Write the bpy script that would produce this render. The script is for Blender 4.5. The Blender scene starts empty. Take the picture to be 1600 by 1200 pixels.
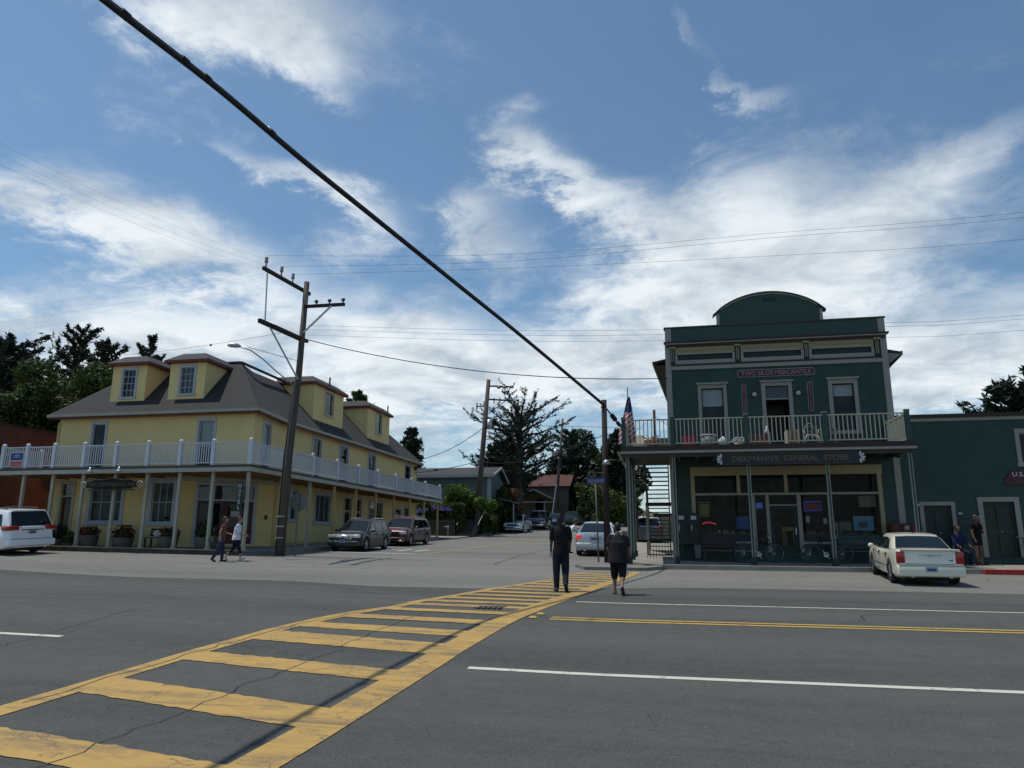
import bpy, bmesh, math, random
import numpy as np
from mathutils import Vector, Matrix
S = bpy.context.scene
COL = S.collection
# ---------------------------------------------------------------- camera
CH = 1.7
YAW, PIT, ROL, FPX = 0.2029834, 0.2098504, 0.0037655, 1149.3
def cam_axes():
    f = Vector((-math.sin(YAW)*math.cos(PIT), math.cos(YAW)*math.cos(PIT), math.sin(PIT)))
    r = Vector((math.cos(YAW), math.sin(YAW), 0)); u = r.cross(f)
    return f, r*math.cos(ROL)+u*math.sin(ROL), -r*math.sin(ROL)+u*math.cos(ROL)
cf, cr, cu = cam_axes()
cd = bpy.data.cameras.new('camera'); cam = bpy.data.objects.new('camera', cd); COL.objects.link(cam)
cam.matrix_world = Matrix(((cr.x, cu.x, -cf.x, 0), (cr.y, cu.y, -cf.y, 0), (cr.z, cu.z, -cf.z, CH), (0, 0, 0, 1)))
cd.sensor_width = 36; cd.lens = FPX/1600*36; cd.clip_end = 5000; cd.clip_start = 0.05
S.camera = cam
# ---------------------------------------------------------------- light and sky
SUN = Vector((-0.385, 0.02, 1)).normalized()
el = math.asin(SUN.z); az = math.atan2(SUN.x, SUN.y)
sl = bpy.data.lights.new('sun', 'SUN'); sl.energy = 4.1; sl.angle = math.radians(0.53); sl.color = (1, .955, .88)
so = bpy.data.objects.new('sun', sl); COL.objects.link(so)
so.rotation_euler = SUN.to_track_quat('Z', 'Y').to_euler(); so.location = (0, 0, 60)
S.view_settings.view_transform = 'Standard'; S.view_settings.look = 'None'
S.view_settings.exposure = -0.32; S.view_settings.gamma = 1
W = bpy.data.worlds.new('World'); S.world = W; W.use_nodes = True
def build_world():
    nt = W.node_tree; N = nt.nodes; L = nt.links; N.clear()
    def n(t, **k):
        o = N.new(t)
        for a, b in k.items(): setattr(o, a, b)
        return o
    def m(op, a, b=None, c=None):
        o = n('ShaderNodeMath', operation=op)
        for i, v in enumerate((a, b, c)):
            if v is None: continue
            if isinstance(v, (int, float)): o.inputs[i].default_value = v
            else: L.new(v, o.inputs[i])
        return o.outputs[0]
    tc = n('ShaderNodeTexCoord'); sep = n('ShaderNodeSeparateXYZ'); L.new(tc.outputs['Generated'], sep.inputs[0])
    X, Y, Z = sep.outputs
    azd = m('MULTIPLY', m('ARCTAN2', X, Y), 57.29578); eld = m('MULTIPLY', m('ARCSINE', Z), 57.29578)
    sky = n('ShaderNodeTexSky', sky_type='NISHITA'); sky.sun_disc = False
    sky.sun_elevation = el; sky.sun_rotation = az; sky.altitude = 0; sky.air_density = 1.0; sky.dust_density = 0.6; sky.ozone_density = 2.0
    # cloud-plane coordinates
    zz = m('ADD', m('MAXIMUM', Z, 0.0), 0.16)
    cx = m('DIVIDE', X, zz); cy = m('DIVIDE', Y, zz)
    comb = n('ShaderNodeCombineXYZ'); L.new(cx, comb.inputs[0]); L.new(cy, comb.inputs[1])
    def noise(scale, det, rough, dist=0, off=(0, 0, 0), st=(1, 1, 1)):
        mp = n('ShaderNodeMapping'); L.new(comb.outputs[0], mp.inputs[0]); mp.inputs[1].default_value = off; mp.inputs[3].default_value = st
        o = n('ShaderNodeTexNoise'); L.new(mp.outputs[0], o.inputs['Vector']); o.inputs['Scale'].default_value = scale
        o.inputs['Detail'].default_value = det; o.inputs['Roughness'].default_value = rough; o.inputs['Distortion'].default_value = dist
        return o.outputs[0]
    n1 = noise(2.1, 12, .62, .5, (3.1, 1.7, 0)); n2 = noise(7.0, 10, .68, .3, (0.4, 5.2, 0)); n3 = noise(1.3, 5, .55, .2, (7, 2, 0))
    # wobble the blob coordinates so that no outline is smooth
    w1 = m('MULTIPLY', m('SUBTRACT', n1, .5), 13); w2 = m('MULTIPLY', m('SUBTRACT', n2, .5), 7)
    A = m('ADD', azd, m('ADD', w1, w2)); B = m('ADD', eld, m('ADD', m('MULTIPLY', w2, .7), m('MULTIPLY', m('SUBTRACT', n3, .5), 8)))
    tot = None
    for (a, e, ra, re, wgt, rot) in BLOBS:
        c, s = math.cos(math.radians(rot)), math.sin(math.radians(rot))
        da = m('SUBTRACT', A, a); de = m('SUBTRACT', B, e)
        u = m('ADD', m('MULTIPLY', da, c/ra), m('MULTIPLY', de, s/ra)); v = m('ADD', m('MULTIPLY', da, -s/re), m('MULTIPLY', de, c/re))
        g = m('MULTIPLY', m('EXPONENT', m('MULTIPLY', m('ADD', m('MULTIPLY', u, u), m('MULTIPLY', v, v)), -1)), wgt)
        tot = g if tot is None else m('ADD', tot, g)
    hor = m('MULTIPLY', m('SUBTRACT', 1, m('SMOOTH_MIN', m('DIVIDE', m('MAXIMUM', eld, 0), 18), 1.0, .1)), .72)
    cov = m('ADD', tot, hor)
    dens = m('ADD', m('ADD', cov, m('MULTIPLY', m('SUBTRACT', n1, .5), 1.5)), m('MULTIPLY', m('SUBTRACT', n2, .5), 1.3))
    mr = n('ShaderNodeMapRange', interpolation_type='SMOOTHSTEP'); L.new(dens, mr.inputs[0])
    mr.inputs[1].default_value = .10; mr.inputs[2].default_value = 1.15; mr.inputs[3].default_value = 0.02; mr.inputs[4].default_value = .90
    # cloud brightness
    sh = n('ShaderNodeValToRGB'); L.new(noise(3.2, 9, .6, .3, (9, 4, 0)), sh.inputs[0])
    e = sh.color_ramp.elements; e[0].position = .36; e[0].color = (.50, .57, .64, 1); e[1].position = .58; e[1].color = (.90, .95, .97, 1)
    cs = n('ShaderNodeVectorMath', operation='SCALE'); L.new(sh.outputs[0], cs.inputs[0]); cs.inputs[3].default_value = CLOUD
    # the blue part: sky texture, tinted slightly
    ss = n('ShaderNodeVectorMath', operation='MULTIPLY'); L.new(sky.outputs[0], ss.inputs[0]); ss.inputs[1].default_value = SKYMUL
    mx = n('ShaderNodeMix', data_type='RGBA'); L.new(mr.outputs[0], mx.inputs[0]); L.new(ss.outputs[0], mx.inputs[6]); L.new(cs.outputs[0], mx.inputs[7])
    bg = n('ShaderNodeBackground'); bg.inputs[1].default_value = .094; L.new(mx.outputs[2], bg.inputs[0])
    out = n('ShaderNodeOutputWorld'); L.new(bg.outputs[0], out.inputs[0])
# (azimuth, elevation, radius az, radius el, weight, tilt) in degrees, of the cloud masses
BLOBS = [(-31, 37, 9, 3.2, .9, -5), (-40, 35.5, 5, 2, .45, 0), (-26.5, 32.5, 4, 2, .35, -40),
 (-29.5, 26.8, 7, 1.1, .55, -8), (-24, 25, 5.5, 1.6, .6, -25), (-25.5, 22.5, 4, 1.8, .4, 0),
 (-43, 22, 8, 2.2, .85, -6), (-34, 19, 10, 3, .85, -12), (-46, 16, 8, 2, .5, 0), (-36, 13, 14, 2.2, .8, 0), (-24, 16, 5, 2, .4, 0),
 (-19, 17, 4, 1.8, .55, 0), (-20, 11, 9, 2.6, .75, 0), (-14, 13, 7, 2, .5, 0),
 (-11, 30, 2.4, 2.2, .5, -50), (-8, 27, 4.5, 2.4, .65, -45), (-2.5, 24.5, 6, 2.2, .75, -20), (-14, 25, 2.5, 1.6, .55, 0), (-12.5, 22.5, 2.6, 1.6, .5, 0),
 (7, 24, 7, 2.6, .8, 12), (15, 22, 9, 2.6, .7, 6), (23, 25, 5.5, 1.6, .5, 16), (6, 19, 16, 3.2, .95, 0), (2, 13.5, 20, 3.4, .95, 0), (20, 12, 10, 2.6, .6, 0),
 (4.0, 34.2, 3.6, 1.0, .42, -50), (8.5, 31.2, 3.6, 1.3, .45, 10), (6, 32.2, 2.2, .8, .3, -20), (2, 37.5, 1.8, 1.4, .35, -40), (-10.2, 33.2, 2.2, .7, .35, 0)]
CLOUD = 13.6
SKYMUL = (1.16, 1.42, 1.46)
build_world()

# ---------------------------------------------------------------- helpers
def mat(name, col, rough=.7, metal=0, var=.12, scale=6, bump=0, bscale=None, spec=.4, coat=0, col2=None, siding=0, stretch=(1, 1, 1), emit=0, det=6, sidename='Z'):
    M = bpy.data.materials.new(name); M.use_nodes = True; nt = M.node_tree; N = nt.nodes; L = nt.links
    b = N['Principled BSDF']; b.inputs['Roughness'].default_value = rough; b.inputs['Metallic'].default_value = metal
    b.inputs['Specular IOR Level'].default_value = spec; b.inputs['Coat Weight'].default_value = coat; b.inputs['Coat Roughness'].default_value = .04
    c = (col[0], col[1], col[2], 1)
    tc = N.new('ShaderNodeTexCoord'); mp = N.new('ShaderNodeMapping'); mp.inputs[3].default_value = stretch; L.new(tc.outputs['Object'], mp.inputs[0])
    nz = N.new('ShaderNodeTexNoise'); nz.inputs['Scale'].default_value = scale; nz.inputs['Detail'].default_value = det; nz.inputs['Roughness'].default_value = .6; L.new(mp.outputs[0], nz.inputs['Vector'])
    r = N.new('ShaderNodeValToRGB'); L.new(nz.outputs[0], r.inputs[0])
    c2 = col2 or tuple(x*(1+var) for x in col); c1 = tuple(x*(1-var) for x in col) if not col2 else col
    r.color_ramp.elements[0].position = .3; r.color_ramp.elements[1].position = .7
    r.color_ramp.elements[0].color = (*c1, 1); r.color_ramp.elements[1].color = (*[min(1, x) for x in c2], 1)
    L.new(r.outputs[0], b.inputs['Base Color'])
    if emit: b.inputs['Emission Color'].default_value = c; b.inputs['Emission Strength'].default_value = emit
    last = None
    if siding:
        sp = N.new('ShaderNodeSeparateXYZ'); L.new(tc.outputs['Object'], sp.inputs[0])
        f = N.new('ShaderNodeMath'); f.operation = 'DIVIDE'; f.inputs[1].default_value = siding; L.new(sp.outputs[sidename], f.inputs[0])
        g = N.new('ShaderNodeMath'); g.operation = 'FRACT'; L.new(f.outputs[0], g.inputs[0])
        h = N.new('ShaderNodeMath'); h.operation = 'SUBTRACT'; h.inputs[0].default_value = 1; L.new(g.outputs[0], h.inputs[1])
        bp = N.new('ShaderNodeBump'); bp.inputs['Strength'].default_value = .9; bp.inputs['Distance'].default_value = .02; L.new(h.outputs[0], bp.inputs['Height']); last = bp
    if bump:
        nb = N.new('ShaderNodeTexNoise'); nb.inputs['Scale'].default_value = bscale or scale*5; nb.inputs['Detail'].default_value = 4; L.new(mp.outputs[0], nb.inputs['Vector'])
        bp = N.new('ShaderNodeBump'); bp.inputs['Strength'].default_value = bump; bp.inputs['Distance'].default_value = .02; L.new(nb.outputs[0], bp.inputs['Height'])
        if last: L.new(last.outputs[0], bp.inputs['Normal'])
        last = bp
    if last: L.new(last.outputs[0], b.inputs['Normal'])
    return M
def leafmat(name, c1, c2, trans=.25):
    M = bpy.data.materials.new(name); M.use_nodes = True; nt = M.node_tree; N = nt.nodes; L = nt.links
    b = N['Principled BSDF']; b.inputs['Roughness'].default_value = .6; b.inputs['Specular IOR Level'].default_value = .25
    g = N.new('ShaderNodeNewGeometry'); r = N.new('ShaderNodeValToRGB'); L.new(g.outputs['Random Per Island'], r.inputs[0])
    r.color_ramp.elements[0].color = (*c1, 1); r.color_ramp.elements[1].color = (*c2, 1); L.new(r.outputs[0], b.inputs['Base Color'])
    t = N.new('ShaderNodeBsdfTranslucent'); L.new(r.outputs[0], t.inputs[0]); mx = N.new('ShaderNodeMixShader'); mx.inputs[0].default_value = trans
    L.new(b.outputs[0], mx.inputs[1]); L.new(t.outputs[0], mx.inputs[2]); L.new(mx.outputs[0], N['Material Output'].inputs[0])
    return M
def glassmat(name, col=(.012, .016, .02), see=.0, rough=.03, spec=.5):
    """window glass: a mirror-like coat over a dark room, or (see>0) partly clear"""
    M = bpy.data.materials.new(name); M.use_nodes = True; nt = M.node_tree; N = nt.nodes; L = nt.links
    b = N['Principled BSDF']; b.inputs['Base Color'].default_value = (*col, 1); b.inputs['Roughness'].default_value = rough; b.inputs['IOR'].default_value = 1.52; b.inputs['Specular IOR Level'].default_value = spec
    tc = N.new('ShaderNodeTexCoord'); nz = N.new('ShaderNodeTexNoise'); nz.inputs['Scale'].default_value = 1.3; L.new(tc.outputs['Object'], nz.inputs['Vector'])
    bp = N.new('ShaderNodeBump'); bp.inputs['Strength'].default_value = .12; bp.inputs['Distance'].default_value = .03; L.new(nz.outputs[0], bp.inputs['Height']); L.new(bp.outputs[0], b.inputs['Normal'])
    if see:
        t = N.new('ShaderNodeBsdfTransparent'); t.inputs[0].default_value = (.85, .9, .9, 1)
        lw = N.new('ShaderNodeLayerWeight'); lw.inputs[0].default_value = .5; fr = N.new('ShaderNodeMath'); fr.operation = 'POWER'; L.new(lw.outputs['Facing'], fr.inputs[0]); fr.inputs[1].default_value = 3.2; ad = N.new('ShaderNodeMath'); ad.operation = 'ADD'; ad.inputs[1].default_value = 1-see; ad.use_clamp = True; L.new(fr.outputs[0], ad.inputs[0])
        mx = N.new('ShaderNodeMixShader'); L.new(ad.outputs[0], mx.inputs[0]); L.new(t.outputs[0], mx.inputs[1]); L.new(b.outputs[0], mx.inputs[2]); L.new(mx.outputs[0], N['Material Output'].inputs[0])
    return M

class Fr:
    """a wall frame: u along the wall, v up, d out of it"""
    def __init__(s, O, U, N): s.O = Vector(O); s.U = Vector(U).normalized(); s.N = Vector(N).normalized()
    def p(s, u, v, d=0): return s.O+s.U*u+Vector((0, 0, v))+s.N*d
class MB:
    def __init__(s, smooth=False): s.v = []; s.f = []; s.s = smooth
    def add(s, vs, fs):
        k = len(s.v); s.v += [tuple(x) for x in vs]; s.f += [[k+i for i in f] for f in fs]; return s
    def hexa(s, p):  # 8 corners: bottom ring, top ring
        return s.add(p, [(0, 3, 2, 1), (4, 5, 6, 7), (0, 1, 5, 4), (1, 2, 6, 5), (2, 3, 7, 6), (3, 0, 4, 7)])
    def box(s, x0, x1, y0, y1, z0, z1):
        return s.hexa([(x0, y0, z0), (x1, y0, z0), (x1, y1, z0), (x0, y1, z0), (x0, y0, z1), (x1, y0, z1), (x1, y1, z1), (x0, y1, z1)])
    def fb(s, F, u0, u1, v0, v1, d0, d1):
        return s.hexa([F.p(u0, v0, d1), F.p(u1, v0, d1), F.p(u1, v0, d0), F.p(u0, v0, d0), F.p(u0, v1, d1), F.p(u1, v1, d1), F.p(u1, v1, d0), F.p(u0, v1, d0)])
    def ob(s, c, size, M=None):
        a, b, h = [q/2 for q in size]; M = M or Matrix.Identity(3); c = Vector(c)
        return s.hexa([c+M@Vector(q) for q in ((-a, -b, -h), (a, -b, -h), (a, b, -h), (-a, b, -h), (-a, -b, h), (a, -b, h), (a, b, h), (-a, b, h))])
    def bar(s, a, b, w, h=None):  # rectangular bar between two points
        a = Vector(a); b = Vector(b); d = (b-a).normalized(); up = Vector((0, 0, 1)) if abs(d.z) < .95 else Vector((0, 1, 0))
        x = d.cross(up).normalized()*w/2; y = x.cross(d).normalized()*(h or w)/2
        return s.hexa([a-x-y, a+x-y, b+x-y, b-x-y, a-x+y, a+x+y, b+x+y, b-x+y])
    def tube(s, pts, r, n=8, cap=True):
        pts = [Vector(p) for p in pts]; k = len(s.v); m = len(pts); rr = r if isinstance(r, (list, tuple)) else [r]*m
        prev = None
        for i, p in enumerate(pts):
            d = (pts[min(i+1, m-1)]-pts[max(i-1, 0)]); d = d.normalized() if d.length > 1e-9 else Vector((0, 0, 1))
            if prev is None: x = d.cross(Vector((0, 0, 1)) if abs(d.z) < .9 else Vector((1, 0, 0))).normalized()
            else: x = (prev-d*prev.dot(d)).normalized()
            prev = x; y = d.cross(x)
            for j in range(n):
                t = 2*math.pi*j/n; s.v.append(tuple(p+(x*math.cos(t)+y*math.sin(t))*rr[i]))
        for i in range(m-1):
            for j in range(n): s.f.append([k+i*n+j, k+i*n+(j+1) % n, k+(i+1)*n+(j+1) % n, k+(i+1)*n+j])
        if cap: s.f.append([k+j for j in range(n)][::-1]); s.f.append([k+(m-1)*n+j for j in range(n)])
        return s
    def cyl(s, a, b, r, r2=None, n=12): return s.tube([a, b], [r, r if r2 is None else r2], n)
    def ball(s, c, r, n=10, m=7, sc=(1, 1, 1), M=None):
        k = len(s.v); c = Vector(c)
        def P(q):
            q = Vector((q[0]*sc[0], q[1]*sc[1], q[2]*sc[2]))*r
            return tuple(c+(M@q if M else q))
        s.v.append(P((0, 0, -1)))
        for i in range(1, m):
            a = math.pi*i/m
            for j in range(n): t = 2*math.pi*j/n; s.v.append(P((math.sin(a)*math.cos(t), math.sin(a)*math.sin(t), -math.cos(a))))
        s.v.append(P((0, 0, 1))); e = len(s.v)-1
        for j in range(n):
            s.f.append([k, k+1+(j+1) % n, k+1+j]); s.f.append([e, e-n+j, e-n+(j+1) % n])
            for i in range(m-2): a = k+1+i*n; s.f.append([a+j, a+(j+1) % n, a+n+(j+1) % n, a+n+j])
        return s
    def prism(s, pts, F, d0, d1):  # polygon in (u,v) of frame, from depth d0 to d1
        n = len(pts); k = len(s.v)
        s.v += [tuple(F.p(u, v, d0)) for u, v in pts]+[tuple(F.p(u, v, d1)) for u, v in pts]
        s.f.append([k+i for i in range(n)][::-1]); s.f.append([k+n+i for i in range(n)])
        for i in range(n): j = (i+1) % n; s.f.append([k+i, k+j, k+n+j, k+n+i])
        return s
    def quad(s, *p): return s.add(p, [tuple(range(len(p)))])
    def wall(s, F, u0, u1, v0, v1, holes=(), depth=.14):
        us = sorted({u0, u1, *[h[0] for h in holes], *[h[1] for h in holes]}); vs = sorted({v0, v1, *[h[2] for h in holes], *[h[3] for h in holes]})
        for a, b in zip(us, us[1:]):
            for c, d in zip(vs, vs[1:]):
                mu, mv = (a+b)/2, (c+d)/2
                if any(h[0] < mu < h[1] and h[2] < mv < h[3] for h in holes): continue
                s.quad(F.p(a, c), F.p(b, c), F.p(b, d), F.p(a, d))
        for h in holes:
            a, b, c, d = h[:4]
            for (p, q) in (((a, c), (b, c)), ((b, c), (b, d)), ((b, d), (a, d)), ((a, d), (a, c))):
                s.quad(F.p(*p, 0), F.p(*p, -depth), F.p(*q, -depth), F.p(*q, 0))
        return s
    def build(s, name, m, parent=None, local=False, recalc=False):
        me = bpy.data.meshes.new(name); off = Vector((0, 0, 0))
        if parent is not None and not local:
            r = parent
            while r.parent: r = r.parent
            off = r.location
        me.from_pydata([tuple(Vector(v)-off) for v in s.v], [], s.f); me.update()
        if recalc:
            bm = bmesh.new(); bm.from_mesh(me); bmesh.ops.remove_doubles(bm, verts=bm.verts, dist=.0004); bmesh.ops.recalc_face_normals(bm, faces=bm.faces); bm.to_mesh(me); bm.free()
        if s.s:
            for p in me.polygons: p.use_smooth = True
            if s.s == 'auto':
                try: me.set_sharp_from_angle(angle=math.radians(35))
                except Exception: pass
        o = bpy.data.objects.new(name, me); COL.objects.link(o)
        for q in (m if isinstance(m, (list, tuple)) else [m]): me.materials.append(q)
        if parent is not None: o.parent = parent
        return o
def tag(o, label=None, cat=None, group=None, kind=None):
    if label: o['label'] = label
    if cat: o['category'] = cat
    if group: o['group'] = group
    if kind: o['kind'] = kind
    return o
def thing(name, label, cat, loc=(0, 0, 0), rot=(0, 0, 0), group=None):
    o = bpy.data.objects.new(name, None); COL.objects.link(o); o.location = loc; o.rotation_euler = rot; o.empty_display_size = .3
    return tag(o, label, cat, group)
def single(name, mb, m, label, cat, group=None, loc=None):
    """a thing that is one mesh, origin at its base"""
    vs = np.array(mb.v); c = Vector(loc) if loc else Vector(((vs[:, 0].min()+vs[:, 0].max())/2, (vs[:, 1].min()+vs[:, 1].max())/2, vs[:, 2].min()))
    mb.v = [tuple(Vector(v)-c) for v in mb.v]; o = mb.build(name, m); o.location = c
    return tag(o, label, cat, group)
def copy_tree(o, parent=None):
    c = o.copy(); COL.objects.link(c)
    if parent is not None: c.parent = parent
    for ch in list(o.children):
        if ch is not c: copy_tree(ch, c)
    return c
def kids(o, name): return [c for c in o.children if c.name.split('.')[0] == name]
def text_mb(s, F, uc, v0, height, width=None, depth=.012, d0=0, bold=.0, vertical=False, serif=False):
    mb = MB()
    lines = list(s) if vertical else [s]
    for li, ln in enumerate(lines):
        cu_ = bpy.data.curves.new('t', 'FONT'); cu_.body = ln; cu_.size = 1; cu_.extrude = 0; cu_.offset = bold; cu_.align_x = 'CENTER'; cu_.resolution_u = 3
        ob = bpy.data.objects.new('t', cu_); COL.objects.link(ob); dg = bpy.context.evaluated_depsgraph_get(); me = bpy.data.meshes.new_from_object(ob.evaluated_get(dg))
        vs = np.array([v.co[:] for v in me.vertices]) if len(me.vertices) else np.zeros((0, 3)); fs = [list(p.vertices) for p in me.polygons]
        bpy.data.objects.remove(ob); bpy.data.meshes.remove(me); bpy.data.curves.remove(cu_)
        if not len(vs): continue
        x0, x1, y0, y1 = vs[:, 0].min(), vs[:, 0].max(), vs[:, 1].min(), vs[:, 1].max()
        if vertical:
            hh = height/len(lines); k = hh*.78/(y1-y0); kx = min(k, width/(x1-x0)); ub = uc; vb = v0+height-(li+1)*hh+hh*.11
        else: k = height/max(.7, y1-y0); kx = k if width is None else width/(x1-x0); ub = uc; vb = v0
        xm = (x0+x1)/2; n = len(vs)
        P = [F.p(ub+(x-xm)*kx, vb+(y-y0)*k, d0+depth) for x, y, _ in vs]
        mb.add(P, fs)
    return mb
# ---------------------------------------------------------------- terrain
ET = [(-30, 2.3), (0, 2.02), (6, 1.80), (9.5, 1.60), (13.2, 1.33), (16.4, 1.27), (18.5, 1.21), (21.5, 1.12), (24.5, 1.02), (26.3, .91), (30, .82), (33, .74), (36, .65), (42, .45), (48, .28), (54, .12), (60, -.1), (70, -.6), (85, -1.4), (110, -2.6), (150, -4), (400, -10)]
def E(y):
    n = len(ET)
    for i in range(n-1):
        if y <= ET[i+1][0] or i == n-2:
            x0, a = ET[i]; x1, b = ET[i+1]; h = x1-x0; t = min(1, max(0, (y-x0)/h))
            def sp(j):
                if j <= 0 or j >= n-1: return 0
                d0 = (ET[j][1]-ET[j-1][1])/(ET[j][0]-ET[j-1][0]); d1 = (ET[j+1][1]-ET[j][1])/(ET[j+1][0]-ET[j][0])
                return 0 if d0*d1 <= 0 else 2*d0*d1/(d0+d1)
            m0, m1 = sp(i)*h, sp(i+1)*h
            return (2*t**3-3*t*t+1)*a+(t**3-2*t*t+t)*m0+(-2*t**3+3*t*t)*b+(t**3-t*t)*m1
def G(x, y):
    c = .004*min(x+1, 40) if x > -1 else .016*max(x+1, -45)
    return CH-(E(y)+c)
def gsheet(name, m, polys, off, step=.4, parent=None, top_only=True, thick=0):
    """flat sheet(s) lying on the terrain: each poly a convex outline in plan"""
    bm = bmesh.new()
    for poly in polys:
        vs = [bm.verts.new((x, y, 0)) for x, y in poly]; bm.faces.new(vs)
    xs = [p[0] for q in polys for p in q]; ys = [p[1] for q in polys for p in q]
    def cuts(lo, hi):
        a = math.floor(lo/step)*step+step; o = []
        while a < hi: o.append(a); a += step
        return o
    for x in cuts(min(xs), max(xs)):
        bmesh.ops.bisect_plane(bm, geom=bm.verts[:]+bm.edges[:]+bm.faces[:], plane_co=(x, 0, 0), plane_no=(1, 0, 0))
    for y in cuts(min(ys), max(ys)):
        bmesh.ops.bisect_plane(bm, geom=bm.verts[:]+bm.edges[:]+bm.faces[:], plane_co=(0, y, 0), plane_no=(0, 1, 0))
    for v in bm.verts: v.co.z = G(v.co.x, v.co.y)+off
    for f in bm.faces:
        f.normal_update()
        if f.normal.z < 0: f.normal_flip()
    if thick:
        bnd = [e for e in bm.edges if len(e.link_faces) == 1]
        r = bmesh.ops.extrude_edge_only(bm, edges=bnd)
        for v in [g for g in r['geom'] if isinstance(g, bmesh.types.BMVert)]: v.co.z -= thick
        bmesh.ops.recalc_face_normals(bm, faces=bm.faces[:])
    me = bpy.data.meshes.new(name); bm.to_mesh(me); bm.free(); me.materials.append(m)
    o = bpy.data.objects.new(name, me); COL.objects.link(o)
    if parent is not None: o.parent = parent
    return o
# ---------------------------------------------------------------- materials
def asphalt(name, a, b, crack=.5, scale=1.0):
    M = bpy.data.materials.new(name); M.use_nodes = True; nt = M.node_tree; N = nt.nodes; L = nt.links; bs = N['Principled BSDF']; bs.inputs['Roughness'].default_value = .92; bs.inputs['Specular IOR Level'].default_value = .2
    tc = N.new('ShaderNodeTexCoord')
    def nz(sc, det, st=(1, 1, 1)):
        mp = N.new('ShaderNodeMapping'); mp.inputs[3].default_value = st; L.new(tc.outputs['Object'], mp.inputs[0]); o = N.new('ShaderNodeTexNoise'); o.inputs['Scale'].default_value = sc; o.inputs['Detail'].default_value = det; o.inputs['Roughness'].default_value = .65; L.new(mp.outputs[0], o.inputs['Vector']); return o.outputs[0]
    def mth(op, x, y, z=None):
        o = N.new('ShaderNodeMath'); o.operation = op
        for i, q in enumerate((x, y, z)):
            if q is None: continue
            if isinstance(q, (int, float)): o.inputs[i].default_value = q
            else: L.new(q, o.inputs[i])
        return o.outputs[0]
    big = nz(.42, 7, (.10, 1, 1)); mid = nz(3, 6); fine = nz(48, 5)
    t = mth('ADD', mth('MULTIPLY', big, .75), mth('ADD', mth('MULTIPLY', mid, .25), mth('MULTIPLY', fine, .80)))
    r = N.new('ShaderNodeValToRGB'); r.color_ramp.elements[0].position = .62; r.color_ramp.elements[1].position = 1.0; r.color_ramp.elements[0].color = (*a, 1); r.color_ramp.elements[1].color = (*b, 1); L.new(t, r.inputs[0])
    # specks of pale aggregate and tar cracks
    v = N.new('ShaderNodeTexVoronoi'); v.feature = 'DISTANCE_TO_EDGE'; v.inputs['Scale'].default_value = .22*scale
    wmp = N.new('ShaderNodeVectorMath'); wmp.operation = 'ADD'; wn = N.new('ShaderNodeTexNoise'); wn.inputs['Scale'].default_value = 1.1; wn.inputs['Detail'].default_value = 8; L.new(tc.outputs['Object'], wn.inputs['Vector'])
    ws = N.new('ShaderNodeVectorMath'); ws.operation = 'SCALE'; ws.inputs[3].default_value = 1.6; L.new(wn.outputs['Color'], ws.inputs[0]); L.new(tc.outputs['Object'], wmp.inputs[0]); L.new(ws.outputs[0], wmp.inputs[1]); L.new(wmp.outputs[0], v.inputs['Vector'])
    ck = mth('LESS_THAN', v.outputs['Distance'], .0022); msk = mth('GREATER_THAN', nz(.22, 3), .52); ck = mth('MULTIPLY', mth('MULTIPLY', ck, msk), crack)
    mx = N.new('ShaderNodeMix'); mx.data_type = 'RGBA'; L.new(ck, mx.inputs[0]); L.new(r.outputs[0], mx.inputs[6]); mx.inputs[7].default_value = (a[0]*.35, a[1]*.35, a[2]*.35, 1)
    sp = mth('GREATER_THAN', nz(42, 3), .64); m2 = N.new('ShaderNodeMix'); m2.data_type = 'RGBA'; L.new(mth('MULTIPLY', sp, .35), m2.inputs[0]); L.new(mx.outputs[2], m2.inputs[6]); m2.inputs[7].default_value = (.2, .2, .19, 1)
    L.new(m2.outputs[2], bs.inputs['Base Color'])
    bp = N.new('ShaderNodeBump'); bp.inputs['Strength'].default_value = .5; bp.inputs['Distance'].default_value = .006; L.new(fine, bp.inputs['Height']); L.new(bp.outputs[0], bs.inputs['Normal'])
    return M
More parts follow.
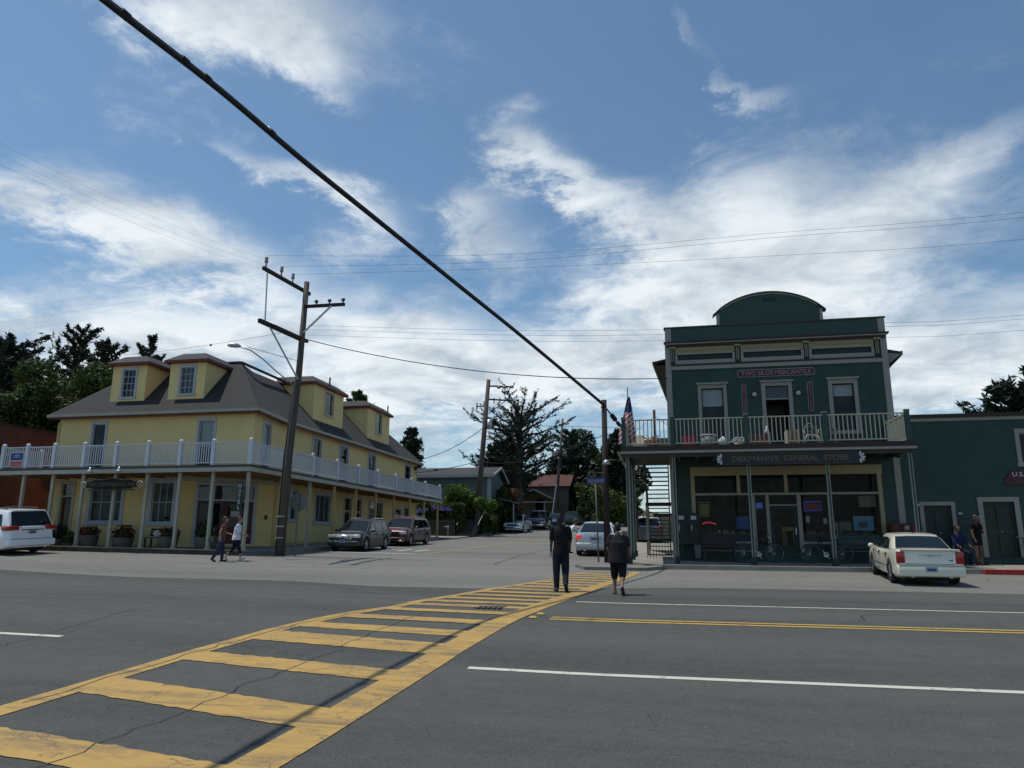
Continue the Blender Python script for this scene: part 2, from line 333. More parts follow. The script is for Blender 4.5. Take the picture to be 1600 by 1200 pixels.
def paintmat(name, col, wear=.5, under=(.06, .06, .06)):
    """road paint, worn through to the asphalt in patches and crazed"""
    M = bpy.data.materials.new(name); M.use_nodes = True; nt = M.node_tree; N = nt.nodes; L = nt.links; bs = N['Principled BSDF']; bs.inputs['Roughness'].default_value = .75
    tc = N.new('ShaderNodeTexCoord')
    def nz(sc, det, rough=.65, st=(1, 1, 1)):
        mp = N.new('ShaderNodeMapping'); mp.inputs[3].default_value = st; L.new(tc.outputs['Object'], mp.inputs[0]); o = N.new('ShaderNodeTexNoise'); o.inputs['Scale'].default_value = sc; o.inputs['Detail'].default_value = det; o.inputs['Roughness'].default_value = rough; L.new(mp.outputs[0], o.inputs['Vector']); return o
    a = nz(1.5, 14, .80, (.55, 2.0, 1)); r = N.new('ShaderNodeValToRGB'); r.color_ramp.elements[0].position = .60-wear*.07; r.color_ramp.elements[1].position = .66; r.color_ramp.elements[0].color = (0, 0, 0, 1); r.color_ramp.elements[1].color = (1, 1, 1, 1); L.new(a.outputs[0], r.inputs[0])
    v = N.new('ShaderNodeTexVoronoi'); v.feature = 'DISTANCE_TO_EDGE'; v.inputs['Scale'].default_value = 1.15
    wn = nz(2.3, 8); ad = N.new('ShaderNodeVectorMath'); ad.operation = 'ADD'; sc = N.new('ShaderNodeVectorMath'); sc.operation = 'SCALE'; sc.inputs[3].default_value = .7; L.new(wn.outputs['Color'], sc.inputs[0]); L.new(sc.outputs[0], ad.inputs[1]); L.new(tc.outputs['Object'], ad.inputs[0]); L.new(ad.outputs[0], v.inputs['Vector'])
    ck = N.new('ShaderNodeMath'); ck.operation = 'LESS_THAN'; L.new(v.outputs['Distance'], ck.inputs[0]); ck.inputs[1].default_value = .009
    c2 = N.new('ShaderNodeMath'); c2.operation = 'MULTIPLY'; L.new(ck.outputs[0], c2.inputs[0]); g = N.new('ShaderNodeMath'); g.operation = 'GREATER_THAN'; L.new(nz(.8, 2).outputs[0], g.inputs[0]); g.inputs[1].default_value = .47; L.new(g.outputs[0], c2.inputs[1])
    mxx = N.new('ShaderNodeMath'); mxx.operation = 'MAXIMUM'; L.new(r.outputs[0], mxx.inputs[0]); L.new(c2.outputs[0], mxx.inputs[1]); sk = N.new('ShaderNodeMapRange'); L.new(nz(1.0, 9, .72, (.22, 4.5, 1)).outputs[0], sk.inputs[0]); sk.inputs[1].default_value = .535; sk.inputs[2].default_value = .66; sk.inputs[4].default_value = .9 if wear > .8 else .2; mx2 = N.new('ShaderNodeMath'); mx2.operation = 'MAXIMUM'; L.new(sk.outputs[0], mx2.inputs[0]); L.new(mxx.outputs[0], mx2.inputs[1]); gr = N.new('ShaderNodeMapRange'); L.new(nz(38, 5, .7).outputs[0], gr.inputs[0]); gr.inputs[1].default_value = .36; gr.inputs[2].default_value = .62; gr.inputs[3].default_value = .45; gr.inputs[4].default_value = 1.0; mu = N.new('ShaderNodeMath'); mu.operation = 'MULTIPLY'; L.new(gr.outputs[0], mu.inputs[1]); L.new(mx2.outputs[0], mu.inputs[0])
    tone = N.new('ShaderNodeMix'); tone.data_type = 'RGBA'; L.new(nz(9, 6).outputs[0], tone.inputs[0]); tone.inputs[6].default_value = (*[c*.78 for c in col], 1); tone.inputs[7].default_value = (*[min(1, c*1.15) for c in col], 1)
    mx = N.new('ShaderNodeMix'); mx.data_type = 'RGBA'; L.new(mu.outputs[0], mx.inputs[0]); L.new(tone.outputs[2], mx.inputs[6]); mx.inputs[7].default_value = (*under, 1); L.new(mx.outputs[2], bs.inputs['Base Color'])
    return M
M_ROAD = asphalt('asphalt_dark', (.034, .035, .033), (.094, .094, .086), .35)
M_ROAD2 = asphalt('asphalt_pale', (.095, .093, .084), (.195, .19, .17), .6)
M_YEL = paintmat('paint_yellow', (.44, .27, .065), 1.7)
M_YEL2 = paintmat('paint_yellow_line', (.50, .33, .07), .3)
M_WHT = paintmat('paint_white', (.56, .55, .46), .35)
M_WHT2 = paintmat('paint_white_worn', (.45, .45, .43), 1.3, (.12, .12, .11))
M_CONC = mat('concrete', (.26, .24, .20), .9, var=.2, scale=1.5, bump=.2)
M_DIRT = mat('dry_ground', (.16, .14, .09), .95, col2=(.09, .11, .04), scale=.6, bump=.4)
M_REDK = mat('kerb_red', (.38, .03, .03), .7, var=.25, scale=5)
M_YWALL = mat('siding_yellow', (.72, .54, .23), .7, var=.05, scale=1.2, siding=.14)
M_YPLAS = mat('plaster_yellow', (.50, .37, .15), .8, var=.07, scale=1.5)
M_CREAM = mat('cream_paint', (.42, .39, .29), .6, var=.05, scale=2)
M_CREAMD = mat('cream_post', (.36, .34, .27), .6, var=.08, scale=3)
M_WHITE = mat('white_paint', (.56, .58, .62), .45, var=.04, scale=3)
M_TRIMB = mat('pale_blue_trim', (.38, .41, .46), .55, var=.04, scale=3)
M_OCHRE = mat('ochre_fascia', (.26, .15, .06), .7, var=.08, scale=2)
M_REDT = mat('red_trim', (.13, .03, .02), .6, var=.1, scale=3)
M_ROOF = mat('grey_shingles', (.027, .026, .026), .9, var=.22, scale=7, bump=.5, bscale=30, siding=.13)
M_ROOF2 = mat('grey_roll_roofing', (.042, .040, .040), .85, var=.12, scale=3, bump=.2, bscale=25)
M_DGREY = mat('dark_edge', (.05, .05, .05), .7, scale=3)
M_GLASS = glassmat('window_glass', (.018, .025, .03))
M_GLASSD = glassmat('window_glass_dark', (.006, .008, .014), spec=.22)
M_GLASSC = glassmat('shop_glass', (.02, .024, .026), .86)
M_CURT = mat('white_blind', (.5, .53, .53), .8, var=.05, stretch=(1, 1, 6), scale=4)
M_CURT2 = mat('grey_curtain', (.10, .11, .105), .8, var=.25, stretch=(6, 1, 1), scale=3)
M_POT = mat('brown_pot', (.085, .075, .06), .8, var=.2, scale=4)
M_DOORR = mat('dark_red_door', (.07, .012, .012), .45, var=.12, scale=3)
M_BRICK = mat('dark_brick', (.10, .032, .022), .85, var=.25, scale=2.5, bump=.3)
M_TEAL = mat('teal_siding', (.021, .050, .042), .65, var=.22, scale=1.3, siding=.15)
M_TEALP = mat('teal_panel', (.024, .058, .049), .6, var=.08, scale=1.1)
M_TEALD = mat('dark_teal', (.012, .026, .022), .6, var=.1, scale=2)
M_TAUPE = mat('grey_beige_trim', (.26, .25, .22), .6, var=.06, scale=2.5)
M_BUFF = mat('buff_trim', (.30, .265, .15), .6, var=.06, scale=2.5)
M_BROWN = mat('dark_brown_moulding', (.030, .016, .012), .6, scale=3)
M_WOOD = mat('weathered_pole', (.080, .066, .056), .85, var=.35, scale=5, stretch=(6, 6, .35), bump=.4, bscale=8)
M_WOODD = mat('dark_pole', (.030, .019, .018), .85, var=.3, scale=5, stretch=(6, 6, .4), bump=.3)
M_STAIR = mat('dark_stair_wood', (.045, .05, .045), .75, var=.2, scale=4)
M_PLANK = mat('deck_planks', (.05, .04, .032), .8, var=.2, scale=3, stretch=(8, 1, 1))
M_METAL = mat('galvanised', (.42, .43, .44), .45, metal=.8, var=.1, scale=6)
M_STEEL = mat('sign_back_grey', (.12, .125, .11), .6, metal=.2, var=.1, scale=4)
M_BLACK = mat('black_metal', (.018, .018, .02), .5, var=.1)
M_WIRE = mat('wire_black', (.014, .014, .016), .75, var=.1, scale=20)
M_INSUL = mat('porcelain', (.25, .24, .23), .3, var=.1)
M_SIGNR = mat('maroon_sign', (.055, .008, .02), .5, var=.1)
M_SIGNB = mat('dark_carved_sign', (.012, .009, .008), .9, var=.2, scale=3)
M_SIGNK = mat('near_black_sign', (.014, .018, .02), .55, var=.15)
M_GOLD = mat('dull_gold_letter', (.11, .095, .05), .6, var=.15)
M_LET = mat('pink_grey_letter', (.30, .19, .20), .6, var=.05)
M_LETW = mat('white_letter', (.45, .45, .44), .6, var=.05)
M_BLUE = mat('blue_sign', (.022, .045, .18), .45, var=.08)
M_RED = mat('red_plastic', (.42, .03, .03), .45, var=.1)
M_ORANGE = mat('terracotta', (.40, .16, .08), .7, var=.15)
M_WICKER = mat('cream_wicker', (.55, .50, .36), .6, var=.1)
# ---------------------------------------------------------------- terrain and roads
def terrain():
    xs = [-400, -300, -220, -160, -120, -90, -70, -60, -52]+[-46+.5*i for i in range(0, 133)]+[22, 26, 32, 45, 60, 90, 140, 220, 320, 400]
    ys = [-60, -40, -25, -15, -10, -7]+[-5+.4*i for i in range(0, 103)]+[36.5+i*1.0 for i in range(0, 90)]+[130, 145, 165, 200, 260, 350, 500, 800]
    v = [(x, y, G(x, y)) for y in ys for x in xs]; n = len(xs)
    f = [(j*n+i, j*n+i+1, (j+1)*n+i+1, (j+1)*n+i) for j in range(len(ys)-1) for i in range(n-1)]
    me = bpy.data.meshes.new('ground'); me.from_pydata(v, [], f); me.materials.append(M_DIRT); o = bpy.data.objects.new('ground', me); COL.objects.link(o); tag(o, kind='structure')
terrain()
def st(name, m, polys, off, **k): return tag(gsheet(name, m, polys, off, **k), kind='structure')
st('side_street', M_ROAD2, [[(-46, 16), (36, 16), (36, 26.6), (-46, 28)], [(-17, 26.6), (-1.5, 26.6), (-1.5, 60), (-17, 60)], [(-17, 60), (-1.5, 60), (1, 90), (-17, 90)], [(-17, 90), (1, 90), (4, 125), (-14, 125)]], .006, step=.8)
edge = [(-46, 21.6), (-19.5, 19.0), (-16.6, 18.4), (-14.3, 18.1), (-9.8, 18.5), (-7.3, 17.9), (-4.7, 18.2), (.26, 19.95), (4, 20.1), (8.2, 20.1), (36, 20.3)]
st('main_road', M_ROAD, [[(a[0], -12), (b[0], -12), b, a] for a, b in zip(edge, edge[1:])], .010, step=.8)
st('parking_line', M_WHT, [[(-2.5, 9.42), (30, 9.68), (30, 9.80), (-2.5, 9.54)]], .0145)
st('parking_line', M_WHT, [[(-46, 9.92), (-8.93, 9.92), (-8.93, 10.03), (-46, 10.03)]], .0145)
st('centre_line', M_YEL2, [[(-2.0, 13.20), (30, 13.46), (30, 13.57), (-2.0, 13.31)], [(-2.0, 12.95), (30, 13.20), (30, 13.31), (-2.0, 13.06)]], .0145)
st('edge_line', M_WHT, [[(-1.9, 15.98), (30, 16.14), (30, 16.24), (-1.9, 16.08)]], .0145)
# crosswalk: two borders and the cross bars
RO = [(-3.12, 4.4), (-3.06, 5.86), (-2.94, 8.12), (-2.81, 10.23), (-2.58, 12.12), (-2.37, 13.92), (-2.15, 16.08), (-1.7, 19.06), (-1.26, 21.9), (-.82, 24.85)]
RI = [(-3.56, 4.4), (-3.49, 5.86), (-3.38, 8.12), (-3.24, 10.23), (-3.01, 12.12), (-2.79, 13.92), (-2.56, 16.08), (-2.06, 19.06), (-1.56, 21.9), (-1.12, 24.85)]
LO = [(-6.75, 4.4), (-6.72, 6.0), (-6.60, 7.94), (-6.48, 9.64), (-6.2, 11.11), (-5.75, 12.46), (-5.2, 13.8), (-5.12, 14.92), (-4.35, 18.1), (-3.42, 20.94), (-2.75, 24.1)]
LI = [(-6.45, 4.4), (-6.40, 6.0), (-6.30, 7.94), (-6.18, 9.64), (-5.9, 11.11), (-5.42, 12.46), (-4.95, 13.8), (-4.88, 14.92), (-4.13, 18.1), (-3.22, 20.94), (-2.6, 24.1)]
def lerpx(P, y):
    for (x0, y0), (x1, y1) in zip(P, P[1:]):
        if y <= y1: return x0+(x1-x0)*(y-y0)/(y1-y0)
    return P[-1][0]
bars = [(5.98, 5.46, .52), (7.72, 7.08, .66), (9.33, 8.82, .45), (10.86, 10.24, .36), (11.7, 11.3, .18), (12.62, 12.26, .12), (13.68, 13.3, .05)]
y = 14.42
while y < 24.4: bars.append((y+.18, y-.18, .02)); y += .78
cw = []; rq = random.Random(8)
for a, b, sl_ in bars:
    # top edge (far) and bottom edge, each running from the left border to the right one, slightly slanted
    xl1, xl0 = lerpx(LI, a+sl_*.5), lerpx(LI, b+sl_*.5); xr1, xr0 = lerpx(RI, a-sl_*.4), lerpx(RI, b-sl_*.4)
    def rag(p, q, amp=.011, st_=.10):
        n_ = max(2, int(math.hypot(q[0]-p[0], q[1]-p[1])/st_)); return [(p[0]+(q[0]-p[0])*i/n_, p[1]+(q[1]-p[1])*i/n_+(rq.gauss(0, amp) if i else 0)) for i in range(n_)]
    cw.append(rag((xl0, b+sl_*.5), (xr0, b-sl_*.4))+[(xr0, b-sl_*.4)]+rag((xr1, a-sl_*.4), (xl1, a+sl_*.5))+[(xl1, a+sl_*.5)])
for P, Q in ((RI, RO), (LO, LI)):
    for (p0, p1), (q0, q1) in zip(zip(P, P[1:]), zip(Q, Q[1:])): cw.append([p0, q0, q1, p1])
cw.append([(-2.5, 24.35), (-1.2, 24.5), (-1.2, 24.72), (-2.5, 24.57)])
st('crosswalk', M_YEL, cw, .018)
st('street_centre_line', M_YEL2, [[(-10.7, 32.2), (-10.58, 32.2), (-8.82, 56.7), (-8.94, 56.7)], [(-8.94, 56.7), (-8.82, 56.7), (-7.2, 95), (-7.32, 95)]], .0145)
st('stop_line', M_WHT2, [[(-15.6, 31.9), (-11.0, 31.9), (-11.0, 32.3), (-15.6, 32.3)]], .0145)
st('road_lettering', M_WHT2, [[(-14.6+i*.9, 34.2), (-14.3+i*.9, 34.2), (-14.25+i*.9, 36.2), (-14.5+i*.9, 36.2)] for i in range(4)]+[[(-14.6+i*.9, 35.3), (-14.1+i*.9, 35.3), (-14.1+i*.9, 35.6), (-14.6+i*.9, 35.6)] for i in range(4)], .0145)
# pavements with kerbs
st('hotel_kerb', mat('shaded_kerb', (.055, .05, .04), .9, var=.3, scale=3), [[(-46, 27.02), (-16.72, 27.17), (-16.72, 27.5), (-46, 27.5)]], .185, step=.8, thick=.4)  # kerb concrete coloured darker to carry the shade on its street face
st('hotel_pavement', M_CONC, [[(-46, 26.99), (-16.70, 27.14), (-16.70, 27.32), (-46, 27.32)]], .215, step=.8, thick=.028)
st('hotel_pavement', M_CONC, [[(-46, 27.32), (-16.75, 27.32), (-16.75, 29.65), (-46, 29.65)], [(-18.5, 29.65), (-16.1, 29.65), (-16.1, 52.5), (-18.5, 52.5)], [(-22.2, 29.65), (-18.5, 29.65), (-18.5, 33.3)]], .17, step=.8, thick=.4)
st('corner_pavement', M_ROAD2, [[(-16.74, 27.3), (-16.1, 27.9), (-16.1, 29.64), (-16.74, 29.64)]], .10, step=.8, thick=.3)
st('street_pavement', M_CONC, [[(-19.5, 52.6), (-15.3, 52.6), (-15.3, 56.0), (-15.0, 74), (-19.5, 74)], [(-40, 54), (-19.5, 54), (-19.5, 57), (-40, 57)]], .10, step=1.0, thick=.3)
st('store_pavement', M_CONC, [[(-2.1, 27.4), (-.02, 26.0), (20, 26.0), (20, 29.0), (-2.1, 29.0)], [(-2.1, 29.0), (.4, 29.0), (.4, 62), (-2.1, 62)]], .15, step=.8, thick=.35)
st('corner_ramp', M_ROAD2, [[(-3.1, 26.0), (-2.7, 25.2), (-.7, 25.35), (-.03, 25.98), (-2.11, 27.38), (-2.9, 27.6)]], .11, step=.5, thick=.3)
st('red_kerb', M_REDK, [[(9.6, 25.86), (12.7, 25.86), (12.7, 25.995), (9.6, 25.995)]], .155, step=.8, thick=.35)
for (x, y), ww in (((-2.25, 13.55), 'farther of two low yellow reflectors by the crosswalk end of the double centre line'), ((-2.3, 13.05), 'nearer of two low yellow reflectors by the crosswalk end of the double centre line')):
    single('road_reflector', MB().hexa([(x-.07, y-.05, G(x, y)+.018), (x+.07, y-.05, G(x, y)+.018), (x+.07, y+.05, G(x, y)+.018), (x-.07, y+.05, G(x, y)+.018), (x-.05, y-.02, G(x, y)+.045), (x+.05, y-.02, G(x, y)+.045), (x+.05, y+.02, G(x, y)+.045), (x-.05, y+.02, G(x, y)+.045)]), M_YEL2,
           ww, 'road reflector', 'reflectors at the end of the centre line')
mc = MB()
for i in range(5): mc.box(-3.55+i*.1, -3.51+i*.1, 14.02, 14.42, G(-3.3, 14.2)+.02, G(-3.3, 14.2)+.034)
mc.box(-3.6, -3.06, 14.0, 14.03, G(-3.3, 14.2)+.02, G(-3.3, 14.2)+.032); mc.box(-3.6, -3.06, 14.41, 14.44, G(-3.3, 14.2)+.02, G(-3.3, 14.2)+.032)
single('manhole_grate', mc, M_BLACK, 'small dark iron grate set in the yellow crosswalk bars', 'grate')

rt = random.Random(12); TAR = mat('tar_seal', (.022, .022, .023), .55, var=.2, scale=8)
def tar(pts, w):
    P = []
    for (a, b), (c, d) in zip(pts, pts[1:]):
        n_ = max(2, int(math.hypot(c-a, d-b)/.22))
        for i in range(n_): t_ = i/n_; P.append((a+(c-a)*t_+rt.gauss(0, .035), b+(d-b)*t_+rt.gauss(0, .035)))
    m = MB()
    for (a, b), (c, d) in zip(P, P[1:]):
        L_ = math.hypot(c-a, d-b) or 1; nx, ny = -(d-b)/L_*w/2, (c-a)/L_*w/2
        m.quad((a-nx, b-ny, G(a, b)+.021), (c-nx, d-ny, G(c, d)+.021), (c+nx, d+ny, G(c, d)+.021), (a+nx, b+ny, G(a, b)+.021))
    tag(m.build('tar_seam', TAR), kind='structure')
tar([(-6.5, 6.9), (-6.45, 8.3), (-6.3, 10), (-5.9, 11.5), (-5.3, 13.2)], .018); tar([(-4.9, 5.3), (-4.7, 8), (-4.55, 10.5), (-4.2, 13.5)], .012)
tar([(-30, 22.6), (-22, 22.2), (-16, 22.9), (-9, 23.6)], .03); tar([(-28, 20.9), (-20, 21.6), (-12, 25.3)], .025); tar([(-6, 26), (-6.4, 33), (-6.1, 42)], .03); tar([(-3.3, 21), (-3.1, 23.5), (-3.4, 25)], .02)
tar([(3.2, 13.9), (3.4, 14.8), (5.1, 15.5)], .012); tar([(-10, 7.5), (-9.2, 9.2), (-9.5, 12.5)], .012); tar([(1.0, 21.2), (4.5, 21.0), (8, 21.5)], .02)
# ---------------------------------------------------------------- building parts
def window(root, F, u0, u1, v0, v1, cols=1, rows=2, trim=.11, tm=None, gm=None, sash=None, blind=0, cm=None, hood=False, sill=.06, bar=.035, name='window'):
    tm = tm or M_TRIMB; gm = gm or M_GLASS; sash = sash or tm
    t = MB()
    t.fb(F, u0-trim, u1+trim, v1, v1+trim*1.15, -.01, .035)
    t.fb(F, u0-trim-.03, u1+trim+.03, v0-trim, v0, -.01, .05+sill*.3)
    t.fb(F, u0-trim, u0, v0, v1, -.01, .035); t.fb(F, u1, u1+trim, v0, v1, -.01, .035)
    if hood: t.fb(F, u0-trim-.06, u1+trim+.06, v1+trim*1.15, v1+trim*1.15+.07, -.01, .12)
    w = t.build(name, tm, root)
    s = MB(); s.fb(F, u0, u0+bar, v0, v1, -.09, -.05); s.fb(F, u1-bar, u1, v0, v1, -.09, -.05); s.fb(F, u0+bar, u1-bar, v0, v0+bar, -.09, -.05); s.fb(F, u0+bar, u1-bar, v1-bar, v1, -.09, -.05)
    for i in range(1, cols): c = u0+(u1-u0)*i/cols; s.fb(F, c-bar*.45, c+bar*.45, v0+bar, v1-bar, -.085, -.047)
    for j in range(1, rows): c = v0+(v1-v0)*j/rows; s.fb(F, u0+bar, u1-bar, c-bar*.5, c+bar*.5, -.088, -.044)
    s.build('sash', sash, w)
    p = MB()
    if blind:
        p.quad(F.p(u0, v0, -.075), F.p(u1, v0, -.075), F.p(u1, v1, -.075), F.p(u0, v1, -.075)); g = M_GLASSC
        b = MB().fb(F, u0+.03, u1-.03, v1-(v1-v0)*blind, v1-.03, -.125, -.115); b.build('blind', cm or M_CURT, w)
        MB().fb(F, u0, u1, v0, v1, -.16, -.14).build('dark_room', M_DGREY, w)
    else: p.fb(F, u0, u1, v0, v1, -.078, -.072); g = gm
    p.build('pane', g, w)
    return w
def railing(root, a, b, z, h, nbal, mb_mat, top=(.05, .04), bal=.028, zb=.10):
    """one bay: top rail, bottom rail and balusters between points a and b (plan)"""
    m = MB(); A = Vector((a[0], a[1], z)); B = Vector((b[0], b[1], z))
    m.bar(A+Vector((0, 0, h)), B+Vector((0, 0, h)), top[0]*1.6, top[1]); m.bar(A+Vector((0, 0, zb)), B+Vector((0, 0, zb)), top[0], top[1])
    for i in range(nbal):
        p = A+(B-A)*(i+.5)/nbal; m.bar(p+Vector((0, 0, zb+.02)), p+Vector((0, 0, h-.02)), bal, bal)
    return m.build('railing', mb_mat, root)
# ================================================================ THE YELLOW HOTEL
def hotel():
    r = thing('hotel', 'pale yellow corner hotel with grey hipped roof, four dormers and white wraparound balcony', 'hotel', (-23, 30, G(-23, 30)))
    FS = Fr((0, 29.6, 0), (1, 0, 0), (0, -1, 0)); SS = Fr((-18.35, 0, 0), (0, 1, 0), (1, 0, 0))
    zf, zd, ze = 1.0, 4.72, 7.35      # foot, deck, eave
    a = Vector((-17.85, 29.6, 0)); b = Vector((-18.35, 32.9, 0)); AN = Fr(a, b-a, Vector((b.y-a.y, a.x-b.x, 0)))
    c = Vector((-21.6, 29.6, 0)); d = Vector((-18.35, 32.9, 0)); CHF = Fr(c, d-c, Vector((d.y-c.y, c.x-d.x, 0))); LA = (b-a).length; LC = (d-c).length
    fw = [(-26.17, -25.5, 4.85, 6.98), (-20.6, -19.85, 4.85, 6.98)]; fl = [(-25.85, -24.25, 2.5, 4.22), (-22.55, -20.9+.0, 2.45, 4.22)]
    fl[1] = (-22.6, -21.75+.0, 2.45, 4.22)
    fl = [(-25.85, -24.25, 2.5, 4.22), (-23.35+.7, -21.75+.15, 2.45, 4.22)]
    dl = [(-27.42, -26.85, 1.4, 4.2)]
    sw = [(36.3, 37.25, 4.85, 7.05), (39.7, 40.8, 4.85, 7.05), (44.0, 45.1, 4.85, 7.05), (50.8, 52.0, 4.85, 7.05)]
    slw = [(34.25, 34.85, 2.7, 4.1), (37.0, 38.75, 2.65, 4.1), (44.4, 46.6, 2.6, 4.1), (50.9, 52.0, 2.9, 4.0)]; sld = [(40.7, 41.6, 1.6, 4.1), (42.4, 43.1, 1.6, 4.1), (49.1, 50.2, 1.7, 3.8)]
    m = MB(); m.wall(FS, -28.05, -17.85, 4.55, ze, fw); m.wall(SS, 32.9, 53.4, 4.55, ze, sw)
    m.wall(AN, 0, LA, 4.55, ze, [(1.1, 1.95, 4.85, 6.98)])
    m.quad((-28.05, 53.4, zf), (-28.05, 29.6, zf), (-28.05, 29.6, ze), (-28.05, 53.4, ze)); m.quad((-18.35, 53.4, zf), (-28.05, 53.4, zf), (-28.05, 53.4, ze), (-18.35, 53.4, ze))
    m.wall(FS, -28.05, -21.6, zf, 4.55, fl+dl); m.wall(SS, 32.9, 53.4, zf, 4.55, slw+sld); m.wall(CHF, 0, LC, zf, 4.55, [(1.05, 3.55, 1.5, 4.15)])
    m.add([(-28.05, 29.6, ze-.02), (-17.85, 29.6, ze-.02), (-18.35, 32.9, ze-.02), (-18.35, 53.4, ze-.02), (-28.05, 53.4, ze-.02)], [(0, 1, 2, 3, 4)])
    m.add([(-28.05, 29.6, zf+.2), (-21.6, 29.6, zf+.2), (-18.35, 32.9, zf+.2), (-18.35, 53.4, zf+.2), (-28.05, 53.4, zf+.2)], [(4, 3, 2, 1, 0)])
    m.build('wall', M_YWALL, r)
    for a_ in ((FS, -28.11, -27.95, zf, ze-.25, -.02, .03), (CHF, LC-.14, LC+.02, zf, 4.5, 0, .04), (SS, 53.3, 53.44, zf, ze-.25, -.02, .03)): MB().fb(*a_).build('corner_board', M_YPLAS, r)
    for a_ in ((FS, -28.05, -21.62, zf+.02, 1.45, 0, .02), (SS, 32.95, 53.4, zf+.02, 1.6, 0, .02)): MB().fb(*a_).build('base_board', M_YPLAS, r)
    for h in fw: window(r, FS, *h, cols=1, rows=2, blind=.55 if h[0] > -22 else 0, gm=M_GLASSD)
    window(r, AN, 1.1, 1.95, 4.85, 6.98, blind=.5)
    for h in sw: window(r, SS, *h, gm=M_GLASSD, trim=.13)
    for h in fl: window(r, FS, *h, cols=3, rows=2, trim=.17, blind=.95, cm=M_CURT2)
    window(r, SS, *slw[0], gm=M_GLASSD, trim=.13); window(r, SS, *slw[1], cols=3, rows=1, trim=.13, blind=.9, cm=M_CURT2); window(r, SS, *slw[2], cols=2, rows=2, gm=M_GLASSD, trim=.13, tm=M_CREAM); window(r, SS, *slw[3], cols=2, rows=1, trim=.1)
    def door(F, u0, u1, v0, v1, vt, m_, tm=M_CREAM, leaves=1, glass=False):
        tr = MB(); w = .13
        tr.fb(F, u0-w, u0, v0, v1+w, -.01, .04); tr.fb(F, u1, u1+w, v0, v1+w, -.01, .04); tr.fb(F, u0, u1, v1, v1+w, -.01, .04); tr.fb(F, u0, u1, vt, vt+.07, -.10, .0)
        D = tr.build('door', tm, r)
        MB().fb(F, u0, u1, vt+.07, v1, -.10, -.08).build('transom_pane', M_GLASS, D)
        for k in range(leaves):
            a0 = u0+(u1-u0)*k/leaves; a1 = u0+(u1-u0)*(k+1)/leaves; l = MB(); hgt = vt-v0
            l.fb(F, a0+.01, a1-.01, v0, v0+hgt*.40, -.11, -.07); l.fb(F, a0+.01, a0+.12, v0+hgt*.40, vt, -.11, -.07); l.fb(F, a1-.12, a1-.01, v0+hgt*.40, vt, -.11, -.07); l.fb(F, a0+.12, a1-.12, vt-.12, vt, -.11, -.07)
            lf = l.build('door_leaf', m_, D); MB().fb(F, a0+.12, a1-.12, v0+hgt*.4, vt-.12, -.105, -.095).build('pane', M_GLASSD, lf)
            MB().ball(F.p(a1-.08 if k == 0 else a0+.08, v0+1.0, -.04), .03, 8, 6).build('handle', M_METAL, lf)
        return D
    door(FS, -27.42, -26.85, 1.4, 4.2, 3.6, M_DOORR)
    D = door(CHF, 1.05, 3.55, 1.5, 4.15, 3.45, M_DOORR, M_TRIMB, 2)
    MB().fb(CHF, 2.55, 2.95, 2.75, 3.0, -.06, -.05).build('notice', M_LETW, D)
    for h in sld: door(SS, *h, 3.35, M_DOORR)
    # roof: steep hipped skirt with a flat top
    o = .38; E0 = [(-28.05-o, 29.6-o), (-17.85+o, 29.6-o), (-18.35+o, 32.9), (-18.35+o, 53.4+o), (-28.05-o, 53.4+o)]
    i_ = 2.9; T0 = [(-28.05-o+i_, 29.6-o+i_), (-17.85+o-i_, 29.6-o+i_), (-18.35+o-i_, 32.9+1.2), (-18.35+o-i_, 53.4+o-i_), (-28.05-o+i_, 53.4+o-i_)]
    m = MB(); n = 5; zt = ze+2.95
    for k in range(n):
        j = (k+1) % n; m.quad((*E0[k], ze+.07), (*E0[j], ze+.07), (*T0[j], zt), (*T0[k], zt))
    m.add([(x, y_, zt) for x, y_ in T0], [(0, 1, 2, 3, 4)]); m.add([(x, y_, ze-.03) for x, y_ in E0], [(4, 3, 2, 1, 0)])
    roof = m.build('roof', M_ROOF, r)
    f = MB()
    for k in range(n):
        j = (k+1) % n; p, q = Vector((*E0[k], 0)), Vector((*E0[j], 0)); f.bar(p+Vector((0, 0, ze+.02)), q+Vector((0, 0, ze+.02)), .10, .13)
    f.build('eave_board', M_CREAMD, r)
    f = MB()
    for k in range(n):
        j = (k+1) % n; p = Vector((*E0[k], 0)); q = Vector((*E0[j], 0)); cc = Vector((-23.2, 41, 0))
        p2 = p+(cc-p).normalized()*.09; q2 = q+(cc-q).normalized()*.09; f.bar(p2+Vector((0, 0, ze-.085)), q2+Vector((0, 0, ze-.085)), .08, .06)
    f.build('red_trim', M_REDT, r)
    f = MB(); f.bar((T0[1][0], T0[1][1], zt+.03), (T0[3][0], T0[3][1], zt+.03), .16, .08); f.bar((T0[0][0], T0[0][1], zt+.03), (T0[1][0], T0[1][1], zt+.03), .16, .08); f.build('ridge_cap', M_DGREY, roof)
    # dormers
    def dormer(F, u0, u1, v0, v1, dep, win, cols, rows, gm, blind=0):
        b_ = MB(); b_.wall(F, u0, u1, v0, v1, [win]); 
        b_.quad(F.p(u0, v0, 0), F.p(u0, v1, 0), F.p(u0, v1, -dep), F.p(u0, v0, -.05)); b_.quad(F.p(u1, v0, 0), F.p(u1, v0, -.05), F.p(u1, v1, -dep), F.p(u1, v1, 0))
        dm = b_.build('dormer', M_YWALL, r)
        q = .22; e = [F.p(u0-q, v1, q), F.p(u1+q, v1, q), F.p(u1+q, v1, -dep), F.p(u0-q, v1, -dep)]
        h = .5; hi = .55; tt = [F.p(u0-q+hi, v1+h, q-hi), F.p(u1+q-hi, v1+h, q-hi), F.p(u1+q-hi, v1+h, -dep-.3), F.p(u0-q+hi, v1+h, -dep-.3)]
        rf = MB()
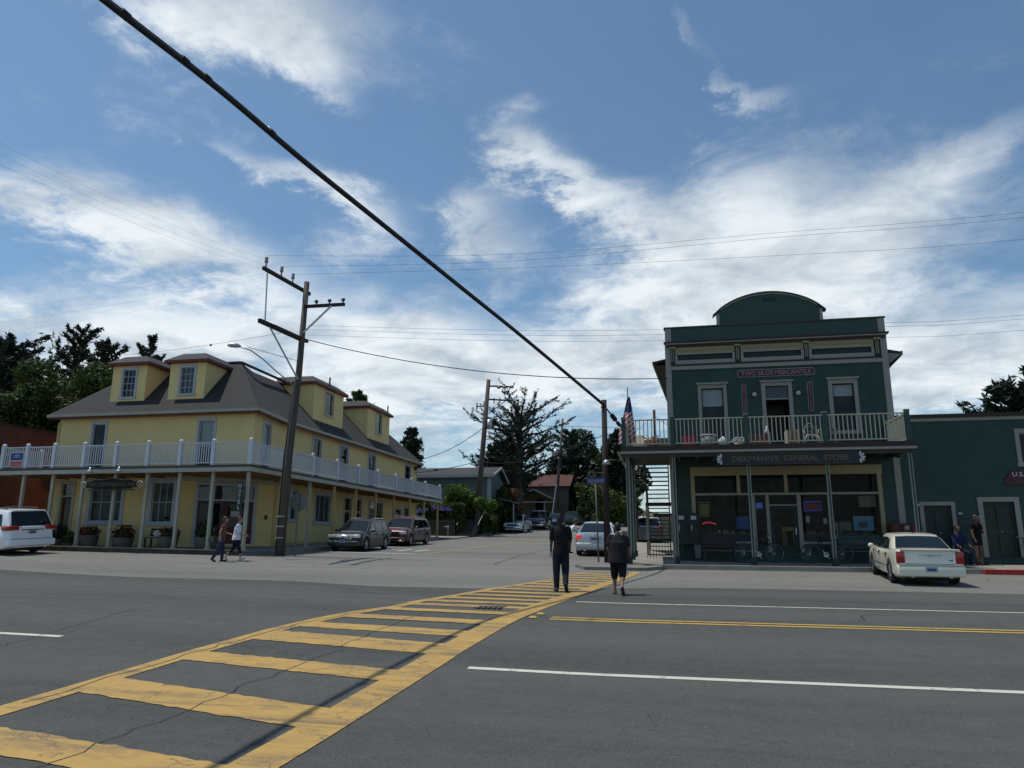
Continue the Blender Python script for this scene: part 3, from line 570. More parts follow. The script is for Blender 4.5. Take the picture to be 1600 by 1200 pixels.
        e1 = [p+Vector((0, 0, .09)) for p in e]
        for k in range(4): j = (k+1) % 4; rf.quad(e1[k], e1[j], tt[j], tt[k])
        rf.quad(*tt); rf.build('dormer_roof', M_ROOF2, dm)
        sf = MB(); sf.hexa([e[0]-Vector((0, 0, .04)), e[1]-Vector((0, 0, .04)), e[2]-Vector((0, 0, .04)), e[3]-Vector((0, 0, .04)), *[p+Vector((0, 0, .085)) for p in e]]); sf.build('red_eave', M_REDT, dm)
        w = window(r, F, *win, cols=cols, rows=rows, trim=.1, tm=M_TRIMB if cols > 1 else M_CREAM, gm=gm, bar=.025, blind=blind); w.parent = dm
        fl_ = MB(); fl_.fb(F, u0-.05, u1+.05, v0-.06, v0+.02, -.05, .06); fl_.build('flashing', M_DGREY, dm)
    FD = Fr((0, 29.9, 0), (1, 0, 0), (0, -1, 0)); SD = Fr((-18.75, 0, 0), (0, 1, 0), (1, 0, 0))
    dormer(FD, -25.72, -23.88, 7.75, 9.86, 2.15, (-25.12, -24.45, 8.3, 9.62), 3, 4, M_GLASSD)
    dormer(FD, -22.62, -20.75, 7.75, 9.86, 2.15, (-22.02, -21.33, 8.35, 9.6), 3, 4, M_GLASS)
    dormer(SD, 36.88, 40.7, 8.0, 10.2, 2.2, (38.3, 39.3, 8.72, 10.0), 1, 2, M_GLASS)
    dormer(SD, 44.5, 48.4, 8.0, 10.2, 2.2, (45.95, 46.9, 8.72, 10.1), 1, 2, M_GLASS)
    # two small vents on the dormer roofs
    MB().cyl((-18.6, 38.4, 10.3), (-18.6, 38.4, 10.85), .05, n=8).build('vent_pipe', M_DGREY, r); MB().cyl((-18.6, 47.6, 10.3), (-18.6, 47.6, 10.85), .05, n=8).build('vent_pipe', M_DGREY, r)
    # balcony deck
    m = MB(); P = [(-28.75, 27.3), (-16.5, 27.3), (-16.5, 53.95), (-18.35, 53.95), (-18.35, 32.9), (-17.85, 29.6), (-28.75, 29.6)]
    z0, z1 = zd-.20, zd; k = len(P)
    m.add([(x, y_, z0+.05) for x, y_ in P]+[(x, y_, z1) for x, y_ in P], [tuple(range(k))[::-1], tuple(range(k, 2*k))]+[(q, (q+1) % k, k+(q+1) % k, k+q) for q in range(k)])
    m.build('balcony_floor', M_DGREY, r)
    f = MB(); f.bar((-28.8, 27.27, z0), (-16.47, 27.27, z0), .06, .17); f.bar((-16.47, 27.25, z0), (-16.47, 53.98, z0), .06, .17); f.bar((-28.78, 27.3, z0), (-28.78, 29.6, z0), .06, .17); f.build('fascia', M_CREAMD, r)
    for q in range(12): x = -28.2+q*1.0; MB().box(x, x+.07, 27.35, 29.6, z0-.12, z0+.04).build('joist', M_OCHRE, r)
    for q in range(22): y_ = 30.3+q*1.05; MB().box(-18.3, -16.55, y_, y_+.07, z0-.12, z0+.04).build('joist', M_OCHRE, r)
    m = MB(); m.fb(CHF, -.2, LC+.3, 4.3, 4.56, .02, .35); m.build('soffit_beam', M_CREAM, r)
    m = MB(); m.add([(-21.6, 29.6, 4.5), (-17.85, 29.6, 4.5), (-18.35, 32.9, 4.5)], [(2, 1, 0)]); m.build('soffit', M_OCHRE, r)
    # posts
    fx = [-27.56, -26.05, -24.53, -22.95, -21.4, -19.86, -18.31, -16.7]
    for i, x in enumerate(fx):
        g = G(x, 27.55)+.165; p = MB(); w_ = .055 if i else .07; p.box(x-.06, x+.06, 27.49, 27.61, g, z0-.08) if 0 else p.bar((x, 27.55, g), (x, 27.55, z0-.08), .12, .12); p.box(x-.085, x+.085, 27.465, 27.635, g, g+.12); p.build('porch_post', M_CREAMD, r)
    sy = [30.3, 32.95, 35.68, 38.45, 41.35, 44.35, 47.35, 50.35, 53.6]
    for y_ in sy:
        g = G(-16.7, y_)+(.165 if y_ < 52 else .095); p = MB(); p.bar((-16.7, y_, g), (-16.7, y_, z0-.08), .12, .12); p.build('porch_post', M_YPLAS if y_ > 35 else M_CREAMD, r)
    # railing posts with rounded caps, and railing bays
    def rpost(x, y_):
        p = MB(); p.box(x-.07, x+.07, y_-.07, y_+.07, zd, zd+1.02); q = p.build('railing_post', M_WHITE, r)
        c_ = MB(True); c_.ball((x, y_, zd+1.03), .095, 10, 6, (1, 1, .8)); c_.build('post_cap', M_WHITE, q)
    rx = [-28.7]+fx[0:0]+[-27.45, -26.05, -24.53, -22.95, -21.4, -19.86, -18.31, -16.62]
    for x in rx: rpost(x, 27.42)
    ry = [29.6, 32.6, 35.7, 38.5, 41.35, 44.35, 47.35, 50.35, 53.8]
    ry = [30.3, 32.95, 35.7, 38.5, 41.35, 44.35, 47.35, 50.35, 53.8]
    for y_ in ry: rpost(-16.62, y_)
    rpost(-28.7, 29.45)
    for p_, q_ in zip(rx, rx[1:]): railing(r, (p_+.07, 27.42), (q_-.07, 27.42), zd, .93, int((q_-p_)/.115), M_WHITE)
    yy = [27.42]+ry
    for p_, q_ in zip(yy, yy[1:]): railing(r, (-16.62, p_+.07), (-16.62, q_-.07), zd, .93, int((q_-p_)/.115), M_WHITE)
    railing(r, (-28.7, 27.5), (-28.7, 29.4), zd, .93, 16, M_WHITE); railing(r, (-16.7, 53.8), (-18.3, 53.8), zd, .93, 12, M_WHITE)
    # small fittings by the doors
    MB().fb(CHF, 4.1, 4.22, 2.65, 2.85, 0, .08).build('mail_slot', M_BLACK, r); MB().fb(FS, -21.35-.6, -21.1-.6, 2.6, 2.7, .0, .03).build('wall_plaque', M_SIGNB, r)
    MB().fb(SS, 52.7, 52.95, 6.85, 7.1, 0, .2).build('wall_light', M_DGREY, r)
    return r
hotel()
# hanging boards of the hotel
FH = Fr((0, 27.2, 0), (1, 0, 0), (0, -1, 0))
t = thing('hanging_sign', 'long dark carved sign with pale end scrolls hung below the hotel balcony edge', 'sign', (-22.8, 27.2, 3.75))
m = MB(); m.fb(FH, -24.1, -21.5, 3.83, 4.08, -.03, .03); m.fb(FH, -23.75, -21.85, 3.77, 4.14, -.035, .035); m.prism([(-23.2, 4.14), (-22.4, 4.14), (-22.65, 4.2), (-22.95, 4.2)], FH, -.03, .03); m.build('board', M_SIGNB, t)
for u in (-24.16, -21.44):
    s_ = MB(True); s_.tube([FH.p(u+.13*math.cos(a*.5), 3.96+.11*math.sin(a*.5), .03) for a in range(0, 13)], .03, 6); s_.ball(FH.p(u, 3.95, .02), .06, 8, 6, (1.3, .5, .7)); s_.build('scroll', M_CREAMD, t)
text_mb('THE CONTINENTAL INN', FH, -22.8, 3.87, .17, 2.25, d0=.035, bold=.01).build('lettering', M_GOLD, t)
m = MB(); m.fb(FH, -23.9, -21.7, 3.70, 3.75, -.02, .02); m.cyl((-23.6, 27.2, 4.1), (-23.6, 27.25, 4.5), .012, n=5); m.cyl((-22.0, 27.2, 4.1), (-22.0, 27.25, 4.5), .012, n=5); m.build('bracket', M_BLACK, t)
for k, x in enumerate((-23.68, -22.28)):
    t = thing('barn_lamp', ['silver gooseneck lamp over the left half of the carved hanging sign', 'silver gooseneck lamp over the right half of the carved hanging sign'][k], 'lamp', (x, 27.2, 4.45), group='gooseneck lamps over the hanging sign')
    a = MB(True); a.tube([(x+.28, 27.24, 4.6), (x+.28, 27.0, 4.66), (x+.14, 26.88, 4.68), (x, 26.88, 4.64)], .012, 6); a.build('arm', M_BLACK, t)
    a = MB(True); a.tube([(x, 26.88, 4.66), (x, 26.88, 4.60), (x, 26.88, 4.50), (x, 26.88, 4.44)], [.03, .05, .11, .15], 14); a.build('shade', M_METAL, t)
t = thing('vertical_sign', 'narrow black vertical sign spelling HOTEL in white on the corner porch post', 'sign', (-16.85, 27.35, 2.9))
FV = Fr((0, 27.33, 0), (1, 0, 0), (0, -1, 0)); m = MB(); m.fb(FV, -17.0, -16.78, 2.85, 4.0, -.03, .03); m.build('board', M_SIGNK, t)
text_mb('HOTEL', FV, -16.89, 2.88, 1.08, .13, d0=.032, bold=.02, vertical=True).build('lettering', M_LETW, t)
m = MB(True); m.tube([(-16.72, 27.4, 4.12), (-16.85, 27.33, 4.14), (-16.95, 27.33, 4.08)], .012, 5); m.cyl((-16.89, 27.33, 4.0), (-16.89, 27.33, 4.14), .01, n=5); m.build('bracket', M_BLACK, t)
t = thing('banner_sign', 'small blue and red striped sign on the left end of the hotel balcony railing', 'sign', (-27.85, 27.33, 4.8)); FB = Fr((0, 27.34, 0), (1, 0, 0), (0, -1, 0))
MB().fb(FB, -28.25, -27.52, 4.80, 5.45, 0, .012).build('backing', M_LETW, t); MB().fb(FB, -28.20, -27.57, 5.08, 5.40, .013, .02).build('blue_panel', M_BLUE, t)
m = MB(); m.fb(FB, -28.20, -27.57, 4.93, 5.02, .013, .02); m.fb(FB, -28.20, -27.57, 4.83, 4.90, .013, .02); m.build('red_stripe', M_RED, t)
MB(True).ball(FB.p(-27.88, 5.25, .02), .1, 12, 6, (1.6, .1, .8)).build('emblem', mat('pale_blue', (.12, .18, .35), .5), t)
# ================================================================ red building left of the hotel
t = thing('red_building', 'dark brick red flat roofed building left of the hotel', 'building', (-34, 33, G(-34, 33)))
m = MB(); FR_ = Fr((0, 27.2, 0), (1, 0, 0), (0, -1, 0)); FX = Fr((-29.8, 0, 0), (0, 1, 0), (1, 0, 0))
m.wall(FR_, -52, -29.8, .8, 6.85, [(-40, -38.5, 1.4, 4)]); m.wall(FX, 27.2, 50, .8, 6.85, [(31.2, 33.2, 1.5, 4.1)]); m.quad((-52, 50, 6.85), (-52, 27.2, 6.85), (-29.8, 27.2, 6.85), (-29.8, 50, 6.85)); m.build('wall', M_BRICK, t)
m = MB(); m.fb(FR_, -52, -29.78, 6.85, 6.93, -.3, .04); m.fb(FX, 27.5, 50, 6.85, 6.93, -.3, .04); m.build('coping', M_BROWN, t); m = MB(); m.fb(FX, 31.2, 33.2, 1.5, 4.1, -.14, -.1); m.fb(FR_, -40, -38.5, 1.4, 4, -.14, -.1); m.build('door', M_DGREY, t); MB().fb(FX, 31.0, 33.6, 4.15, 4.5, 0, .5).build('canopy', M_DGREY, t)
# ================================================================ THE TEAL STORE
SK = math.tan(math.radians(4))
def store():
    r = thing('general_store', 'two storey dark teal shop with arched false front and railed balcony over the pavement', 'shop', (4.3, 29, 1.0))
    F = Fr((0, 29, 0), (1, 0, 0), (0, -1, 0)); zg = .95; zd = 5.0
    up = [(1.56, 2.38, 5.2, 7.52), (3.93, 4.77, 5.05, 7.53), (6.34, 7.1, 5.75, 7.53)]
    m = MB(); m.wall(F, .30, 8.35, 4.75, 8.3, up); m.wall(F, .30, 8.35, zg, 4.75, [(1.12, 7.62, 1.32, 4.4)], .10)
    m.wall(F, .30, 8.35, 8.3, 9.35, [(.72, 2.83, 8.70, 8.91), (3.22, 5.34, 8.70, 8.91), (5.72, 7.84, 8.70, 8.91)], .08)
    m.quad((.30, 29, zg), (.30, 29, 9.9), (.30+15*SK, 44, 8.9), (.30+15*SK, 44, zg)); m.quad((8.35, 29, zg), (8.35+15*SK, 44, zg), (8.35+15*SK, 44, 8.9), (8.35, 29, 9.9)); m.quad((.3+15*SK, 44, zg), (.3+15*SK, 44, 8.9), (8.35+15*SK, 44, 8.9), (8.35+15*SK, 44, zg))
    m.quad((.30, 29.5, 8.9), (8.35, 29.5, 8.9), (8.35+15*SK, 44, 8.9), (.3+15*SK, 44, 8.9))
    m.build('wall', M_TEAL, r)
    m = MB(); m.fb(F, .28, 8.36, 9.36, 10.0, -.22, .05); m.build('parapet', M_TEALP, r)
    # arched centre piece, set back a little
    n = 24; arc = []
    for i in range(n+1): t = i/n; u = 2.30+3.94*t; arc.append((u, 10.55+.73*(1-(2*t-1)**2)**.82))
    m = MB(); m.prism([(2.33, 9.9)]+[(6.21, 9.9)]+[(a, b) for a, b in arc[::-1]], F, -.30, -.06); ar = m.build('arched_crown', M_TEALP, r)
    m = MB()
    A2 = [(2.16, 10.44)]+arc[1:-1]+[(6.38, 10.44)]
    for (a, b), (c, d) in zip(A2, A2[1:]): m.hexa([F.p(a, b, .02), F.p(c, d, .02), F.p(c, d, -.36), F.p(a, b, -.36), F.p(a, b+.06, .02), F.p(c, d+.06, .02), F.p(c, d+.06, -.36), F.p(a, b+.06, -.36)])
    m.build('crown_cap', M_DGREY, ar)
    m = MB(); m.fb(F, 2.30, 2.40, 10.02, 10.52, -.32, -.02); m.fb(F, 6.14, 6.25, 10.02, 10.52, -.32, -.02)
    for (a, b), (c, d) in zip(A2[1:-1], A2[2:-1]): m.hexa([F.p(a, b-.05, -.02), F.p(c, d-.05, -.02), F.p(c, d-.05, -.1), F.p(a, b-.05, -.1), F.p(a, b, -.02), F.p(c, d, -.02), F.p(c, d, -.1), F.p(a, b, -.1)])
    m.build('crown_trim', M_TAUPE, ar)
    text_mb('1898', F, 4.3, 10.98, .14, d0=-.055, bold=.01).build('date', M_TEALD, ar) if 0 else MB().fb(F, 4.05, 4.55, 10.95, 11.08, -.06, -.04).build('plaque', M_TEALD, ar)
    m = MB(); m.fb(F, .22, 8.42, 10.0, 10.05, -.3, .10); m.build('parapet_cap', M_DGREY, r)
    m = MB(); m.fb(F, .26, .50, 9.42, 9.99, .05, .07); m.fb(F, 8.14, 8.38, 9.42, 9.99, .05, .07)
    m.fb(F, .24, .46, zg, 9.35, -.02, .03); m.fb(F, 8.18, 8.40, 4.8, 9.35, -.02, .03); m.fb(F, .46, 8.18, 8.30, 8.45, .0, .05); m.fb(F, 8.2, 8.42, 2.3, 4.7, -.02, .03)
    m.build('trim_board', M_TAUPE, r)
    m = MB(); m.fb(F, .20, 8.46, 9.36, 9.42, -.02, .22); m.fb(F, .30, 8.36, 9.22, 9.31, .0, .12); m.fb(F, .46, 8.18, 8.45, 8.52, 0, .07); m.build('cornice', M_BROWN, r)
    m = MB(); m.fb(F, .26, 8.40, 9.31, 9.36, -.02, .18); m.build('cornice_bead', M_TAUPE, r)
    # frieze: buff ground with dentils, framed dark panels
    for a, b in ((.62, 2.90), (3.12, 5.44), (5.62, 7.94)):
        m = MB(); m.fb(F, a, b, 8.91+.05, 9.22, 0, .012); fr = m.build('frieze', M_BUFF, r)
        m = MB(); m.fb(F, a, b, 8.52, 8.68, .0, .03); m.fb(F, a, a+.1, 8.68, 8.93, 0, .03); m.fb(F, b-.1, b, 8.68, 8.93, 0, .03); m.fb(F, a+.1, b-.1, 8.91, 8.96, 0, .03); m.build('panel_frame', M_TAUPE, fr)
        m = MB(); x = a+.08
        while x < b-.08: m.fb(F, x, x+.03, 9.03, 9.12, .012, .04); x += .07
        m.build('dentil', M_BUFF, fr)
        MB().fb(F, a+.1, b-.1, 8.68, 8.91, -.085, -.06).build('panel', M_TEALD, fr)
    for u in (.53, 3.01, 5.53, 8.05):
        m = MB(); m.fb(F, u-.09, u+.09, 8.55, 9.22, 0, .05); bk = m.build('bracket', M_TEALD, r)
        m = MB(); [m.fb(F, u-.055+k*.065, u-.03+k*.065, 8.62, 9.12, .05, .085) for k in range(2)]; m.fb(F, u-.12, u+.12, 9.16, 9.22, .05, .12); m.build('flute', M_BUFF, bk)
    # upper windows and the open door
    window(r, F, *up[0], tm=M_TAUPE, sash=M_TEALD, trim=.13, hood=True, blind=.30); window(r, F, *up[2], tm=M_TAUPE, sash=M_TEALD, trim=.14, hood=True, blind=.26)
    m = MB(); u0, u1, v0, v1 = up[1]; m.fb(F, u0-.14, u0, v0, v1+.15, 0, .04); m.fb(F, u1, u1+.14, v0, v1+.15, 0, .04); m.fb(F, u0, u1, v1, v1+.15, 0, .04); m.fb(F, u0-.2, u1+.2, v1+.15, v1+.21, 0, .12); m.fb(F, u0, u1, 7.0, 7.05, -.1, 0)
    d = m.build('balcony_door', M_TAUPE, r); MB().fb(F, u0, u1, 7.05, v1, -.1, -.08).build('transom_pane', M_GLASS, d)
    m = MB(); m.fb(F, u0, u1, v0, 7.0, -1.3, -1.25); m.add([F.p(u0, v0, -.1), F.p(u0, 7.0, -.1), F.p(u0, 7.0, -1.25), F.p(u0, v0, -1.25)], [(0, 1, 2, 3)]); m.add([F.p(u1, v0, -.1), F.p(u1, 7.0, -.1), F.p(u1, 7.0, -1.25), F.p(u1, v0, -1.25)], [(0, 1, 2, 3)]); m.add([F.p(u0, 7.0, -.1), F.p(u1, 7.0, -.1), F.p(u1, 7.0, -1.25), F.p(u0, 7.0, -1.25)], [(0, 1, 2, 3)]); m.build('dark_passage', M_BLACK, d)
    # wall lamps
    for u in (3.52, 5.11):
        m = MB(); m.fb(F, u-.04, u+.04, 7.24, 7.36, 0, .12); l = m.build('wall_lamp', M_BLACK, r); MB(True).ball(F.p(u, 7.2, .13), .09, 10, 7).build('globe', M_LETW, l)
    # gable roof behind, skewed with the building
    m = MB(); ez, rz = 8.72, 9.75; y0, y1 = 29.6, 44.3
    def P(x, y_, z): return (x+(y_-29)*SK, y_, z)
    for s_, xe in ((-1, -.28), (1, 9.0)):
        xi = 4.33; a = [P(xe, y0, ez), P(xe, y1, ez), P(xi, y1, rz), P(xi, y0, rz)]; b = [(x, y_, z+.1) for x, y_, z in a]; m.hexa([a[0], a[1], a[2], a[3], b[0], b[1], b[2], b[3]])
    rf = m.build('roof', M_BROWN, r)
    for s_, xe, xw in ((-1, -.30, .30), (1, 9.02, 8.35)):
        m = MB()
        m.prism([(xe, ez-.02), (xw, ez+.1), (xw, ez-.55)], Fr((0, 29.58, 0), (1, 0, 0), (0, -1, 0)), -.05, .03) if s_ > 0 else None
        m.hexa([P(xe-.02, y0, ez-.02), P(xe+.05, y0, ez-.02), P(xe+.05, y1, ez-.02), P(xe-.02, y1, ez-.02), P(xe-.02, y0, ez+.12), P(xe+.05, y0, ez+.12), P(xe+.05, y1, ez+.12), P(xe-.02, y1, ez+.12)])
        m.build('eave_trim', M_TAUPE, rf)
    m = MB(); a = [P(-.22, y0+.05, ez-.03), P(-.22, y1, ez-.03), P(.28, y1, ez-.03), P(.28, y0+.05, ez-.03)]; m.quad(*a); a = [P(8.36, y0+.05, ez-.03), P(8.36, y1, ez-.03), P(8.98, y1, ez-.03), P(8.98, y0+.05, ez-.03)]; m.quad(*a); m.build('soffit', M_BROWN, rf)
    # balcony
    m = MB(); m.box(-1.5, 8.18, 26.38, 28.98, 4.86, 4.99); m.box(-1.5, .28, 28.98, 31.95, 4.86, 4.99); m.build('balcony_floor', M_PLANK, r)
    m = MB(); m.box(-1.5, 8.18, 26.32, 26.40, 4.78, 4.86+.11); m.box(-1.52, -1.46, 26.32, 32, 4.78, 4.97); m.build('dark_fascia', M_BROWN, r)
    m = MB(); m.box(-1.50, 8.20, 26.24, 26.34, 4.72, 4.80); m.box(-1.58, -1.48, 26.24, 32, 4.72, 4.80); m.build('fascia', M_TAUPE, r)
    for k in range(16): x = -1.3+k*.62; MB().box(x, x+.06, 26.5, 28.98, 4.66, 4.85).build('joist', M_STAIR, r)
    m = MB(); m.box(-1.4, 8.1, 26.42, 26.52, 4.6, 4.84); m.box(-1.33, -1.21, 26.52, 32, 4.6, 4.84); m.build('edge_beam', M_STAIR, r)
    px = [-1.25, .36, 2.87, 5.42, 8.02]
    for x, y_ in [(x, 26.5) for x in px]+[(-1.25, 29.0), (-1.25, 31.6)]:
        g = G(x, y_)+.145; m = MB(); m.box(x-.03, x+.03, y_-.035, y_+.035, g, 4.6); m.build('porch_post', M_TEALP, r)
        po = r.children[-1]
        po = [c for c in r.children if c.name.startswith('porch_post')][-1]
        m = MB(); m.box(x-.055, x-.031, y_-.045, y_+.035, g+.25, 4.6); m.box(x+.031, x+.055, y_-.045, y_+.035, g+.25, 4.6); m.build('edge_strip', M_TAUPE, po)
        m = MB(); m.box(x-.09, x+.09, y_-.09, y_+.09, g-.02, g+.25); m.build('post_base', M_TEALD, po)
    def rp(x, y_):
        m = MB(); m.box(x-.07, x+.07, y_-.07, y_+.07, 4.99, 6.02); q = m.build('railing_post', M_TEALP, r); MB().box(x-.085, x+.085, y_-.085, y_+.085, 6.02, 6.06).build('post_cap', M_TAUPE, q)
    for x, y_ in [(-1.35, 26.47), (.36, 26.47), (2.87, 26.47), (5.46, 26.47), (8.05, 26.47), (8.05, 28.9), (-1.35, 29.0), (-1.35, 31.8)]: rp(x, y_)
    rr = [-1.35, .36, 2.87, 5.46, 8.05]
    for a, b in zip(rr, rr[1:]): railing(r, (a+.08, 26.47), (b-.08, 26.47), 5.02, .92, int((b-a)/.147), M_CREAM, bal=.032, zb=.06)
    railing(r, (8.05, 26.55), (8.05, 28.85), 5.02, .92, 16, M_CREAM, bal=.032, zb=.06); railing(r, (-1.35, 26.55), (-1.35, 28.9), 5.02, .92, 16, M_CREAM, bal=.032, zb=.06); railing(r, (-1.35, 29.1), (-1.35, 31.7), 5.02, .92, 17, M_CREAM, bal=.032, zb=.06)
    # ---- shop front
    m = MB(); m.fb(F, 1.0, 7.78, 4.14, 4.47, -.10, .03); m.fb(F, 1.0, 1.14, 1.32, 4.14, -.10, .03); m.fb(F, 7.6, 7.74, 1.32, 4.14, -.10, .03)
    m.fb(F, 2.68, 2.80, 3.48, 4.14, -.10, .02); m.fb(F, 4.38, 4.50, 3.48, 4.14, -.10, .02)
    sf = m.build('shop_front_frame', M_BUFF, r)
    m = MB(); m.fb(F, 1.14, 7.6, 3.40, 3.48, -.10, .04); m.fb(F, 3.18, 3.30, 1.32, 3.4, -.12, .0); m.fb(F, 5.84, 5.94, 1.32, 3.4, -.12, .0)
    m.fb(F, 3.68, 3.80, 1.22, 3.4, -.12, .0); m.fb(F, 4.78, 4.92, 1.22, 3.4, -.12, .0); m.fb(F, 3.8, 4.78, 3.0, 3.05, -.1, 0)
    m.build('mullion', M_TAUPE, sf)
    for a, b, c in ((1.14, 3.18, 1.98), (3.30, 3.68, 1.6), (4.92, 5.84, 1.98), (5.94, 7.6, 1.98)): MB().fb(F, a, b, 1.32, c, -.10, -.02).build('stall_riser', M_TEALD, sf)
    for a, b in ((1.14, 3.18), (4.92, 5.84), (5.94, 7.6)): MB().fb(F, a, b, 1.62, 1.70, -.02, .0).build('riser_bead', M_TAUPE, sf)
    for a, b in ((1.14, 3.18), (5.94, 7.6)): MB().fb(F, a, b, 1.34, 1.38, -.02, .0).build('riser_bead', M_TAUPE, sf)
    for a, b, c, e in ((1.14, 3.18, 1.98, 3.40), (3.30, 3.68, 1.6, 3.4), (4.92, 5.84, 1.98, 3.4), (5.94, 7.6, 1.98, 3.4), (1.14, 2.68, 3.48, 4.14), (2.80, 4.38, 3.48, 4.14), (4.50, 7.6, 3.48, 4.14), (3.8, 4.78, 3.05, 3.4)):
        MB().quad(F.p(a, c, -.07), F.p(b, c, -.07), F.p(b, e, -.07), F.p(a, e, -.07)).build('pane', M_GLASSC, sf)
    m = MB(); m.fb(F, 3.82, 3.94, 1.25, 2.98, -.11, -.06); m.fb(F, 4.64, 4.76, 1.25, 2.98, -.11, -.06); m.fb(F, 3.94, 4.64, 1.25, 1.5, -.11, -.06); m.fb(F, 3.94, 4.64, 2.86, 2.98, -.11, -.06); dr = m.build('shop_door', M_TEALD, sf); MB().quad(F.p(3.94, 1.5, -.08), F.p(4.64, 1.5, -.08), F.p(4.64, 2.86, -.08), F.p(3.94, 2.86, -.08)).build('pane', M_GLASSC, dr); MB().fb(F, 4.66, 4.70, 1.95, 2.2, -.06, -.01).build('handle', M_METAL, dr)
    # room behind the glass: floor, back wall, shelving with goods
    m = MB(); m.quad((.5, 29.2, 1.2), (8.2, 29.2, 1.2), (8.2, 35, 1.2), (.5, 35, 1.2)); m.quad((.5, 35, 1.2), (8.2, 35, 1.2), (8.2, 35, 4.6), (.5, 35, 4.6)); m.quad((.5, 29.2, 4.5), (8.2, 29.2, 4.5), (8.2, 35, 4.5), (.5, 35, 4.5)); m.quad((.5, 29.2, 1.2), (.5, 35, 1.2), (.5, 35, 4.6), (.5, 29.2, 4.6)); m.quad((8.2, 29.2, 1.2), (8.2, 35, 1.2), (8.2, 35, 4.6), (8.2, 29.2, 4.6)); m.build('dark_interior', mat('dim_room', (.13, .12, .11), .9, var=.5, scale=2), r)
    # balcony stair on the left flank: two flights going down away from the street
    m = MB()
    for (ya, za, yb, zb) in ((31.9, 4.95, 34.0, 3.42), (35.0, 3.38, 38.2, 1.30)):
        for x in (-.78, .20): m.bar((x, ya, za-.1), (x, yb, zb-.1), .05, .26)
        m.bar((-.78, ya, za+.85), (-.78, yb, zb+.85), .05, .07)
    m.box(-.85, .28, 34.0, 35.0, 3.28, 3.40); sg = m.build('stair_stringer', M_STAIR, r)
    for (ya, za, yb, zb, n) in ((31.9, 4.95, 34.0, 3.42, 9), (35.0, 3.38, 38.2, 1.30, 12)):
        for k in range(1, n): t = k/n; y_ = ya+(yb-ya)*t; z = za+(zb-za)*t; MB().box(-.76, .18, y_-.13, y_+.13, z-.04, z).build('stair_tread', M_STAIR, sg)
    m = MB(); m.bar((-.8, 34.05, 1.1), (-.8, 34.05, 3.3), .1, .1); m.bar((-.8, 34.95, 1.1), (-.8, 34.95, 3.3), .1, .1); m.bar((-.8, 34.5, 3.3), (-.8, 34.5, 4.4), .06, .06); m.build('stair_post', M_TAUPE, r)
    m = MB(); m.box(-.75, .2, 30.3, 30.34, 1.15, 1.2)
    for k in range(9): m.box(-.75+k*.115, -.73+k*.115, 30.3, 30.33, 1.0, 1.75)
    m.box(-.75, .2, 30.3, 30.34, 1.72, 1.76); m.build('iron_gate', M_BLACK, r)
    m = MB(True); m.tube([(-1.25, 26.5, 4.45), (-1.6, 26.42, 4.52), (-1.95, 26.35, 4.52)], .02, 6); gl = m.build('lamp_arm', M_BLACK, r); m = MB(True); m.tube([(-1.98, 26.35, 4.54), (-1.98, 26.35, 4.49), (-1.98, 26.35, 4.38)], [.04, .1, .17], 12); m.build('lamp_shade', M_METAL, gl)
    return r
store()
F = Fr((0, 29, 0), (1, 0, 0), (0, -1, 0))
def board_sign(name, label, Fm, u0, u1, v0, v1, d, m_, edge, rnd, text, th, tw, lm, vertical=False, bold=.01, loc=None):
    t = thing(name, label, 'sign', loc or Fm.p((u0+u1)/2, v0, d))
    def rr(a, b, c, e, q, n=5):
        o = []
        for cx, cy, s in ((b-q, e-q, 0), (a+q, e-q, 90), (a+q, c+q, 180), (b-q, c+q, 270)):
            for i in range(n): an = math.radians(s+90*i/(n-1)); o.append((cx+q*math.cos(an), cy+q*math.sin(an)))
        return o
    MB().prism(rr(u0, u1, v0, v1, rnd), Fm, d, d+.03).build('edge', edge, t); MB().prism(rr(u0+.025, u1-.025, v0+.025, v1-.025, rnd*.85), Fm, d+.03, d+.04).build('board', m_, t)
    hh = (v1-v0)
    if text: text_mb(text, Fm, (u0+u1)/2, v0+(hh-th)/2, th, tw, d0=d+.04, depth=.006, vertical=vertical, bold=bold).build('lettering', lm, t)
    return t
board_sign('sign_board', 'long maroon board reading TWO SILOS MERCANTILE on the upper storey of the teal shop', F, 2.95, 5.78, 7.9, 8.2, 0, M_SIGNR, M_TAUPE, .1, 'TWO SILOS MERCANTILE', .17, 2.55, M_LET)
board_sign('sign_board', 'narrow upright maroon board spelling ANTIQUES, left of the balcony door', F, 3.05, 3.24, 6.5, 7.64, 0, M_SIGNR, M_TAUPE, .08, 'ANTIQUES', 1.0, .075, M_LET, vertical=True)
board_sign('sign_board', 'narrow upright maroon board spelling COLLECTIBLES, right of the balcony door', F, 5.45, 5.65, 6.52, 7.64, 0, M_SIGNR, M_TAUPE, .08, 'COLLECTIBLES', 1.02, .075, M_LET, vertical=True)
FS2 = Fr((0, 26.33, 0), (1, 0, 0), (0, -1, 0))
t = board_sign('sign_board', "long near black board reading DIEKMANN'S GENERAL STORE hung under the shop balcony", FS2, 2.05, 6.36, 4.27, 4.68, 0, M_SIGNK, mat('sign_rim', (.05, .045, .06), .5), .02, "DIEKMANN'S  GENERAL  STORE", .20, 3.75, M_GOLD, bold=.02)
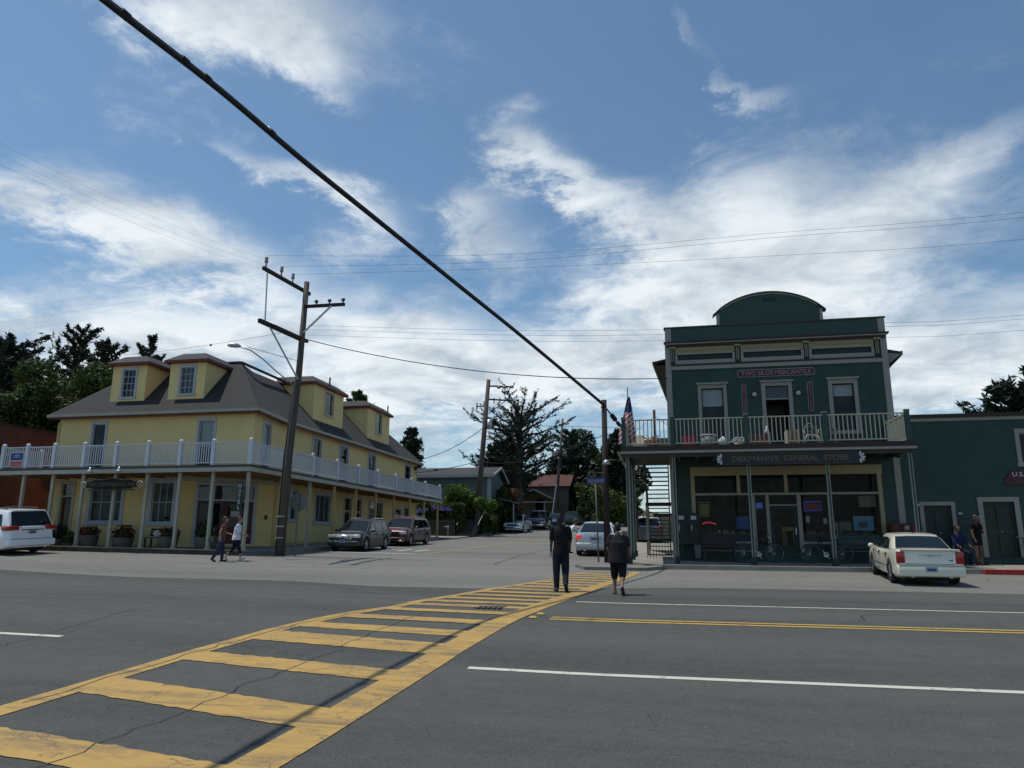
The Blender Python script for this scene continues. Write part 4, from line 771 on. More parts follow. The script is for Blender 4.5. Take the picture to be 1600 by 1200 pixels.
for sx in (-1, 1):
    m = MB(); u = 2.03 if sx < 0 else 6.38; MB().prism([(u, 4.27), (u, 4.68), (u+sx*.16, 4.66), (u+sx*.24, 4.47), (u+sx*.16, 4.29)][::1 if sx < 0 else -1], FS2, .0, .02).build('end_board', M_SIGNK, t)
    for k in range(5):
        a = math.radians(-70+35*k); c0 = (u+sx*.02, 4.475); p = lambda rr_, w: (c0[0]+sx*(rr_*math.cos(a)-w*math.sin(a)), c0[1]+rr_*math.sin(a)+w*math.cos(a))
        m.prism([p(.04, 0), p(.12, .035), p(.19, .03), p(.205, 0), p(.19, -.03), p(.12, -.035)], FS2, .02, .035)
    m.build('rosette', M_LETW, t)
# things in the shop window
def win_item(name, label, cat, u0, u1, v0, v1, m_, d=-.16, th=.02, extra=None):
    t = thing(name, label, cat, F.p((u0+u1)/2, v0, d)); MB().fb(F, u0, u1, v0, v1, d-th, d).build('panel', m_, t)
    return t
M_NEONR = mat('neon_red', (.9, .05, .12), .5, emit=.7); M_NEONP = mat('neon_purple', (.12, .05, .5), .5, emit=.45); M_NEONB = mat('neon_blue', (.05, .15, .5), .5, emit=.2); M_NEONY = mat('neon_yellow', (.3, .3, .05), .5, emit=.06)
t = thing('neon_sign', 'lit OPEN sign with violet border in the window right of the shop door', 'neon sign', F.p(5.3, 2.8, -.15)); m = MB(True); m.tube([F.p(*q, -.15) for q in ((5.05, 2.82), (5.62, 2.85), (5.62, 3.16), (5.05, 3.13), (5.05, 2.82))], .012, 5); m.build('border_tube', M_NEONP, t); text_mb('OPEN', F, 5.335, 2.9, .16, .42, d0=-.16, bold=0).build('lettering', mat('neon_dim_red', (.3, .02, .03), .5, emit=.15), t); MB().fb(F, 5.0, 5.67, 2.78, 3.2, -.19, -.175).build('backing', M_BLACK, t)
t = thing('neon_sign', 'small pink zigzag neon in the left shop window', 'neon sign', F.p(1.6, 2.3, -.2)); MB(True).tube([F.p(1.38+k*.06, 2.33+(.06 if k % 2 else 0)+.04*math.sin(k*.45), -.2) for k in range(9)], .016, 5).build('tube', M_NEONR, t)
t = thing('neon_sign', 'dim yellow outline of a tall mug hung in the left shop window', 'neon sign', F.p(1.4, 2.6, -.15)); MB(True).tube([F.p(*q, -.15) for q in ((1.3, 2.62), (1.62, 2.62), (1.64, 3.0), (1.66, 3.15), (1.26, 3.15), (1.29, 3.0), (1.3, 2.62))], .014, 5).build('tube', M_NEONY, t); MB().fb(F, 1.33, 1.6, 2.66, 3.08, -.19, -.17).build('panel', mat('dull_yellow', (.22, .22, .05), .6), t)
t = thing('neon_sign', 'small blue and white lit panel just left of the shop door', 'neon sign', F.p(3.5, 2.9, -.15)); MB().fb(F, 3.34, 3.58, 2.9, 3.12, -.16, -.14).build('panel', M_NEONB, t); MB().fb(F, 3.38, 3.56, 2.96, 3.0, -.139, -.13).build('wave_mark', M_LETW, t)
win_item('poster', 'large pale blue poster with a dark round shape in the right shop window', 'poster', 6.7, 7.4, 2.1, 2.62, mat('poster_blue', (.10, .25, .36), .6))
MB(True).ball(F.p(7.02, 2.32, -.155), .16, 14, 8, (1.1, .05, .8)).build('round_shape', mat('poster_dark', (.03, .07, .12), .6), [o for o in bpy.data.objects if o.get('label', '').startswith('large pale blue poster')][0])
win_item('poster', 'beige square notice at the top of the right shop window', 'poster', 6.95, 7.5, 2.95, 3.35, mat('poster_beige', (.16, .14, .12), .7)); win_item('poster', 'pale green notice low in the right shop window beside a beige one', 'poster', 5.98, 6.18, 2.1, 2.4, mat('poster_green', (.14, .19, .15), .7)); win_item('poster', 'wide dull beige notice low in the right shop window', 'poster', 6.22, 6.62, 2.1, 2.42, mat('poster_tan', (.13, .12, .09), .7))
win_item('poster', 'small white notice pinned lower left of the lit OPEN sign', 'poster', 5.08, 5.2, 2.4, 2.62, M_LETW); win_item('poster', 'small white notice beside the mullion of the right window', 'poster', 5.68, 5.8, 2.35, 2.55, M_LETW)
win_item('poster', 'round blue poster at the right end of the left shop window', 'poster', 2.6, 3.12, 2.15, 2.62, mat('poster_deepblue', (.03, .09, .28), .6), d=-.2)
rnd = random.Random(4)
t = thing('display_shelf', 'low display shelf with mixed goods behind the left shop window', 'shelf', (2.1, 29.6, 1.2)); MB().box(1.2, 3.1, 29.35, 29.8, 1.25, 1.95).build('shelf_body', mat('shelf_brown', (.10, .08, .06), .8), t)
goods = [mat('goods_'+n, c, .6) for n, c in (('red', (.2, .05, .05)), ('yellow', (.25, .2, .05)), ('white', (.3, .3, .28)), ('blue', (.05, .08, .2)), ('pink', (.3, .14, .15)))]
for k in range(18): x = 1.25+k*.1; MB().box(x, x+.07, 29.4, 29.5, 1.952, 2.0+rnd.random()*.16).build('goods_box', goods[rnd.randrange(5)], t)
t = thing('display_shelf', 'low display shelf with mixed goods behind the right shop window', 'shelf', (6.7, 29.6, 1.2)); MB().box(5.0, 7.55, 29.35, 29.8, 1.25, 1.95).build('shelf_body', mat('shelf_brown2', (.12, .08, .07), .8), t)
for k in range(24): x = 5.05+k*.1; MB().box(x, x+.07, 29.4, 29.5, 1.952, 1.98+rnd.random()*.12).build('goods_box', goods[rnd.randrange(5)], t)
t = thing('yellow_cooler', 'dull yellow drinks cooler standing inside behind the shop door', 'cooler', (4.55, 30.2, 1.2)); MB().box(4.35, 4.75, 30, 30.4, 1.2, 2.25).build('cooler_body', mat('cooler_yellow', (.35, .30, .05), .5), t); MB().box(4.39, 4.71, 29.97, 30.0, 1.5, 2.1).build('door_panel', M_GLASSD, t)
# ================================================================ THE POST OFFICE WING
def post_office():
    r = thing('post_office', 'single height dark teal boarded building right of the shop with two framed doors', 'building', (12, 29, 1.0))
    dr = [(9.03, 9.93, 1.2, 2.98), (10.95, 11.95, 1.2, 3.10), (12.40, 13.2, 4.45, 5.5)]
    m = MB(); m.wall(F, 8.42, 20, .9, 6.12, dr); m.quad((8.42, 29.0, 6.12), (20, 29, 6.12), (20, 42, 6.12), (8.42, 42, 6.12)); m.quad((20, 29, .9), (20, 42, .9), (20, 42, 6.12), (20, 29, 6.12)); m.quad((9.3, 29.1, .9), (9.3, 29.1, 6.1), (9.3, 42, 6.1), (9.3, 42, .9)); m.build('wall', M_TEAL, r)
    MB().fb(F, 8.42, 20, 6.0, 6.12, 0, .05).build('trim_board', M_TAUPE, r); MB().fb(F, 8.42, 20.1, 6.12, 6.25, -.4, .12).build('roof_edge', M_BROWN, r)
    window(r, F, *dr[2], tm=M_TAUPE, trim=.14, gm=M_GLASSD, rows=1)
    for (u0, u1, v0, v1), w in ((dr[0], .13), (dr[1], .16)):
        m = MB(); m.fb(F, u0-w, u0, v0, v1+w, 0, .05); m.fb(F, u1, u1+w, v0, v1+w, 0, .05); m.fb(F, u0, u1, v1, v1+w, 0, .05); D = m.build('door', M_TAUPE, r)
        m = MB(); c = (u0+u1)/2; h = v1-v0
        m.fb(F, u0, u1, v0, v1, -.14, -.11)
        for a, b in ((u0, u0+.1), (c-.07, c+.07), (u1-.1, u1)): m.fb(F, a, b, v0, v1, -.11, -.08)
        for a, b in ((v0, v0+.16), (v0+h*.42, v0+h*.5), (v1-.12, v1)): m.fb(F, u0+.1, c-.07, a, b, -.11, -.08); m.fb(F, c+.07, u1-.1, a, b, -.11, -.08)
        m.build('door_leaf', mat('door_green', (.010, .024, .020), .5), D); MB().ball(F.p(c+.04, v0+h*.46, -.06), .03, 8, 6).build('handle', M_METAL, D)
    for (u, v) in ((8.8, 3.02), (10.12, 2.72), (10.75, 2.62)):
        m = MB(True); m.tube([F.p(u, v, .02), F.p(u, v+.05, .14), F.p(u, v+.02, .22)], .015, 6); l = m.build('wall_lamp', M_BLACK, r); MB(True).tube([F.p(u, v+.03, .22), F.p(u, v-.0, .22), F.p(u, v-.07, .22)], [.03, .06, .10], 10).build('shade', M_METAL, l)
post_office()
t = thing('post_office_sign', 'dark maroon shaped board on the teal wall reading U.S. POST OFFICE over TOMALES', 'sign', F.p(12.9, 3.6, .03))
m = MB(); m.prism([(11.72, 3.74), (11.78, 3.66), (14.0, 3.62), (14.06, 3.72), (14.0, 3.9), (13.9, 4.18), (11.95, 4.18), (11.85, 3.95), (11.72, 3.86)], F, .0, .05); m.build('board', M_SIGNR, t)
text_mb('U.S. POST OFFICE', F, 12.95, 3.97, .155, 1.9, d0=.052, bold=.02).build('lettering', M_LETW, t); text_mb('TOMALES  CALIF.', F, 12.9, 3.74, .12, 1.72, d0=.052).build('lettering', M_GOLD, t)
# ================================================================ poles and wires
def insul(m, x, y_, z, r=.055, h=.22):
    m.tube([(x, y_, z), (x, y_, z+h*.35), (x, y_, z+h*.4), (x, y_, z+h*.6), (x, y_, z+h*.65), (x, y_, z+h*.9), (x, y_, z+h)], [.03, .03, r, r, r*.8, r, r*.4], 8)
def pole1():
    bx, by = -15.2, 27.8; g = G(bx, by)
    t = thing('utility_pole', 'tall grey wooden pole with three crossarms and a street lamp arm at the hotel corner', 'utility pole', (bx, by, g))
    tx, ty, tz = -14.85, 27.9, 12.65
    MB(True).tube([(bx, by, g-.3), (bx+.1, by, g+4), (tx-.1, ty, 8.5), (tx, ty, tz)], [.175, .155, .135, .11], 12).build('pole', M_WOOD, t)
    m = MB(); m.bar((tx-.2, 28.6, 12.35), (tx-.25, 24.8, 12.15), .11, .14); a = m.build('crossarm', M_WOODD, t)
    m = MB(); m.bar((tx-.2, 28.4, 10.15), (tx-.25, 24.8, 10.0), .13, .16); m.bar((tx-.06, 28.4, 10.12), (tx-.1, 25.6, 10.0), .1, .14); m.build('crossarm', M_WOODD, t)
    m = MB(); m.bar((tx, 27.8, 11.5), (-12.9, 27.6, 11.42), .10, .13); m.build('crossarm', M_WOODD, t)
    m = MB(); m.bar((-13.5, 27.62, 11.4), (tx+.05, 27.8, 10.35), .06, .06); m.bar((tx-.24, 25.1, 12.1), (tx-.24, 25.2, 10.05), .04, .04); m.bar((tx-.2, 25.5, 9.95), (tx-.05, 27.75, 8.3), .05, .05); m.build('brace', M_METAL, t)
    for y_ in (24.95, 26.15, 27.1): m = MB(True); insul(m, tx-.23, y_, 12.25+(y_-24.9)*.05, .075, .42); m.build('insulator', M_INSUL, t)
    for x in (-14.2, -13.6, -12.98): m = MB(True); insul(m, x, 27.62, 11.5, .07, .2); m.ball((x, 27.62, 11.64), .1, 8, 5, (1, .6, .5)); m.build('insulator', M_BLACK, t)
    m = MB(True); m.tube([(tx-.15, 27.7, 8.0), (-15.6, 27.2, 8.55), (-16.0, 26.8, 8.98), (-16.4, 26.45, 9.30), (-16.8, 26.17, 9.42)], .028, 8); m.build('lamp_arm', M_METAL, t)
    m = MB(True); m.tube([(-16.7, 26.22, 9.41), (-16.8, 26.15, 9.43), (-17.02, 26.02, 9.43), (-17.14, 25.95, 9.41)], [.04, .09, .10, .03], 10); m.build('luminaire', M_METAL, t)
    m = MB(); m.tube([(tx-.1, 27.8, 9.1), (-16.5, 26.4, 9.42)], .01, 4); m.build('guy_wire', M_WIRE, t)
    m = MB()
    for z, w in ((g+.7, .3), (g+1.15, .24), (g+1.55, .2)): m.box(bx-.16, bx+.18, by-.2, by-.17, z, z+.035)
    m.build('step_band', M_METAL, t)
    m = MB(); m.tube([(bx-.17, by-.05, g), (bx-.08, by-.06, g+4), (tx-.25, ty-.05, 8)], .03, 6); m.build('conduit', M_WOODD, t)
pole1()
def pole2():
    bx, by = -15.4, 60; g = G(bx, by)+.1; t = thing('utility_pole', 'brown wooden pole with two short right hand arms and a transformer can, beyond the hotel', 'utility pole', (bx, by, g))
    MB(True).tube([(bx, by, g-.3), (-14.9, 60, 8.5), (-14.4, 60, 15.2)], [.27, .23, .17], 12).build('pole', M_WOOD, t)
    m = MB(); m.bar((-14.4, 60, 14.65), (-12.2, 60, 14.5), .1, .12); m.build('crossarm', M_WOODD, t); m = MB(); m.bar((-14.5, 60, 13.5), (-12.35, 60, 13.3), .1, .12); m.build('crossarm', M_WOODD, t); m = MB(); m.bar((-15.4, 60, 12.9), (-14.5, 60, 12.85), .08, .08); m.bar((-12.9, 60, 13.3), (-14.6, 60, 12.1), .05, .05); m.build('brace', M_WOODD, t)
    for x in (-13.5, -13.0, -12.4): m = MB(True); m.ball((x, 60, 14.5), .17, 8, 6, (1.1, .7, .8)); m.build('insulator', M_INSUL, t)
    for x in (-13.9, -13.4, -12.6): m = MB(True); m.cyl((x, 60, 13.1), (x, 60, 13.6), .05, n=6); m.build('insulator', M_BLACK, t)
    m = MB(True); m.cyl((-15.4, 60, 12.65), (-15.4, 60, 13.2), .06, n=6); m.build('insulator', M_BLACK, t)
    m = MB(True); m.cyl((-14.25, 59.85, 10.9), (-14.25, 59.85, 11.7), .22, n=12); m.build('transformer', M_METAL, t)
    m = MB(); m.box(-15.7, -15.05, 59.7, 60.3, g-.1, g+.1)
pole2()
def pole3():
    bx, by = -13.2, 90; g = G(bx, by)+.0; t = thing('utility_pole', 'thin grey leaning pole with two transformer cans against the far cypress', 'utility pole', (bx, by, g))
    MB(True).tube([(bx, by, g-.3), (-12.05, 90, 16.6)], [.22, .12], 10).build('pole', M_WOOD, t)
    m = MB(); m.bar((-13.3, 90, 14.45), (-12.2, 90, 14.6), .1, .1); m.bar((-13.3, 90, 14.4), (-13.3, 90, 14.9), .06, .06); m.build('crossarm', M_WOODD, t)
    for x in (-12.95, -11.85): m = MB(True); m.cyl((x, 89.9, 11.9), (x, 89.9, 12.8), .26, n=12); m.build('transformer', M_METAL, t)
    m = MB(); m.tube([(-12.8, 90.2, 9.3), (-12.1, 88, 10.2)], .04, 6); m.tube([(-13.5, 89, g), (-12.85, 89.6, 8.5)], .06, 6); m.build('guy_pole', M_METAL, t)
pole3()
def pole_black():
    bx, by = -2.09, 27.3; g = G(bx, by)+.12; t = thing('utility_pole', 'short nearly black wooden pole at the right street corner holding the thick overhead cable', 'utility pole', (bx, by, g))
    MB(True).tube([(bx, by, g-.3), (bx, by, 6.88)], [.12, .10], 14).build('pole', M_WOODD, t)
    m = MB(True); m.cyl((bx-.1, by-.14, 6.6), (bx+.1, by-.14, 6.6), .05, n=6); m.build('cable_clamp', M_BLACK, t)
pole_black()
def wire(name, label, pts, r, group=None, cat='overhead wire', extra=None, sag=0, n=24):
    if sag:
        a, b = Vector(pts[0]), Vector(pts[1]); pts = [a+(b-a)*(i/n)-Vector((0, 0, sag*4*(i/n)*(1-i/n))) for i in range(n+1)]
    m = MB(True); m.tube(pts, r, 6)
    if extra: extra(m)
    return single(name, m, M_WIRE, label, cat, group)
def cat_rom(P, k=8):
    P = [Vector(p) for p in P]; o = []
    for i in range(len(P)-1):
        a, b, c, d = P[max(i-1, 0)], P[i], P[i+1], P[min(i+2, len(P)-1)]
        for j in range(k): t = j/k; o.append(.5*((2*b)+(c-a)*t+(2*a-5*b+4*c-d)*t*t+(3*b-a-3*c+d)*t**3))
    return o+[P[-1]]
TW = cat_rom([(-2.08, 27.2, 6.66), (-3.95, 20.8, 7.62), (-4.76, 17.9, 7.98), (-5.78, 14, 8.40), (-6.43, 11.6, 8.68), (-6.78, 9.4, 8.78), (-6.85, 7.4, 8.56), (-6.78, 5.6, 8.27), (-6.7, 3.5, 8.0), (-6.6, 0, 7.7), (-6.4, -6, 7.7)])
t = thing('overhead_cable', 'thick black bundled cable running diagonally overhead down to the short dark corner pole', 'overhead cable', (-2.08, 27.2, 6.66))
MB(True).tube(TW, .044, 8).build('cable', M_WIRE, t)
MB(True).tube([p+Vector((.0, .02, .06)) for p in TW], .02, 6).build('messenger_wire', M_WIRE, t)
for k in (35, 41, 43, 48, 52, 58): p = TW[k]; MB(True).tube([p+Vector((.0, -.07, .02)), p+Vector((.0, .07, .03))], .062, 8).build('lashing_clamp', M_WIRE, t)
m = MB(True); A = Vector((-2.0, 27.3, 6.55)); B = Vector((-1.45, 28.6, 5.9)); m.tube([A, B], .03, 6); m.tube([A+(B-A)*.25, A+(B-A)*.3, A+(B-A)*.5, A+(B-A)*.55], [.03, .09, .09, .03], 8); m.tube([A+(B-A)*.6, A+(B-A)*.63, A+(B-A)*.75, A+(B-A)*.78], [.03, .07, .07, .03], 8); m.build('splice_case', M_WIRE, t)
GP = 'power lines along the main street'
lab = ['uppermost faint power line from the corner pole across the sky above the shop', 'middle faint power line from the corner pole across the sky above the shop', 'lowest of the three faint power lines above the shop, from the corner pole rightwards']
for k, (y_, z, ze) in enumerate(((24.95, 12.75, 13.15), (26.15, 12.8, 12.95), (27.1, 12.85, 12.15))):
    wire('power_line', lab[k], cat_rom([(-15.1, y_, 12.72), (-5.6, 27-.3*k, 12.86-.41*k), (4.15, 27, (12.92, 12.74, 12.03)[k]), (12.65, 27, ze-.15), (24, 27, ze+.6), (45, 27, ze+2.0)], 6), .0045, GP)
lab = ['topmost of the three far thin lines passing behind the shop parapet', 'second of the three far thin lines passing behind the shop parapet', 'lowest of the three far thin lines passing behind the shop parapet']
for k, (za, zb, zc) in enumerate(((16.2, 14.57, 14.33), (15.9, 14.25, 14.1), (15.5, 13.85, 13.45))):
    wire('power_line', lab[k], cat_rom([(-23.7, 45, za), (-10, 45, (za+zb)/2-.3), (.35, 45, zb), (12.9, 45, zc-.05), (20.4, 45, zc), (50, 45, zc+1.4)], 6), .0075, 'power lines behind the shop')
lab = ['leftmost faint line from the corner pole arm towards the upper left sky', 'middle faint line from the corner pole arm towards the upper left sky', 'rightmost faint line from the corner pole arm towards the upper left sky']
for k, (y_, z2) in enumerate(((24.95, 10.91), (26.15, 10.62), (27.1, 10.38))):
    wire('power_line', lab[k], [(-15.1, y_, 12.6), (-15.0, 12.9, z2-.1)][0:2], .0018, 'power lines towards the upper left', sag=.25)
    wire('power_line', ['upper left running faint power line above the hotel dormers', 'second left running faint power line above the hotel dormers', 'lowest left running faint power line above the hotel dormers'][k], [(-15.1, y_, 12.6), (-44, 27, 12.3-.6*k)], .002, 'power lines above the hotel', sag=.9)
wire('service_wire', 'thicker black service wire sagging from the corner pole to the left edge of the shop', [(-14.7, 27.85, 10.05), (.3, 28.95, 7.98)], .018, sag=.55)
wire('service_wire', 'thin beaded wire leaving the corner pole towards the left of the hotel', [(-15.1, 26.8, 10.1), (-40, 27, 10.9)], .006, sag=1.0, extra=lambda m: m.ball((-18.5, 26.83, 9.72), .05, 8, 6))
wire('service_wire', 'dark wire from the hotel roof end up to the second pole', [(-18.4, 53.2, 7.6), (-14.9, 60, 11.0)], .025, sag=.4)
wire('service_wire', 'low dark wire from the hotel end past the blue house to the second pole', [(-18.5, 52.5, 6.6), (-14.95, 60, 8.3)], .025, sag=.15)
wire('service_wire', 'upper thin wire from the second pole over the far trees towards the flag', [(-14.8, 60, 11.2), (-1.5, 60, 10.6)], .018, sag=-.1)
wire('service_wire', 'lower thin wire from the second pole past the far cypress to the dark corner pole', [(-14.9, 60, 8.2), (-2.1, 27.5, 5.6)], .014, sag=.5)
# ================================================================ signs at the corners
def stop_sign():
    x, y_ = -14.65, 28.0; g = G(x, y_); t = thing('stop_sign', 'grey back of an octagonal stop sign on a post just right of the corner pole', 'stop sign', (x, y_, g))
    MB().box(x-.03, x+.03, y_-.03, y_+.03, g, g+2.55).build('post', M_STEEL, t)
    Fs = Fr((x, y_+.04, 0), (1, .15, 0), (-.15, 1, 0)); R_ = .38; MB().prism([(R_*math.cos(math.radians(22.5+45*k)), g+2.15+R_*math.sin(math.radians(22.5+45*k))) for k in range(8)], Fs, 0, .008).build('back_plate', M_STEEL, t)
    MB().prism([(R_*.97*math.cos(math.radians(22.5+45*k)), g+2.15+R_*.97*math.sin(math.radians(22.5+45*k))) for k in range(8)], Fs, .008, .012).build('red_face', M_RED, t)
    Fb = Fr((x, y_+.06, 0), (-1, -.15, 0), (-.15, 1, 0)); text_mb('STOP', Fb, 0, g+2.02, .26, .56, d0=.0).build('lettering', M_LETW, t)
stop_sign()
x, y_ = -2.46, 27.2; g = G(x, y_)+.12; t = thing('street_sign', 'blue street name blade on a thin post beside the dark corner pole', 'street sign', (x, y_, g))
MB(True).cyl((x+.06, y_, g), (x, y_, 4.05), .028, n=8).build('post', M_STEEL, t); FN = Fr((0, y_, 0), (1, 0, 0), (0, -1, 0))
MB().fb(FN, -2.78, -2.10, 3.76, 3.96, .03, .04).build('blade', M_BLUE, t); text_mb('DILLON BCH RD', FN, -2.44, 3.80, .11, .56, d0=.041).build('lettering', M_LETW, t); MB().ob((x-.02, y_, 4.07), (.02, .5, .16)).build('cross_blade', M_STEEL, t)
# ================================================================ flag
t = thing('flag', 'striped red, white and blue flag hanging furled at the shop balcony corner', 'flag', (-1.25, 29.3, 5.0))
MB(True).tube([(-1.22, 29.3, 5.0), (-1.30, 29.3, 7.75)], .022, 6).build('staff', M_WOODD, t)
def cloth(lo, hi, fn): 
    m = MB(True); nu, nv = 16, 14
    for j in range(nv+1):
        q = lo+(hi-lo)*j/nv; 
        for i in range(nu+1): m.v.append(fn(i/nu, q))
    for j in range(nv):
        for i in range(nu): a = j*(nu+1)+i; m.f.append([a, a+1, a+nu+2, a+nu+1])
    return m
def flagpt(u, q):  # q 0 top .. 1 bottom
    wdt = .06+.52*min(1, q*1.25)**.9; ph = u*7+q*2; sx = -1.27+.02+(-wdt*.75+wdt*u*1.15)
    return (sx+.02*math.sin(ph*2), 29.27+.09*math.sin(ph)*min(1, q*2), 7.35-1.75*q+.12*(u-.5)*q-(.25*abs(u-.35) if q > .8 else 0))
FM = bpy.data.materials.new('flag_cloth'); FM.use_nodes = True
nt = FM.node_tree; b = nt.nodes['Principled BSDF']; b.inputs['Roughness'].default_value = .8
def stripes():
    N = nt.nodes; L = nt.links; tc = N.new('ShaderNodeTexCoord'); sp = N.new('ShaderNodeSeparateXYZ'); L.new(tc.outputs['Object'], sp.inputs[0])
    def mth(op, x, y_=None):
        o = N.new('ShaderNodeMath'); o.operation = op
        for i, q in enumerate((x, y_)):
            if q is None: continue
            if isinstance(q, (int, float)): o.inputs[i].default_value = q
            else: L.new(q, o.inputs[i])
        return o.outputs[0]
    d = mth('ADD', mth('MULTIPLY', sp.outputs[0], -.9), sp.outputs[2]); f = mth('GREATER_THAN', mth('FRACT', mth('DIVIDE', d, .2)), .5)
    mx = N.new('ShaderNodeMix'); mx.data_type = 'RGBA'; L.new(f, mx.inputs[0]); mx.inputs[6].default_value = (.5, .5, .5, 1); mx.inputs[7].default_value = (.42, .03, .06, 1)
    top = mth('GREATER_THAN', sp.outputs[2], 1.72); v = N.new('ShaderNodeTexVoronoi'); v.inputs['Scale'].default_value = 9; L.new(tc.outputs['Object'], v.inputs['Vector']); s_ = mth('LESS_THAN', v.outputs['Distance'], .25)
    bl = N.new('ShaderNodeMix'); bl.data_type = 'RGBA'; L.new(s_, bl.inputs[0]); bl.inputs[6].default_value = (.012, .022, .08, 1); bl.inputs[7].default_value = (.4, .4, .45, 1)
    o = N.new('ShaderNodeMix'); o.data_type = 'RGBA'; L.new(top, o.inputs[0]); L.new(mx.outputs[2], o.inputs[6]); L.new(bl.outputs[2], o.inputs[7]); L.new(o.outputs[2], b.inputs['Base Color'])
stripes()
cloth(0, 1, flagpt).build('flag_cloth', FM, t)
# ================================================================ things on the shop balcony (deck top 4.99)
zd = 4.99
t = thing('red_pot', 'red square planter box at the left end of the shop balcony', 'planter', (.98, 27.7, zd)); m = MB(); m.hexa([(.78, 27.5, zd), (1.16, 27.5, zd), (1.16, 27.9, zd), (.78, 27.9, zd), (.74, 27.46, zd+.5), (1.20, 27.46, zd+.5), (1.20, 27.94, zd+.5), (.74, 27.94, zd+.5)]); m.build('body', M_RED, t); MB().box(.78, 1.16, 27.5, 27.9, zd+.5, zd+.52).build('soil', M_DGREY, t)
t = thing('wash_tub', 'white metal tub with bright folded rim standing on the shop balcony', 'tub', (1.48, 27.3, zd)); m = MB(True); m.tube([(1.62, 27.2, zd), (1.62, 27.2, zd+.42)], [.22, .27], 16); m.build('tub', M_TAUPE, t); m = MB(True); m.tube([(1.62+.275*math.cos(a*.4), 27.2+.275*math.sin(a*.4), zd+.44) for a in range(17)], .022, 6); m.build('rim', M_WHITE, t)
t = thing('watering_can', 'small white enamel can with a pointed lid next to the tub on the shop balcony', 'can', (2.1, 27.1, zd)); m = MB(True); m.tube([(2.12, 27.1, zd+.02), (2.12, 27.1, zd+.25), (2.12, 27.1, zd+.38)], [.15, .16, .03], 12); m.build('body', M_WHITE, t); MB(True).tube([(2.0, 27.1, zd+.1), (1.9, 27.1, zd+.2), (1.85, 27.1, zd+.32)], .02, 6).build('spout', M_WHITE, t)
t = thing('flower_pot', 'round pale grey pot of small white flowers below the left window of the shop balcony', 'flower pot', (3.0-.3, 27.6, zd)); m = MB(True); m.tube([(2.7, 27.5, zd), (2.7, 27.5, zd+.2)], [.12, .16], 12); m.build('pot', M_TAUPE, t); m = MB(); rnd = random.Random(3); [m.ball((2.7+rnd.uniform(-.2, .2), 27.5+rnd.uniform(-.15, .15), zd+.22+rnd.random()*.15), .045, 6, 4) for _ in range(26)]; m.build('flowers', M_LETW, t)
def crate(x0, x1, z0, z1, label, m_, slats=5):
    t = thing('crate', label, 'crate', ((x0+x1)/2, 27.55, z0), group=None); 
    m = MB(); m.box(x0, x1, 27.75, 27.78, z0, z1)
    for k in range(slats): a = x0+(x1-x0)*k/slats; m.box(a+.006, a+(x1-x0)/slats-.006, 27.3, 27.32, z0, z1)
    m.box(x0, x1, 27.3, 27.78, z0, z0+.03); m.build('slats', m_, t); m = MB(); m.box(x0-.02, x0+.03, 27.28, 27.8, z0, z1+.03); m.box(x1-.03, x1+.02, 27.28, 27.8, z0, z1+.03); m.build('end_panel', M_WICKER, t)
crate(3.02, 3.75, zd, zd+.48, 'long reddish wooden crate with cream ends left of the balcony door', mat('red_brown_wood', (.22, .08, .05), .7, var=.3, scale=4)); crate(4.35, 4.72, zd, zd+.56, 'small yellowish wooden crate right of the balcony door opening', mat('tan_wood', (.26, .17, .07), .7, var=.3, scale=4), 3)
t = thing('glass_jug', 'small glass jug standing on the reddish crate on the shop balcony', 'jug', (3.72, 27.5, zd+.48)); MB(True).tube([(3.7, 27.55, zd+.48), (3.7, 27.55, zd+.62), (3.7, 27.55, zd+.68), (3.7, 27.55, zd+.78)], [.07, .08, .03, .025], 10).build('jug', M_LETW, t)
t = thing('garden_chair', 'cream curled wire garden chair on the shop balcony right of the door', 'chair', (5.2, 27.6, zd)); m = MB(True)
m.tube([(5.0+.2+.2*math.cos(a*.42), 27.6+.2*math.sin(a*.42), zd+.42) for a in range(16)], .014, 5); m.build('seat_ring', M_CREAM, t)
for (dx, dy) in ((-.17, -.15), (.17, -.15), (-.17, .15), (.17, .15)): MB(True).tube([(5.2+dx, 27.6+dy, zd+.42), (5.2+dx*1.5, 27.6+dy*1.3, zd+.2), (5.2+dx*1.25, 27.6+dy*1.2, zd)], .014, 5).build('leg', M_CREAM, t)
m = MB(True); m.tube([(5.2+.2*math.cos(math.pi*k/10), 27.78, zd+.45+.42*math.sin(math.pi*k/10)) for k in range(11)], .014, 5); m.tube([(5.2+.1*math.cos(k*.5), 27.78, zd+.66+.1*math.sin(k*.5)) for k in range(14)], .012, 5)
for s_ in (-1, 1): m.tube([(5.2+s_*.2, 27.78, zd+.45), (5.2+s_*.26, 27.6, zd+.62), (5.2+s_*.2, 27.45, zd+.45)], .012, 5)
m.build('curled_back', M_CREAM, t)
t = thing('garden_table', 'thin legged pale table on the shop balcony beside the wire chair', 'table', (5.75, 27.6, zd)); MB().box(5.5, 6.05, 27.4, 27.8, zd+.6, zd+.62).build('tabletop', M_TAUPE, t)
for a, b in ((5.53, 27.43), (6.0, 27.43), (5.53, 27.77), (6.0, 27.77)): MB().box(a-.015, a+.015, b-.015, b+.015, zd, zd+.6).build('leg', M_TAUPE, t)
